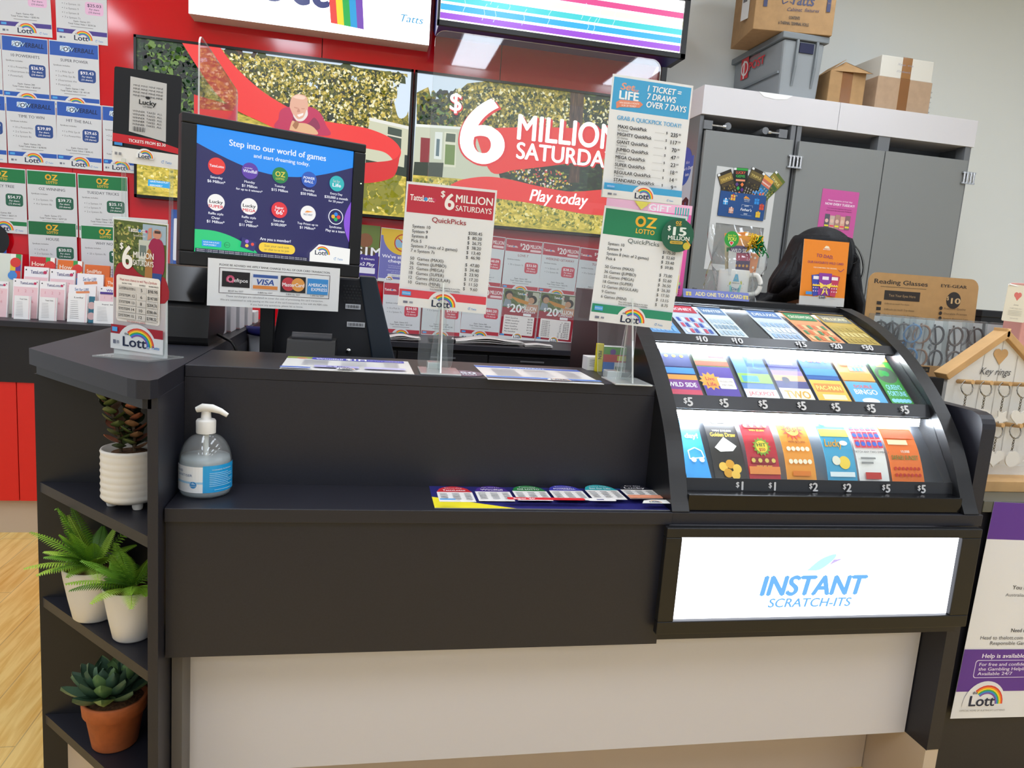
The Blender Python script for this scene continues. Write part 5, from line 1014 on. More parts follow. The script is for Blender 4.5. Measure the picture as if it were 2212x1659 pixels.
def tart(a):
    ink = C('2a3058')
    a.text('Tatts', 58, 54, 15, ink, bold=.06, w=30, sh=.2, res=4); a.line([(36,48),(32,54),(34,62),(40,58)],1.4,ink); a.line([(30,50),(44,44),(48,46),(36,52)],1.4,ink); a.line([(34,46),(36,36),(44,36),(46,44)],1.2,ink); a.line([(42,54),(46,53)],1,ink); a.line([(42,58),(45,60)],1,ink)
    a.text('Cabinet  fixtures', 60, 68, 5, ink, w=40, sh=.3, rot=2); a.text('CONTENTS', 50, 80, 4.2, C('3a342c'), bold=.05, w=14, res=3); a.text('6 THERMAL TERMINAL ROLLS', 50, 88, 4.2, C('3a342c'), bold=.05, w=38, res=3)
    for u in (12,91): a.rect(u-2.4,46,u+2.4,68,ink); a.poly([(u-4,46),(u,36),(u+4,46)], ink); a.text('THIS WAY UP', u, 56, 1.6, C('b98a55'), w=3)
c = carton('carton', 2.215,2.605,2.03,2.36,2.574,2.90,-9, CARD, 'large brown carton printed Tatts Cabinet balanced on the grey tub', False, False, tart)
c['label'] = 'large brown carton printed CONTENTS 6 THERMAL TERMINAL ROLLS on the grey tub'
a = Art(.1, .26, (2.2015,2.17,2.76), axes=(Vector((.156,-.988,0)),(0,0,1)), dl=.0006); a.rect(10,5,70,92,C('dcdcd8')); a.rect(18,30,50,60,C('6a6a6a')); a.build('side_label', c)
carton('carton', 2.622,2.808,2.02,2.2,2.272,2.428,-6, CARD, 'small battered brown carton with raised flaps beside the tub', True, True)
carton('carton', 2.872,3.182,2.02,2.32,2.272,2.432,0, CARDL, 'light brown taped carton under the white carton', True)
def xa(a): a.text('Xmas  tree', 46, 34, 10, C('9a9aa4'), w=30, sh=.2); a.text('(Cardboard)', 44, 66, 9, C('9a9aa4'), w=26, sh=.2)
carton('carton', 2.884,3.182,2.03,2.32,2.433,2.535,0, WCARD, 'white carton lying on the light brown taped carton', True, False, xa)
MB().tube([(3.20+.012*math.cos(k*.9),2.06+.012*math.sin(k*.9),2.276+.0035*k) for k in range(38)], .004, clear('clear_tubing','f4f6f6',.3), 6).build('plastic_coil', label='clear plastic coil standing beside the light brown carton', cat='coil')
# ================================================================ person behind the case
t = thing('person', (2.0,.98,.0), 'person with long black hair in dark clothes bending behind the orange card', 'person')
skin = mat('skin','b07a5c',.5); hair = mat('black_hair','08070a',.6,spec=.3,bump=.5,scale=140); cloth = mat('dark_top','17161b',.8,bump=.3,scale=90)
def skinmesh(name, nodes, edges, m, parent, sub=2):
    me = bpy.data.meshes.new(name); off = Vector(parent['_o'])
    me.from_pydata([tuple(Vector(n[:3])-off) for n in nodes], edges, []); o = bpy.data.objects.new(name, me); COL.objects.link(o); o.parent = parent
    o.modifiers.new('skin','SKIN'); sv = me.skin_vertices[0].data
    for i, n in enumerate(nodes): sv[i].radius = (n[3], n[4] if len(n) > 4 else n[3]); sv[i].use_root = i == 0
    s = o.modifiers.new('s','SUBSURF'); s.levels = sub; s.render_levels = sub
    me.materials.append(m)
    return o
N = [(1.93,1.20,.92,.15,.12),(1.92,1.16,1.08,.15,.11),(1.93,1.10,1.22,.17,.11),(1.95,1.05,1.31,.07,.07),(1.99,1.0,1.385,.052,.052),(2.01,.98,1.45,.078,.085),(2.015,.975,1.51,.07,.078),
     (1.77,1.09,1.255,.062),(1.70,1.09,1.08,.048),(1.78,1.05,.95,.04),(1.86,1.03,.93,.032), (2.09,1.10,1.255,.062),(2.15,1.09,1.08,.048),(2.11,1.06,.98,.04),(2.05,1.03,.97,.032),
     (1.88,1.22,.78,.1),(1.87,1.22,.42,.07),(1.87,1.24,.08,.05),(1.99,1.22,.78,.1),(2.0,1.22,.42,.07),(2.0,1.24,.08,.05)]
Ed = [(0,1),(1,2),(2,3),(3,4),(4,5),(5,6),(2,7),(7,8),(8,9),(9,10),(2,11),(11,12),(12,13),(13,14),(0,15),(15,16),(16,17),(0,18),(18,19),(19,20)]
for hx in (10,14):
    x, y, z = N[hx][:3]; sx = 1 if hx == 10 else -1
    for k, (dx, L) in enumerate(((-.028,.062),(-.010,.072),(.010,.068),(.027,.055),(.045,.04))):
        i = len(N); q = -.015 if k < 4 else .012
        N += [(x+sx*.02+dx*.8,y-.02+q,z,.011),(x+sx*.02+dx,y-.02-L*.6,z-.004,.009),(x+sx*.02+dx,y-.02-L,z-.016,.008)]; Ed += [(hx,i),(i,i+1),(i+1,i+2)]
skinmesh('body', N, Ed, skin, t)
# dark top over trunk and arms
b = [(1.93,1.20,.86,.17,.14),(1.92,1.16,1.08,.17,.13),(1.93,1.10,1.22,.185,.13),(1.945,1.065,1.29,.085,.08),(1.77,1.09,1.255,.08),(1.69,1.09,1.08,.062),(1.775,1.055,.955,.05),(2.09,1.10,1.255,.08),(2.16,1.09,1.08,.062),(2.115,1.065,.985,.05)]
skinmesh('top', b, [(0,1),(1,2),(2,3),(2,4),(4,5),(5,6),(2,7),(7,8),(8,9)], cloth, t)
# face details (turned down towards the bench)
b = MB(); b.ball((2.035,.895,1.44),.012,.02,.014,skin); b.build('nose', t)
b = MB()
for dx in (-.018,.045): b.ball((2.015+dx,.905,1.468),.011,.008,.007,C('e8e4de',.2),12,8); b.ball((2.017+dx,.899,1.467),.005,.005,.005,C('20120c',.2),10,6)
b.build('eyes', t)
MB().ball((2.03,.905,1.405),.022,.008,.006,C('9a5548')).build('mouth', t)
b = MB()
for dx in (-.02,.05): b.tube([(2.015+dx+.022*math.cos(q*.524),.888,1.465+.017*math.sin(q*.524)) for q in range(12)], .0016, BLACK, 6, close=True)
b.tube([(2.085,.89,1.468),(2.10,.93,1.468),(2.102,.985,1.462)], .002, BLACK, 6); b.build('spectacles', t)
# hair: crown and long falls
rd = random.Random(3); hm = MB()
def crown(u, v):
    a = 2*math.pi*u; p = v*math.pi*.62; r = 1+.025*math.sin(9*a)+.02*math.sin(23*a+3)
    return (2.005+.112*r*math.sin(p)*math.cos(a), .985+.125*r*math.sin(p)*math.sin(a), 1.462+.112*math.cos(p)*(1 if v < .5 else 1.2))
hm.grid(crown, 48, 16, hair)
for i in range(46):
    s = i/45; a0 = R(95+175*s); x, y = 2.0+.095*math.cos(a0), .985+.105*math.sin(a0); e = rd.uniform(-.02,.02)
    if math.cos(a0) < .35: P = [(x+.01,y,1.51),(x-.012,y-.01,1.44),(x-.035+e,y-.015,1.37),(1.90-.05*s+e,1.0+.06*(1-s),1.31),(1.85-.07*s+e*2,1.0+.05*(1-s),1.26),(1.81-.08*s+e,1.01,1.19)]
    hm.tube(smooth3d(P,3), [.012+.014*math.sin(math.pi*min(1,q/12)) for q in range(14)]+[.01,.004], hair, 7)
for i in range(16):
    a0 = R(-35+70*i/15); x, y = 2.0+.108*math.cos(a0), .985+.115*math.sin(a0); e = rd.uniform(-.012,.012)
    hm.tube([(x-.03,y,1.53),(x+.006,y-.01,1.46),(x+.008+e,y-.02,1.40),(x+.015+e,y-.03,1.35),(x+.03+e,y-.04,1.31),(x+.035+e,y-.05,1.25)], [.01,.017,.017,.018,.016,.005], hair, 7)
for i in range(14):
    e = rd.uniform(0,.03); hm.tube(smooth3d([(2.05+e*.4,.95,1.55),(2.09+e,.93,1.50),(2.105+e*1.3,.92,1.44),(2.102+e*.8,.91,1.38),(2.10+e*.3,.90,1.33)],5), .0005, hair, 4)
hm.build('hair', t)
# orange card in front
t = thing('card_stand', (1.785,.615,1.3), 'orange card reading TO DAD, OUR FAVOURITE WILD CARD on the ticket case', 'sign')
a = Art(.156, .196, (1.787,.617,1.4005), yaw=2, tilt=4, roll=.4, base=C('e8861c'), t=.001, side=C('d8d0c0'))
a.rect(0,86.5,100,100,C('c9c8c4')); lott(a, 50, 88.5, 6.6, bg='c9c8c4'); a.text('TO DAD,', 48, 24, 5, C('8a3a6a'), bold=.035, w=38, sh=.1, res=3, rot=-3); a.text('OUR FAVOURITE WILD CARD', 51, 34, 3.6, C('8a3a6a'), bold=.025, w=80, res=3); a.text('FOR SOMETHING THE ORIGINAL', 51, 42, 1.9, C('f6e8d0'), bold=.04, w=52); a.line([(80,43.5),(86,46),(93,41.5)],1,C('8a3a6a'))
a.poly([(44,12),(48,8),(54,8.5),(57,12)], C('f0e0c0')); a.text('INSTANT', 50.5, 13.6, 1.8, C('f6ece0'), bold=.04, w=16)
for q, h in (([(22,54),(38,52),(44,84),(28,86)],'3a4aa8'),([(38,50),(66,50),(68,84),(38,84)],'8a3a9a'),([(66,52),(84,54),(76,86),(64,84)],'c03a5a')):
    a.poly(q, C(h)); cu = sum(p[0] for p in q)/4; a.rect(cu-7,55,cu+7,60,C('f0e8e8'))
    for j in range(3):
        for i in range(3): a.disc(cu-5+5*i,68+5*j,1.1,C('e8c8d8'),8)
a.rect(24,68,80,70.5,C('f0c83a')); a.poly([(52,69),(38,64),(42,74)], C('f4d45a')); a.poly([(52,69),(66,64),(62,74)], C('f4d45a')); a.poly([(50,70),(44,84),(50,80)], C('f4d45a')); a.poly([(53,70),(60,84),(54,80)], C('f4d45a'))
a.rect(10,79.5,24,84,C('3f8fd8')); a.build('card', t)
MB().box(1.735,1.84,.612,.66,1.3,1.3045,clear('acrylic_foot','e6f2ec',.25)).build('foot', t)
# gift mug in cellophane
t = thing('gift_mug', (1.515,.66,1.3), 'white novelty mug with a bear wrapped in clear cellophane on the ticket case', 'mug')
CER = mat('white_glaze','e4e2dc',.2)
m_ = MB().lathe([(.036,0),(.043,.004),(.045,.02),(.0455,.088),(.044,.091),(.0415,.088),(.041,.02),(.0,.012)], CER, (1.515,.66,1.3), 40, cap=False); m_.add([(1.515+.036*math.cos(k*.1571),.66+.036*math.sin(k*.1571),1.3) for k in range(40)], [list(range(40))[::-1]], CER); m_.build('cup', t)
MB().tube(smooth3d([(1.515+.88*r,.66-.47*r,z) for r, z in ((.043,1.376),(.066,1.378),(.079,1.353),(.07,1.326),(.042,1.319))],5), .0075, CER, 12).build('handle', t)
def cupc(y): return Vector((0,0,y)), Vector((0,-1,0))
class CupArt(Art):
    def P(s, u, v, n=0):
        a = (u/100-.5)*1.9-.32; r = .0462+n
        return Vector((1.515-r*math.sin(-a), .66-r*math.cos(a), 1.39-.09*v/100))
a = CupArt(.09, .09); a.dl = .0001
a.foliage([(4,4),(96,4),(96,96),(4,96)], 14, (1.2,2.2), [C('3a3a3a'),C('d8c84a'),C('5aa0b8')], 3)
a.poly([(46,14),(54,14),(60,38),(40,38)], C('5aa8c8')); a.poly([(30,40),(70,36),(72,46),(28,50)], C('c8cc3a')); a.poly([(30,52),(70,48),(66,74),(34,76)], C('86cdc4')); a.text('Awesome', 50, 43, 4, C('4a5a2a'), bold=.03, w=26); a.text('Dad', 50, 62, 9, C('2a7aa0'), bold=.05, w=24)
a.disc(54,84,11,C('c8aa7c')); a.disc(46,75,3.4,C('b08a5c'),12); a.disc(62,75,3.4,C('b08a5c'),12); a.disc(54,88,5,C('e4d4b4')); a.disc(54,87,2.8,C('2a2420'),12,ry=2)
a.build('print', t)
def bag(u, v):
    a = 2*math.pi*u; z = v; w = .072+.018*math.sin(5*a+6*v)+.02*max(0, v-.45)*1.2; d = .058+.006*math.sin(7*a+9*v); s = 1 if v < .55 else max(.12, 1-(v-.55)*1.9)
    if v > .4: w = .085+.015*math.sin(3*a+5*v)
    return (1.513+w*math.cos(a), .66+d*s*math.sin(a), 1.301+.218*z+.004*math.sin(9*a)*(v > .9))
MB().grid(bag, 40, 18, FILM).build('cellophane_bag', t)
MB().prism([(1.478,1.375),(1.50,1.372),(1.496,1.44),(1.47,1.445)],'y',.625,.6256,PAPER).build('tag_card', t)
a = Art(.046, .046, (1.462,.598,1.476), dl=.0002); n = 24
a.poly([(50+50*math.cos(2*math.pi*i/n),50+50*math.sin(2*math.pi*i/n)) for i in range(n)], C('2f9a3c')); a.text('Just for', 50, 26, 14, C('d8e04a'), bold=.04, w=58, res=3); a.text('YOU', 50, 48, 22, C('e8ec5a'), bold=.07, w=60, res=3); a.disc(44,72,9,C('f0ece8')); a.disc(56,72,9,C('f0ece8')); a.poly([(35,74),(65,74),(50,92)], C('f0ece8')); a.disc(45.5,72,6,C('d82a2a')); a.disc(54.5,72,6,C('d82a2a')); a.poly([(40,74),(60,74),(50,86)], C('d82a2a'))
a.build('round_sticker', t)
rd = random.Random(8); b = MB(); gold = mat('gold_ribbon','c8a02a',.2,.9); grn = mat('green_ribbon','0f7a3a',.2,.7)
for i in range(26):
    g = i % 2; cx, cz = (1.535,1.475) if not g else (1.553,1.462); P = [(cx,.6,cz)]
    for k in range(5): P.append((cx+rd.uniform(-.026,.026)*(k+1)/4,.598+rd.uniform(-.008,.006),cz+rd.uniform(-.03,.03)*(k+1)/4))
    b.tube(smooth3d(P,3), .0016, grn if g else gold, 5)
b.build('curled_ribbon', t)
def wild(a): a.rect(0,0,100,24,C('e8a04a')); a.rect(4,26,96,40,C('2a2a6c')); a.text('WILD SIDE', 50, 36, 9, C('f2f0f4'), bold=.06, w=92); a.rect(0,42,100,60,C('a8305a')); a.rect(0,60,100,100,C('3a1f54')); circles(a,72,72,5,1,C('c8903a'),3.4,14,86)
def plain(h1, h2):
    def f(a): a.rect(0,0,100,14,C(h1)); a.rect(8,20,92,30,C('efe4cc')); a.rect(8,34,92,44,C(h2)); circles(a,56,80,4,2,C('f0e8d8'),3)
    return f
for (x, z, r, yy, base, f, lb) in ((1.513,1.43,2,.632,'5a2a6c',wild,'purple scratch ticket reading WILD SIDE standing in the wrapped mug'),(1.50,1.438,8,.64,'d8c8a0',plain('e88a3a','2a8a4a'),'cream scratch ticket behind the purple one in the wrapped mug'),(1.548,1.44,-7,.644,'e08a4a',plain('e8b03a','4aa0d0'),'orange scratch ticket leaning out of the wrapped mug')):
    a = Art(.066, .122, (x,yy,z), roll=r, base=C(base,.3), t=.0005, dl=.0001); f(a); a.build('scratch_ticket', label=lb, cat='lottery ticket', group='scratch tickets in the gift mug')
# pink gift sign
t = thing('gift_sign', (1.22,.63,1.3), 'pink gift card sign with drawn presents behind the green-headed price sign', 'sign')
a = Art(.26, .262, (1.210,.625,1.432), yaw=0, roll=-.8, base=C('e85aa8'), t=.001, rad=.008, side=EDGE)
a.rect(0,0,100,10,C('f4b8d4')); a.text('GIFT', 62, 6, 7, C('f2f0f4'), bold=.06, w=26); 
for i in range(6): a.rect(80+3*i,3,81.5+3*i,15,C('3ab0a8'))
for u, v, h, r in ((78,52,'8ad07a','e8f4e0'),(82,70,'4ac0d0','f0d84a'),(40,60,'d8a03a','c03a5a')): a.rect(u-9,v-7,u+9,v+7,C(h)); a.rect(u-1.4,v-7,u+1.4,v+7,C(r)); a.rect(u-9,v-1,u+9,v+1.4,C(r)); a.poly([(u,v-7),(u-7,v-13),(u-2,v-12)], C(r)); a.poly([(u,v-7),(u+7,v-13),(u+2,v-12)], C(r))
a.poly([(30,0),(40,10),(52,0)], C('e8d84a')); a.rect(78,84,96,87,C('8ad07a')); a.rect(80,88,96,91,C('2a5ab0')); 
for i in range(3): a.rect(74,93+2*i,96,94+2*i,C('c03a80'))
a.build('sheet', t); MB().box(1.12,1.30,.60,.66,1.3,1.303,ACR).build('foot', t)
a = Art(.045, .13, (1.293,.60,1.366), roll=-2, base=C('e8d0c8'), t=.0008, rad=.004); a.rect(6,4,94,50,C('e0a8c0')); a.rect(6,54,94,92,C('e8d86a')); a.build('gift_card', label='narrow pale gift card leaning on the pink sign', cat='card')

# ================================================================ spectacles display on the side counter
t = thing('display_riser', (2.25,.56,.85), 'black box riser under the reading glasses tray', 'riser'); MB().box(1.975,2.55,.47,.78,.85,1.118,BLACK).build('box', t, bevel=.003)
t = thing('glasses_tray', (2.2,.56,1.118), 'cardboard counter tray with a tall header reading Reading Glasses', 'display tray')
b = MB(); b.box(1.972,2.5,.478,.484,1.118,1.15,CARD); b.box(1.972,2.5,.65,.656,1.118,1.16,CARD); b.box(1.972,1.978,.484,.65,1.118,1.15,CARD); b.box(2.494,2.5,.484,.65,1.118,1.15,CARD); b.box(1.978,2.494,.484,.65,1.118,1.122,CARD); b.build('tray', t)
a = Art(.03, .016, (2.07,.4775,1.138), base=C('1c1a18'), t=.0004); a.text('+1.50', 50, 50, 40, C('9a8a6a'), bold=.03, w=60); a.build('strength_label', t)
a = Art(.405, .3, (2.178,.655,1.27), roll=.4, tilt=3, base=mat('kraft_card','b18a58',.7,noise=.05), t=.003, rad=.03)
ink = C('2c2620'); a.text('Reading Glasses', 29, 9, 4.6, ink, bold=.05, w=48, res=4); a.rect(11,14,52,14.6,C('6a5438')); a.rect(15,18,47,28,C('2c2620')); a.text('Test Your Eyes Here', 31, 23, 2.6, C('a88a60'), w=24); a.text('EYE-GEAR', 77, 9, 3.2, ink, bold=.04, w=24, res=3); a.disc(78,24,9,ink,30); a.text('10', 80, 24.5, 6, C('c8a878'), bold=.06, w=9, res=3); a.text('$', 72.5, 22, 4, C('c8a878'), bold=.04)
for i in range(4): a.rect(9,30+6*i,13,33.4+6*i,ink); a.text('Difficult to read? Try these', 16, 31.8+6*i, 1.5+.3*i, C('5c4a34'), al='l', w=22+5*i)
for i, s in enumerate(('Premium Quality','Durable Frames','Scratch Resistant Lens','Metal Spring Hinges','12 Months Warranty')): a.disc(67,33+5.4*i,2,ink,12); a.text(s, 70, 33+5.4*i, 2, C('5c4a34'), al='l', w=20+1.5*(i%3))
a.build('header', t)
sleeve = clear('pack_sleeve','eef2f2',.07,1.0,.08)
def pack(x, y, yaw, h, lb, lens=True):
    t = thing('glasses_pack', (x,y,1.122), lb, 'reading glasses', 'packs of reading glasses in the tray')
    T = Matrix.Translation((x,y,1.122)) @ Matrix.Rotation(R(yaw),4,'Z') @ Matrix.Rotation(R(-7),4,'X'); m = mat('frame_'+h, h, .25)
    b = MB(); b.T = T; b.box(-.033,.033,-.013,.013,0,.168,sleeve); b.build('sleeve', t, bevel=.003)
    b = MB(); b.T = T; b.box(-.0315,.0315,.0105,.012,.002,.164,C('d6d7d6')); b.build('backing_card', t)
    b = MB(); b.T = T
    for z in (.045,.118): b.tube([(.0225*math.cos(q*.449)+.003,-.004,z+.027*math.sin(q*.449)+.004*math.cos(q*.449)) for q in range(14)], .0034, m, 6, close=True)
    b.tube([(-.016,-.004,.074),(-.020,-.004,.081),(-.016,-.004,.09)], .0034, m, 6); b.tube([(.0,.004,.152),(.012,.008,.09),(.004,.008,.02)], .003, m, 6); b.tube([(-.004,.002,.01),(-.014,.008,.07),(-.008,.008,.14)], .003, m, 6)
    b.build('spectacles', t)
for i, (x, y, yaw, h, lb) in enumerate(((1.997,.62,-58,'2a2420','clear pack of dark glasses at the end of the tray, turned edgeways'),(2.012,.585,-56,'1c1a1e','clear pack of black glasses turned edgeways, second along the tray'),(2.03,.555,-52,'3a2a24','clear pack of brown-black glasses turned edgeways beside the blue pair'),(2.046,.530,-48,'2a86c4','clear pack of bright blue glasses in the tray'),(2.068,.515,-34,'8a5a34','clear pack of light brown glasses beside the blue pair'),(2.122,.508,-6,'241f22','clear pack of large black glasses facing the shop'),(2.189,.508,-6,'4a3428','clear pack of tortoiseshell glasses facing the shop'),(2.243,.545,-8,'2c2828','clear pack of dark glasses set back behind the house roof'),(2.30,.55,-8,'3a302c','clear pack of brown glasses set back behind the house roof'),(2.355,.52,-8,'b8bcc0','clear pack of pale grey glasses behind the house ridge'),(2.425,.515,-8,'4a9ad0','clear pack of sky blue glasses past the house ridge'))): pack(x, y, yaw, h, lb)
t = thing('storage_box', (2.63,.86,.85), 'black box standing behind the reading glasses tray', 'box'); MB().box(2.54,2.72,.80,.94,.85,1.315,BLACK).build('body', t, bevel=.003); MB().box(2.535,2.725,.795,.945,1.30,1.325,BLACK).build('lid', t, bevel=.003)
# pendant cards on a pink stand
PINK = mat('dusty_pink','d89a90',.5)
t = thing('pendant_stand', (2.38,.43,.85), 'dusty pink stand of pendant cards between the house stand and the tray', 'display stand'); MB().box(2.30,2.45,.40,.465,.85,1.412,PINK).build('body', t, bevel=.003)
b = thing('pendant_card', (2.256,.39,1.3), 'cream card with a pink heart pendant hanging from a white hook', 'card')
a = Art(.078, .105, (2.258,.388,1.352), roll=-2, base=C('e4ddc8'), t=.0012, rad=.004)
a.disc(42,27,7,C('d8746a')); a.disc(56,27,7,C('d8746a')); a.poly([(34,29),(64,29),(49,43)], C('d8746a')); a.text('Love', 50, 54, 4, C('8a8478'), sh=.3, w=20); a.text('A GIFT FOR YOU', 50, 64, 2.6, C('9a9488'), w=52)
for i in range(4): a.rect(20,70+4*i,80,71+4*i,C('b4ae9e'))
a.text('MADE WITH CARE', 50, 91, 2.4, C('9a9488'), w=36); a.build('card', b)
MB().tube([(2.31,.41,1.398),(2.27,.392,1.398),(2.222,.388,1.404)], .003, C('e8e6e2'), 8).build('hook', b)
# key ring house
t = thing('key_ring_house', (2.11,.27,.85), 'white and oak house-shaped stand with a heart cut-out and Key rings lettering', 'display stand')
OAK = mat('oak','c29a66',.5,noise=.12,scale=14); BRD = mat('white_board','dcdad4',.5)
cx, cy = 2.106, .26
MB().prism([(cx-.15,.905),(cx+.15,.905),(cx+.15,1.15),(cx,1.262),(cx-.15,1.15)],'y',cy,cy+.012,BRD).build('back_board', t)
for s in (-1,1): MB().frustum([(cx-s*.006,cy-.016,1.262),(cx-s*.006,cy+.03,1.262),(cx+s*.160,cy+.03,1.138),(cx+s*.160,cy-.016,1.138)][::s], [(cx-s*.006,cy-.016,1.284),(cx-s*.006,cy+.03,1.284),(cx+s*.172,cy+.03,1.153),(cx+s*.172,cy-.016,1.153)][::s], OAK).build('roof_bar', t, bevel=.002)
MB().box(cx-.17,cx+.17,cy-.07,cy+.06,.85,.88,OAK).build('base', t, bevel=.002); MB().box(cx-.15,cx+.15,cy-.002,cy+.014,.88,.906,BRD).build('lower_board', t)
a = Art(c=(0,cy-.0005,0), raw=True, dl=.0003)
for x in (-.05,.002,.055): a.rect(cx+x,.91,cx+x+.0015,1.255-abs(x)*.8,C('b0aca4'))
a.disc(cx-.010,1.215,.0125,OAK); a.disc(cx+.010,1.215,.0125,OAK); a.poly([(cx-.0215,1.210),(cx+.0215,1.210),(cx,1.184)], OAK); a.text('Key rings', cx-.006, 1.166, .019, C('4a4a4c'), bold=.0, w=.095, sh=.35, res=4)
a.build('print', t)
k = 0; ring = mat('ring_metal','8f8a82',.25,1); H1 = C('dcd8d0',.3)
names = ['first','second','third','fourth','fifth']
for row, z in enumerate((1.134,1.022)):
    for i in range(5):
        x = cx-.118+.058*i
        MB().tube([(x,cy,z),(x,cy-.05,z+.006)], .006, OAK, 10).build('peg', t)
        kr = thing('key_ring', (x,cy-.035,z-.1), 'key ring with a white %s charm, %s peg of the house stand\'s %s row' % (('heart','round','star')[(i+row) % 3], names[i], ('upper','lower')[row]), 'key ring', 'key rings on the house stand')
        MB().tube([(x+.018*math.cos(q*.524),cy-.034+.004*math.sin(q*.524),z-.012+.019*math.sin(q*.524)) for q in range(12)], .0018, ring, 6, close=True).build('ring', kr)
        b = MB()
        for q in range(5): b.tube([(x+.004*math.cos(p*1.047)*(1 if q % 2 else .4),cy-.034+.004*math.cos(p*1.047)*(.4 if q % 2 else 1),z-.034-.008*q+.0055*math.sin(p*1.047)) for p in range(6)], .0011, ring, 5, close=True)
        b.build('chain', kr)
        if (i+row) % 3 == 0: P = [(x+.030*math.sin(q*.2618)**3, z-.085+.026*(.8125*math.cos(q*.2618)-.3125*math.cos(2*q*.2618)-.125*math.cos(3*q*.2618)-.0625*math.cos(4*q*.2618))) for q in range(24)]
        elif (i+row) % 3 == 1: P = [(x+.022*math.cos(q*.2618), z-.088+.022*math.sin(q*.2618)) for q in range(24)]
        else: P = [(x+(.024 if q % 2 else .012)*math.cos(q*.6283+.3), z-.088+(.024 if q % 2 else .012)*math.sin(q*.6283+.3)) for q in range(10)]
        MB().prism(P[::-1],'y',cy-.041,cy-.037,H1).build('charm', kr, bevel=.001)
# gambling help poster on the side counter front
a = Art(.42, .60, (2.215,.108,.543), roll=-1.6, tilt=0, base=C('dfdfe0'), t=.0006)
pu = C('5a2f8c'); a.rect(0,0,100,16.5,pu); a.rect(52,7,96,22,C('2f7ac8')); a.text('18+', 74, 14, 8, C('f0f0f0'), bold=.05)
a.text('You must be 18 years or older to play', 26, 38, 1.9, C('3a3a3c'), al='l', bold=.02, w=66, res=3); a.text('Australian state and territory lotteries only', 22, 41.5, 1.5, C('7a7a7c'), al='l', w=66, res=3); a.text('Need more information?', 50, 58, 1.8, C('3a3a3c'), bold=.03); a.text('Head to thelott.com for more information and our', 10, 61.5, 1.7, C('5a5a5c'), al='l', w=80, res=3); a.text('Responsible Gambling Code of Conduct', 18, 64, 1.7, C('5a5a5c'), al='l', w=64, res=3)
a.rect(0,67,100,87,pu); a.text('Help is available', 14, 70, 2, C('efe9f4'), al='l', bold=.03, w=32, res=3); a.rect(10,72,96,80.5,C('d8cce8'),.008); a.rect(10.5,72.3,95.5,80.2,pu,.0075)
for i, s in enumerate(('For free and confidential support call','the Gambling Helpline 1800 858 858','Available 24/7')): a.text(s, 13, 74+2.2*i, 1.5, C('e4dcee'), al='l', bold=.02, w=(62,64,26)[i], res=3)
lott(a, 22, 93, 9, bg='dfdfe0'); a.text('OFFICIAL HOME OF AUSTRALIA\u2019S LOTTERIES', 22, 96, .8, C('6a6a6c'), w=34); tatts(a, 84, 93, 2)
a.build('poster', label='purple and white gambling help poster hanging down the side counter front', cat='poster')
# ================================================================ counter top things
def flat(c, w, d, yaw, draw, name, label, cat, base='eceae6', t=.001, rad=0):
    co, si = math.cos(R(yaw)), math.sin(R(yaw))
    a = Art(w, d, c, axes=((co,si,0),(-si,co,0)), base=C(base,.22), t=t, dl=.00012, rad=rad, side=EDGE); draw(a)
    return a.build(name, label=label, cat=cat)
def l1(a):
    a.rect(0,0,22,16,C('8a9a4a')); a.disc(12,12,6,C('c07a54')); a.rect(20,2,96,20,C('4a4ab0'),.006); a.text('Windfall', 34, 12, 9, C('eceaf4'), bold=.05, w=22, res=3); a.text('$1M', 56, 10, 14, C('f4f2f8'), bold=.07, w=17, res=3); a.text('UP TO 6 WINNERS', 80, 12, 5, C('d8d4ee'), w=28)
    for c0 in (14,44,78):
        for i in range(7): a.rect(c0,26+6.5*i,c0+(20 if c0 < 50 else 12),28+6.5*i,C('8a8a94'))
    a.rect(24,74,58,88,C('a8a4d0'),.004); a.text('x2 Play', 42, 81, 8, C('3a3a7c'), bold=.05, w=18); a.rect(62,74,94,88,C('b8b4d8')); a.rect(0,92,22,100,C('3a5ab0')); lott(a, 48, 97, 8)
flat((.396,.264,1.1012), .28, .205, 1, l1, 'price_list', 'laminated violet price list headed $1M on the counter top', 'price list')
def l2(a):
    a.rect(0,2,100,15,C('3a62b8')); a.text('POWERBALL', 50, 9, 7, C('c8d8f0'), bold=.05, w=34, sh=.2); 
    for c0 in (12,42,74):
        for i in range(8): a.rect(c0,24+6.5*i,c0+(22 if c0 < 60 else 14),26+6.5*i,C('8a8a94'))
    a.rect(0,84,100,93,C('4a7ac8')); lott(a, 62, 95, 10)
flat((.828,.252,1.1012), .265, .225, 0, l2, 'price_list', 'laminated blue price list on the counter top beside the clear screen leg', 'price list')
def l3(a): a.text('$50', 50, 42, 30, C('d8dce8'), bold=.07, w=64, res=4); a.text('MILLION', 50, 72, 14, C('d8dce8'), bold=.05, w=60)
n = 28; a = Art(.088,.088,(.652,.2135,1.1014),axes=((1,0,0),(0,1,0)),dl=.0001); a.add([a.P(50+50*math.cos(2*math.pi*i/n),50-50*math.sin(2*math.pi*i/n)) for i in range(n)]+[a.P(50+50*math.cos(2*math.pi*i/n),50-50*math.sin(2*math.pi*i/n),-.001) for i in range(n)], [list(range(n)),list(range(n,2*n))[::-1]]+[(i,n+i,n+(i+1)%n,(i+1)%n) for i in range(n)], C('6a5a72',.25)); l3(a)
a.build('round_coaster', label='round mauve coaster reading $50 on the counter top by the clear stand', cat='coaster')
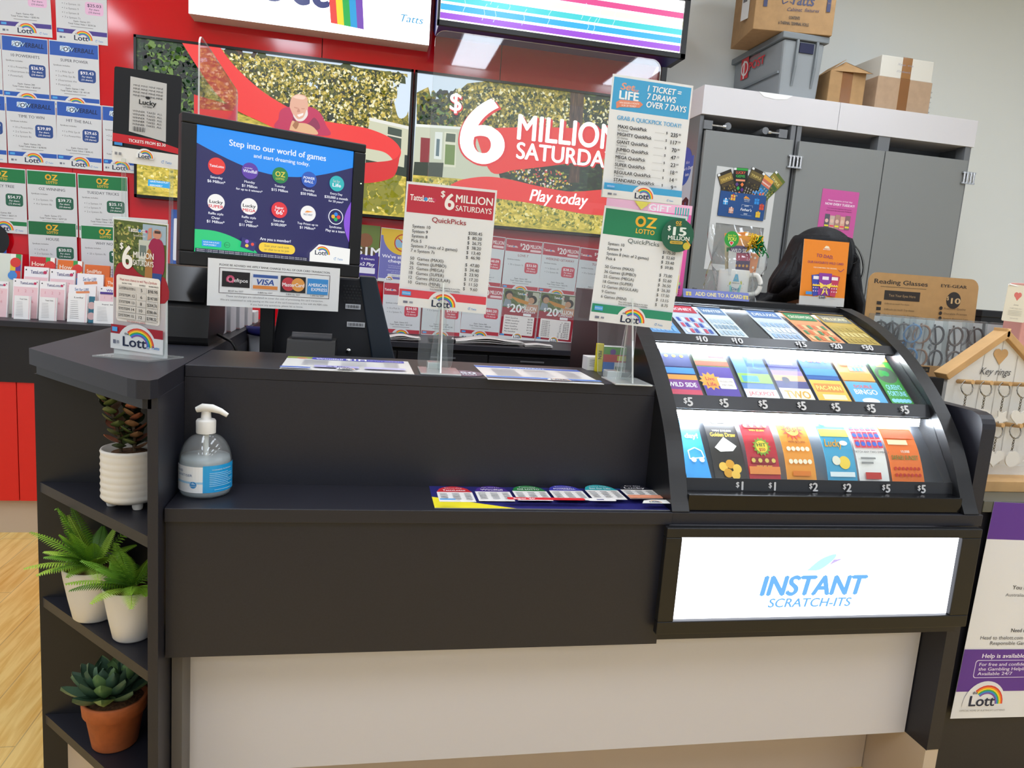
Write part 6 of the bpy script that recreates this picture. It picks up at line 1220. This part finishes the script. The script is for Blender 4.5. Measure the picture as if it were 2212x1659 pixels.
def mat_(a):
    a.rect(0,0,100,100,C('24246c')); a.poly([(0,55),(0,100),(32,100)], C('e8d82a')); a.poly([(76,0),(100,0),(100,30)], C('2a6ac8'))
    for i, (h, s1, s2) in enumerate((('d02a34','Saturday','TattsLotto'),('4a2a8c','Mon, Wed & Fri','Windfall'),('1f7d3c','Tuesday','OZ LOTTO'),('3a3aac','Thursday','POWERBALL'),('2aa8b0','Every Day','Set for Life'),('1c1c28','Any Day','Lucky'))):
        u0, u1 = 2.5+15.8*i, 17.2+15.8*i; a.poly([(u0,34)]+[(u0+(u1-u0)*k/10, 34-26*math.sin(math.pi*k/10)**.5) for k in range(1,10)]+[(u1,34)], C(h)); a.rect(u0,34,u1,76,C('ece9e6')); a.text(s1, (u0+u1)/2, 16, 4, C('f0eef2'), w=7.5, res=3); a.text(s2, (u0+u1)/2, 26, 6, C('f2f0f2'), bold=.05, w=9.5, res=3)
        for j in range(5): a.rect(u0+1,40+6.6*j,u0+4,42+6.6*j,C('7a7a80')); a.rect(u0+6,40+6.6*j,u0+9,42+6.6*j,C('7a7a80')); a.rect(u0+11,40+6.6*j,u0+13.6,42+6.6*j,C('7a7a80'))
        if i == 5: a.rect(u0,62,u1,76,C('e89a7a'))
    a.rect(29,80,61,90,C('d82a34'),.005); a.text("Super '66'", 36, 85, 6, C('f4ecec'), bold=.05, w=9, res=3); a.rect(62,80,74,92,C('e9e6e4'),.005); a.rect(66,84,69,88,C('6a6a90')); a.poly([(84,100),(86,88),(90,84),(98,84),(98,100)], C('ecebe6')); lott(a, 90, 97, 9, disc=False); a.rect(2,92,8,97,C('3f8fd0'))
flat((.848,.093,.8512), .530, .160, 0, mat_, 'counter_mat', 'navy lottery game mat lying on the writing shelf', 'counter mat', base='24246c')
# sanitiser bottle
t = thing('sanitiser_bottle', (.127,.098,.85), 'clear dome pump bottle of hand sanitiser with a blue label on the writing shelf', 'bottle')
bx, by, bz = .127, .098, .8505
PET = clear('bottle_plastic','eef4f6',.10,1.2,.03); GEL = clear('sanitiser_gel','eef3f4',.34,.3,.1,'f4f8fa')
prof = [(.001,0),(.042,0),(.048,.004),(.05,.012),(.05,.062)]+[(.05*math.cos(R(q))**.8+.0*q, .062+.062*math.sin(R(q))) for q in range(15,76,10)]+[(.016,.126),(.0155,.132)]
MB().lathe(prof, PET, (bx,by,bz), 40, cap=False).build('bottle', t)
MB().lathe([(.001,.003),(.0455,.004),(.047,.012),(.047,.070),(.045,.078),(.001,.078)], GEL, (bx,by,bz), 32, cap=False).build('gel', t)
WP = mat('white_pump','dddbd6',.35)
MB().lathe([(.0185,.124),(.0188,.148),(.017,.151),(.010,.152),(.009,.164),(.009,.168)], WP, (bx,by,bz), 28).build('collar', t)
b = MB(); P = [(bx-.018,by-.002,bz+.170),(bx-.006,by-.002,bz+.1745),(bx+.012,by-.002,bz+.174),(bx+.028,by-.003,bz+.169),(bx+.041,by-.004,bz+.161)]; b.tube(P, [.0055,.0085,.008,.006,.0045], WP, 12); b.build('pump_head', t); MB().tube([(bx,by,bz+.02),(bx,by,bz+.126)], .0055, WP, 12).build('dip_tube', t)
class CylArt(Art):
    def P(s, u, v, n=0):
        a = (u/100-.5)*3.0+.22; r = .0503+n
        return Vector((bx+r*math.sin(a), by-r*math.cos(a), bz+.066-.052*v/100))
a = CylArt(.15,.052); a.dl = .00012
def wrap(u0, v0, u1, v1, m):
    a.n += 1; k = max(2, int(abs(u1-u0)/4))
    for j in range(k): a.poly([(u0+(u1-u0)*j/k,v1),(u0+(u1-u0)*(j+1)/k,v1),(u0+(u1-u0)*(j+1)/k,v0),(u0+(u1-u0)*j/k,v0)], m, a.n)
wrap(0,0,46,100,C('e6eaee',.3)); wrap(46,-4,100,100,C('1f9ad8',.3)); wrap(4,58,46,66,C('9ac8e8',.3)); a.disc(34,70,13,C('2a86c8',.3),20); a.text('HAND', 12, 18, 9, C('5a7aa0'), w=13, bold=.02, res=3); a.text('SANITISER', 20, 34, 9, C('5a7aa0'), w=26, bold=.02, res=3); a.text('70%', 34, 66, 5, C('e8f0f4'), w=6); a.text('alcohol', 34, 74, 4, C('e8f0f4'), w=7)
a.text('WARNING: FLAMMABLE', 72, 12, 5, C('d0eaf6'), w=30, res=3)
for i in range(8): wrap(54,24+7*i,54+(34 if i % 3 else 26),26+7*i,C('a8dcf2',.3))
wrap(60,88,84,90,C('a8dcf2',.3)); a.build('label', t)
# ticket checker on the side return
t = thing('ticket_checker', (0,.6,1.1), 'black wedge-shaped ticket checker standing on the side return', 'ticket checker')
MB().prism([(.485,1.1),(.66,1.1),(.70,1.12),(.70,1.27),(.62,1.292),(.56,1.285),(.50,1.19),(.482,1.12)],'x',-.078,.052,BLACK).build('body', t, bevel=.008)
MB().prism([(.4975,1.205),(.552,1.288),(.5505,1.289),(.4955,1.206)],'x',-.066,.04,BLACKG).build('scan_window', t)
MB().tube(smooth3d([(.052,.60,1.118),(.075,.57,1.112),(.10,.55,1.10),(.115,.56,1.05),(.12,.60,.98)],5), .0035, BLACK, 8).build('cable', t)
# coupon pads along the side return
PADP = mat('coupon_pad','d4d2d6',.6)
for i, (x, y, h) in enumerate(((.005,.775,.095),(.014,.88,.10),(.022,.985,.10),(.03,1.09,.095),(.034,1.20,.04))):
    t = thing('coupon_pad', (x,y,1.1), ('white block of entry coupons, %s in the row behind the black ticket checker' % ('first','second','third','fourth')[i]) if i < 4 else 'low pile of white entry coupons ending the row behind the ticket checker', 'coupons', 'coupon blocks on the side return')
    b = MB(); b.box(x-.028,x+.030,y-.045,y+.045,1.1,1.1+h,PADP); b.build('block', t, bevel=.002)
    b = MB(); b.box(x-.029,x+.031,y-.046,y-.0455,1.102,1.105,C('d09a9a')); b.build('pink_edge', t)
t = thing('brochure', (.17,.85,.97), 'curled blue and white game brochure standing in the gap beside the screen post', 'brochure')
b = MB(); b.grid(lambda u, v: (.07+.085*u, .98-.06*math.sin(math.pi*u*.6), 1.0+.125*v*(1-.35*(1-u)**2)), 10, 6, C('e4e4ea')); b.build('page', t, solid=.001)
b = MB(); b.grid(lambda u, v: (.066+.075*u, .975-.06*math.sin(math.pi*u*.6), 1.085+.032*v*(1-.2*(1-u))), 8, 3, C('24246c')); b.grid(lambda u, v: (.09+.04*u, .962-.03*u, 1.085+.014*v), 5, 2, C('1f7d3c')); b.build('printed_head', t, solid=.001)
MB().box(.0725,1.09,.43,1.02,.90,.925,BLACK).build('staff_shelf', ctr); MB().box(.0725,.09,.43,1.02,0,.90,BLACK).build('staff_shelf_support', ctr)
# point of sale terminal seen from behind
t = thing('till_terminal', (.35,.78,.93), 'big dark till terminal seen from behind beneath the customer screen', 'till terminal')
TB = mat('terminal_navy','0e1018',.4)
MB().frustum([(.155,.70,.926),(.53,.70,.926),(.53,.90,.926),(.155,.90,.926)], [(.20,.735,1.285),(.445,.735,1.285),(.445,.80,1.285),(.20,.80,1.285)], TB).build('housing', t, bevel=.006)
MB().frustum([(.47,.69,.96),(.545,.69,.96),(.545,.92,.96),(.47,.92,.96)], [(.405,.725,1.292),(.452,.725,1.292),(.452,.83,1.292),(.405,.83,1.292)], mat('terminal_edge','15202c',.3)).build('screen_back', t, bevel=.004)
b = MB()
for j in range(6):
    for i in range(8-j//2): b.tube([(.365+.0085*i+.004*(j%2),.7275-.0008*j,1.262-.0085*j),(.365+.0085*i+.004*(j%2),.7245-.0008*j,1.262-.0085*j)], .0024, BLACKG, 8)
b.build('vent_holes', t)
for x, z, w in ((.372,1.205,.042),(.382,1.155,.05)):
    a = Art(w, .014, (x+.02,.7155 if z > 1.18 else .7105,z), tilt=6, base=C('c8cace'), t=.0006)
    for i in range(14): a.rect(6+6.2*i,20,8+6.2*i+(i%3),80,C('2a2a2e'))
    a.build('barcode_label', t)
MB().ball((.385,.70,1.08),.008,.006,.008,METAL,12,8).build('lock', t)
t = thing('receipt_printer', (.295,.56,.925), 'small black receipt printer tucked behind the counter top', 'printer')
MB().prism([(.50,.926),(.65,.926),(.65,1.10),(.60,1.125),(.52,1.125),(.50,1.09)],'x',.235,.355,BLACK).build('body', t, bevel=.006); MB().tube([(.245,.545,1.128),(.345,.545,1.128)], .014, mat('roller_grey','2c2c30',.3), 16).build('roller', t)
# cartons of stock behind the clear leg
def stock(x0,x1,y0,y1,z0,z1,h,lb,draw=None,yaw=0):
    t = thing('stock_box', ((x0+x1)/2,(y0+y1)/2,z0), lb, 'box', 'small stock boxes by the display case')
    b = MB(); b.box(x0,x1,y0,y1,z0,z1,C(h)); b.build('body', t, bevel=.001)
    if draw: a = Art(x1-x0, z1-z0, ((x0+x1)/2,y0-.0006,(z0+z1)/2), dl=.0002); draw(a); a.build('print', t)
stock(.990,1.05,.375,.42,1.1,1.135,'e4e2e0','flat white box with small print by the screen leg',lambda a: [a.rect(10,20+14*i,80,24+14*i,C('8a8a8c')) for i in range(4)])
stock(1.008,1.026,.36,.372,1.1,1.172,'d8c81c','narrow yellow box standing by the screen leg',lambda a: a.text('PEN', 50, 40, 12, C('4a4a1a'), bold=.05, rot=-90))
def st(a): a.rect(0,0,100,30,C('5a9a3a')); a.disc(40,20,12,C('6a3a8c')); a.rect(0,30,100,60,C('c83a34')); a.rect(60,34,100,54,C('e8d83a')); a.rect(0,60,50,100,C('2a6ac0')); a.rect(50,60,100,100,C('e0e0de')); [a.rect(54+8*i,76,58+8*i,94,C('4a6a4a')) for i in range(5)]
stock(1.027,1.088,.362,.40,1.1,1.165,'d8d6d4','multicoloured box with green, red and blue panels by the screen leg',st)
# loose papers on the back counter
PAP = mat('loose_paper','d8d5d2',.6)
def curl(name, x, y, w, d, hgt, yaw, lb):
    co, si = math.cos(R(yaw)), math.sin(R(yaw)); b = MB()
    def f(k): return lambda u, v: (x+(u-.5)*w*co-(v-.5)*d*si, y+(u-.5)*w*si+(v-.5)*d*co, .974+k*.004+hgt*(math.sin(math.pi*u)**2)*(.3+.2*k)+hgt*.4*max(0,u-.7)*3*(1-v*.3))
    for k in range(3): b.grid(f(k), 14, 4, PAP)
    b.build('loose_papers', label=lb, cat='papers', solid=.0006, group='loose papers on the back counter')
curl('loose_papers', .60,2.17,.18,.12,.02,0,'small curled paper stack on the back counter beside the till terminal')
curl('loose_papers', 1.02,2.2,.36,.14,.03,3,'long curled paper strip on the back counter under the jackpot posters')
curl('loose_papers', 1.28,2.17,.14,.1,.008,-4,'flat white papers at the end of the curled strip')
t = thing('eftpos_pin_pad', (.78,2.16,.972), 'small black card reader lying on the back counter behind the clear stand', 'card reader'); MB().box(.73,.86,2.12,2.2,.972,.992,BLACK).build('body', t, bevel=.004); MB().ball((.845,2.13,.993),.006,.006,.006,C('e0d8d8')).build('button', t)
t['label'] = 'small black card reader lying on the back counter behind the clear stand'; t.name = 'card_reader'
# ================================================================ leaflets on the back counter, left end
def leaf(x0, x1, z0, z1, y, draw, label, base='ece8e8', thick=.014, name='leaflet_stack', tilt=9):
    zc = (z0+z1)/2; a = Art(x1-x0, z1-z0, ((x0+x1)/2, y+(zc-.972)*math.tan(R(tilt)), zc), tilt=tilt, base=C(base,.4), t=thick, dl=.0002); draw(a)
    return a.build(name, label=label, cat='leaflets', group='leaflets racked on the back counter')
def coup(a, hd='TattsLotto', col='2a2a6c'):
    a.rect(3,20,97,100,C('e8c4c8')); a.text(hd, 55, 10, 6.5, C(col), bold=.05, w=56, res=3); a.disc(86,10,3.4,C('c0305a'),12); a.rect(6,5,11,8,C('2a2a2c')); a.rect(92,5,95,8,C('2a2a2c'))
    for j in range(2):
        for i in range(3): a.text('1234567'[i+3*j], 22+28*i, 30+26*j, 7, C('d8909a'))
def slip(hd): 
    def f(a):
        a.text(hd, 55, 14, 5, C('3a3a3c'), bold=.05, w=46)
        for i in range(10): a.rect(14,26+6.6*i,50+(i*37 % 36),27.6+6.6*i,C('b4b2b4'))
        a.rect(90,0,94,100,C('eac8cc'))
    return f
def bro(h, lines, blocks):
    def f(a):
        a.rect(0,0,100,100,C(h))
        for i, s in enumerate(lines): a.text(s, 8, 12+10*i, 7, C('f0dcc8'), al='l', bold=.05, maxw=60)
        if blocks:
            for j in range(3):
                for i in range(2): a.rect(64+18*i,14*j,82+18*i,14+14*j,C(['f0ece4','d83a34','e8c83a','3a9a4a','4a7ac8','6a3a9a'][(i*3+j*2+len(lines)) % 6]))
            a.disc(82,14,8,C('d83a34')); a.disc(73,36,7,C('4a8ad0'))
    return f
leaf(-1.24,-1.13,.972,1.13,2.20,coup,'pink entry coupons cut off at the frame edge of the back counter')
leaf(-1.111,-1.009,.972,1.146,2.20,coup,'pink entry coupon stack in front, beneath the red leaflets')
leaf(-1.004,-.9,.972,1.143,2.20,coup,'pink entry coupon stack in front, beneath the orange systems leaflets')
leaf(-1.085,-1.02,.972,1.075,2.155,slip('Total Odds'),'small white odds slips leaning on the pink coupons under the red leaflets','e8e6e4',.006)
leaf(-.985,-.915,.972,1.075,2.155,slip('Total Odds'),'small white odds slips leaning on the pink coupons under the systems leaflets','e8e6e4',.006)
leaf(-1.098,-.998,.972,1.20,2.27,coup,'pink entry coupon stack behind, below the red leaflets')
leaf(-.992,-.888,.972,1.197,2.27,coup,'pink entry coupon stack behind, below the systems leaflets')
leaf(-1.105,-1.0,.972,1.245,2.34,bro('c8202a',['How','to','play'],1),'red leaflets reading How to play','c8202a')
leaf(-.988,-.884,.972,1.238,2.34,bro('e0702a',['How','to play','Systems'],1),'orange leaflets reading How to play Systems','e0702a')
leaf(-1.27,-1.15,.972,1.25,2.36,bro('d8dcd0',[],1),'pale leaflets with red and green dots at the frame edge')
def life(a): a.text('Set for LIFE', 48, 12, 8, C('4a6a9a'), bold=.05, w=52); a.poly([(26,18),(76,15),(78,21),(28,24)], C('e08a5a'))
leaf(-.886,-.775,.972,1.135,2.20,life,'white coupons with an orange brush stroke, front stack')
leaf(-.878,-.768,.972,1.185,2.27,life,'white coupons with an orange brush stroke, back stack')
leaf(-.872,-.792,.972,1.1,2.155,slip('Lucky'),'tall white price slip in front of the brush stroke coupons','eceae8',.006)
leaf(-.788,-.765,.972,1.09,2.16,lambda a: [a.rect(0,0,100,100,C('2a6a80')), a.disc(50,35,14,C('c8a8a8')), a.disc(50,75,14,C('c8a8a8'))],'narrow teal slip beside the tall white price slip','2a6a80',.006)
leaf(-.872,-.765,.972,1.225,2.34,bro('d8682a',['SyndiMate'],0),'orange leaflets reading SyndiMate','d8682a')
leaf(-.758,-.655,.972,1.175,2.27,bro('e8702a',['The Lott','Member'],0),'bright orange member leaflets beside the red table sign','e8702a')
leaf(-.752,-.65,.972,1.225,2.34,bro('4a2f84',['',' '],0),'violet leaflets partly hidden by the red table sign','4a2f84')
leaf(-.76,-.655,.972,1.135,2.20,lambda a: [coup(a,'Windfall','5a3a9a'), a.rect(4,15,70,21,C('4a2f84'))],'coupon stack with a violet stripe beside the red table sign')
leaf(-.765,-.665,.972,1.072,2.155,slip('Super 66'),'white odds slips under the violet striped coupons','e8e6e4',.006)

# ================================================================ potted plants on the corner shelves
rp = random.Random(11)
SOIL = mat('pot_soil','6a4a30',.95,noise=.5,scale=160,bump=1.0)
def leafmesh(b, base, d, L, w, m, up=.0, cup=.25, thick=.0, n=6):
    """a pointed leaf blade from base along d (unit), curving by `up`, cupped across"""
    d = Vector(d).normalized(); s = d.cross(Vector((0,0,1)))
    if s.length < .05: s = Vector((1,0,0))
    s.normalize(); u = s.cross(d); base = Vector(base); V = []; F = []
    for i in range(n+1):
        t = i/n; c = base+d*(L*t)+u*(up*L*t*t); ww = w*math.sin(math.pi*min(1, t*.93+.06))**.75*(1 if t < .97 else .3)
        for j in (-1,-.5,0,.5,1): V.append(c+s*(ww*j)+u*(cup*w*(j*j)))
    for i in range(n):
        for j in range(4): F.append((i*5+j,i*5+j+1,i*5+j+6,i*5+j+5))
    if thick:
        k = len(V); cen = [base+d*(L*(i//5)/n)+u*(up*L*((i//5)/n)**2) for i in range(k)]
        V += [v-u*(thick*(1-abs((i % 5)-2)/2.01)*math.sin(math.pi*min(1,(i//5)/n*.9+.08))+.0004) for i, v in enumerate(V)]
        F += [tuple(k+q for q in f[::-1]) for f in F]
    b.add([tuple(v) for v in V], F, m, True)
# tall jade-like succulent in a ribbed white pot
px, py, pz = -.028, .150, .806
t = thing('potted_succulent', (px,py,pz), 'tall reddish succulent in a ribbed white pot on the top shelf', 'potted plant')
prof = [(.001,.014),(.048,.014),(.052,.018)]+[(.0535+.0012*math.sin(q*1.05*2)+.0006*(q % 3), .018+.0045*q) for q in range(1,23)]+[(.053,.121),(.05,.121),(.049,.112),(.001,.112)]
b = MB(); b.lathe(prof, mat('ribbed_ceramic','dcd7ce',.35), (px,py,pz), 44, cap=False); b.build('pot', t)
for q in range(3): MB().lathe([(.009,0),(.0105,.005),(.0105,.016)], mat('ribbed_ceramic','dcd7ce',.35), (px+.034*math.cos(q*2.094-.9),py+.034*math.sin(q*2.094-.9),pz), 14).build('foot', t)
MB().lathe([(.0485,.109),(.03,.113),(.001,.114)], SOIL, (px,py,pz), 24, cap=False).build('soil', t)
st_ = MB(); lv = MB(); cols = [mat('jade_'+h, h, .4) for h in ('4a5a34','5c6a3c','7a5a42','9a5f4a','38482c')]
for k, (dx, dy, hh, lean) in enumerate(((-.014,-.01,.112,(-.26,-.05)),(.010,-.004,.095,(-.02,-.1)),(.002,.018,.108,(-.1,.05)))):
    P = [(px+dx+lean[0]*hh*q/6*(q/6), py+dy+lean[1]*hh*q/6, pz+.112+hh*q/6) for q in range(7)]; st_.tube(P, .0035, mat('stem_brown','5a4a34',.7), 7)
    for q in range(2, 22):
        f = q/21*6; i = min(int(f), 5); c = Vector(P[i]).lerp(Vector(P[i+1]), f-i); a_ = q*2.4+k
        leafmesh(lv, c, (math.cos(a_),math.sin(a_),.30+.5*q/21), .031*(1.15-.35*q/21), .0135, cols[(q*7+k*3) % 5], .12, .12, .003, 6)
st_.build('stems', t); lv.build('leaves', t)
# two ferns in tapered white pots
def fern(x, y, z, r, h, label, seed, fronds, dirb):
    t = thing('potted_fern', (x,y,z), label, 'potted plant', 'ferns on the middle shelf'); rd = random.Random(seed)
    wp = mat('matt_white_pot','d4cfc8',.45)
    MB().lathe([(.001,0),(r*.62,0),(r*.68,.004),(r*.82,h*.4),(r*.95,h*.8),(r,h-.002),(r*.985,h),(r*.93,h-.002),(r*.9,h-.016),(.001,h-.016)], wp, (x,y,z), 40, cap=False).build('pot', t)
    MB().lathe([(r*.905,h-.015),(r*.5,h-.010),(.001,h-.009)], SOIL, (x,y,z), 24, cap=False).build('soil', t)
    G = [mat('fern_'+q, q, .5) for q in ('86b032','a2c444','6a9a2a','4f7c20')]
    b = MB()
    for k in range(fronds):
        a_ = dirb[k % len(dirb)]+rd.uniform(-.3,.3); el = rd.uniform(.55,1.25); L = rd.uniform(.10,.175)*(r/.062); m = rd.choice(G); P = []; n = 26
        for q in range(n):
            s = q/(n-1); P.append(Vector((min(x+math.cos(a_)*L*s*math.cos(el)*1.15, .046), y+math.sin(a_)*L*s*math.cos(el)*1.15, min(z+h-.012+L*s*math.sin(el)-.05*s*s*math.cos(el)*1.2, z+.238))))
        b.tube(P, .0008, m, 4)
        for q in range(3, n):
            tg = (P[q]-P[q-1])
            if tg.length < 1e-4: continue
            tg.normalize(); sd = tg.cross(Vector((0,0,1)))
            if sd.length < .1: sd = Vector((1,0,0))
            sd.normalize(); w = .019*math.sin(math.pi*(q/n)**.75)+.003
            for sg in (-1,1):
                o = P[q]; e = o+sd*sg*w+tg*w*.45-Vector((0,0,w*.25))
                if e.x > .05: e.x = .05
                nn = tg*.0019; mid = o.lerp(e,.5)+Vector((0,0,.0014))
                b.add([o-nn*.7,o+nn*.7,mid+nn,e,mid-nn], [(0,1,2,4),(4,2,3)], m, False)
    b.build('fronds', t)
fern(-.116,.205,.538,.062,.118,'lush green fern in a white pot nearer the shelf back',5,30,[2.6,3.1,3.5,4.0,4.6,1.8,5.3,.5,3.0,3.4])
fern(-.014,.112,.538,.055,.112,'smaller green fern in a white pot beside the front upright',9,22,[2.4,3.2,4.0,4.7,5.5,.6,1.6,4.3])
# echeveria in terracotta
px, py, pz = -.072, .186, .251
t = thing('potted_succulent', (px,py,pz), 'broad-leaved blue-green succulent in a terracotta pot on the bottom shelf', 'potted plant')
TC = mat('terracotta','a85a30',.7,noise=.1,scale=60)
MB().lathe([(.001,0),(.044,0),(.046,.003),(.058,.078),(.0635,.079),(.066,.108),(.0655,.111),(.06,.111),(.058,.097),(.001,.097)], TC, (px,py,pz), 40, cap=False).build('pot', t)
MB().lathe([(.058,.098),(.03,.104),(.001,.105)], SOIL, (px,py,pz), 24, cap=False).build('soil', t)
lv = MB(); EC = [mat('echeveria_'+h, h, .42) for h in ('46614c','557058','3a5440','62804e')]
for ring_, (n_, L, el, w, zz) in enumerate(((9,.082,.22,.021,.112),(9,.074,.5,.02,.120),(8,.062,.8,.018,.128),(6,.05,1.1,.015,.134),(4,.036,1.35,.011,.138))):
    for k in range(n_):
        a_ = 2*math.pi*(k+.5*(ring_ % 2))/n_+ring_*.3; c = (px-.012+.012*math.cos(a_),py-.006+.012*math.sin(a_),pz+zz)
        leafmesh(lv, c, (math.cos(a_)*math.cos(el),math.sin(a_)*math.cos(el),math.sin(el)), L, w, EC[(k+ring_) % 4], .22, .35, .007, 7)
for k in range(4):
    a_ = k*1.57; leafmesh(lv, (px+.03+.006*math.cos(a_),py+.0+.006*math.sin(a_),pz+.15), (math.cos(a_)*.4,math.sin(a_)*.4,.9), .045, .014, EC[k], .2, .35, .006, 6)
lv.tube([(px+.02,py,pz+.1),(px+.03,py,pz+.15)], .008, EC[0], 8)
lv.build('leaves', t)
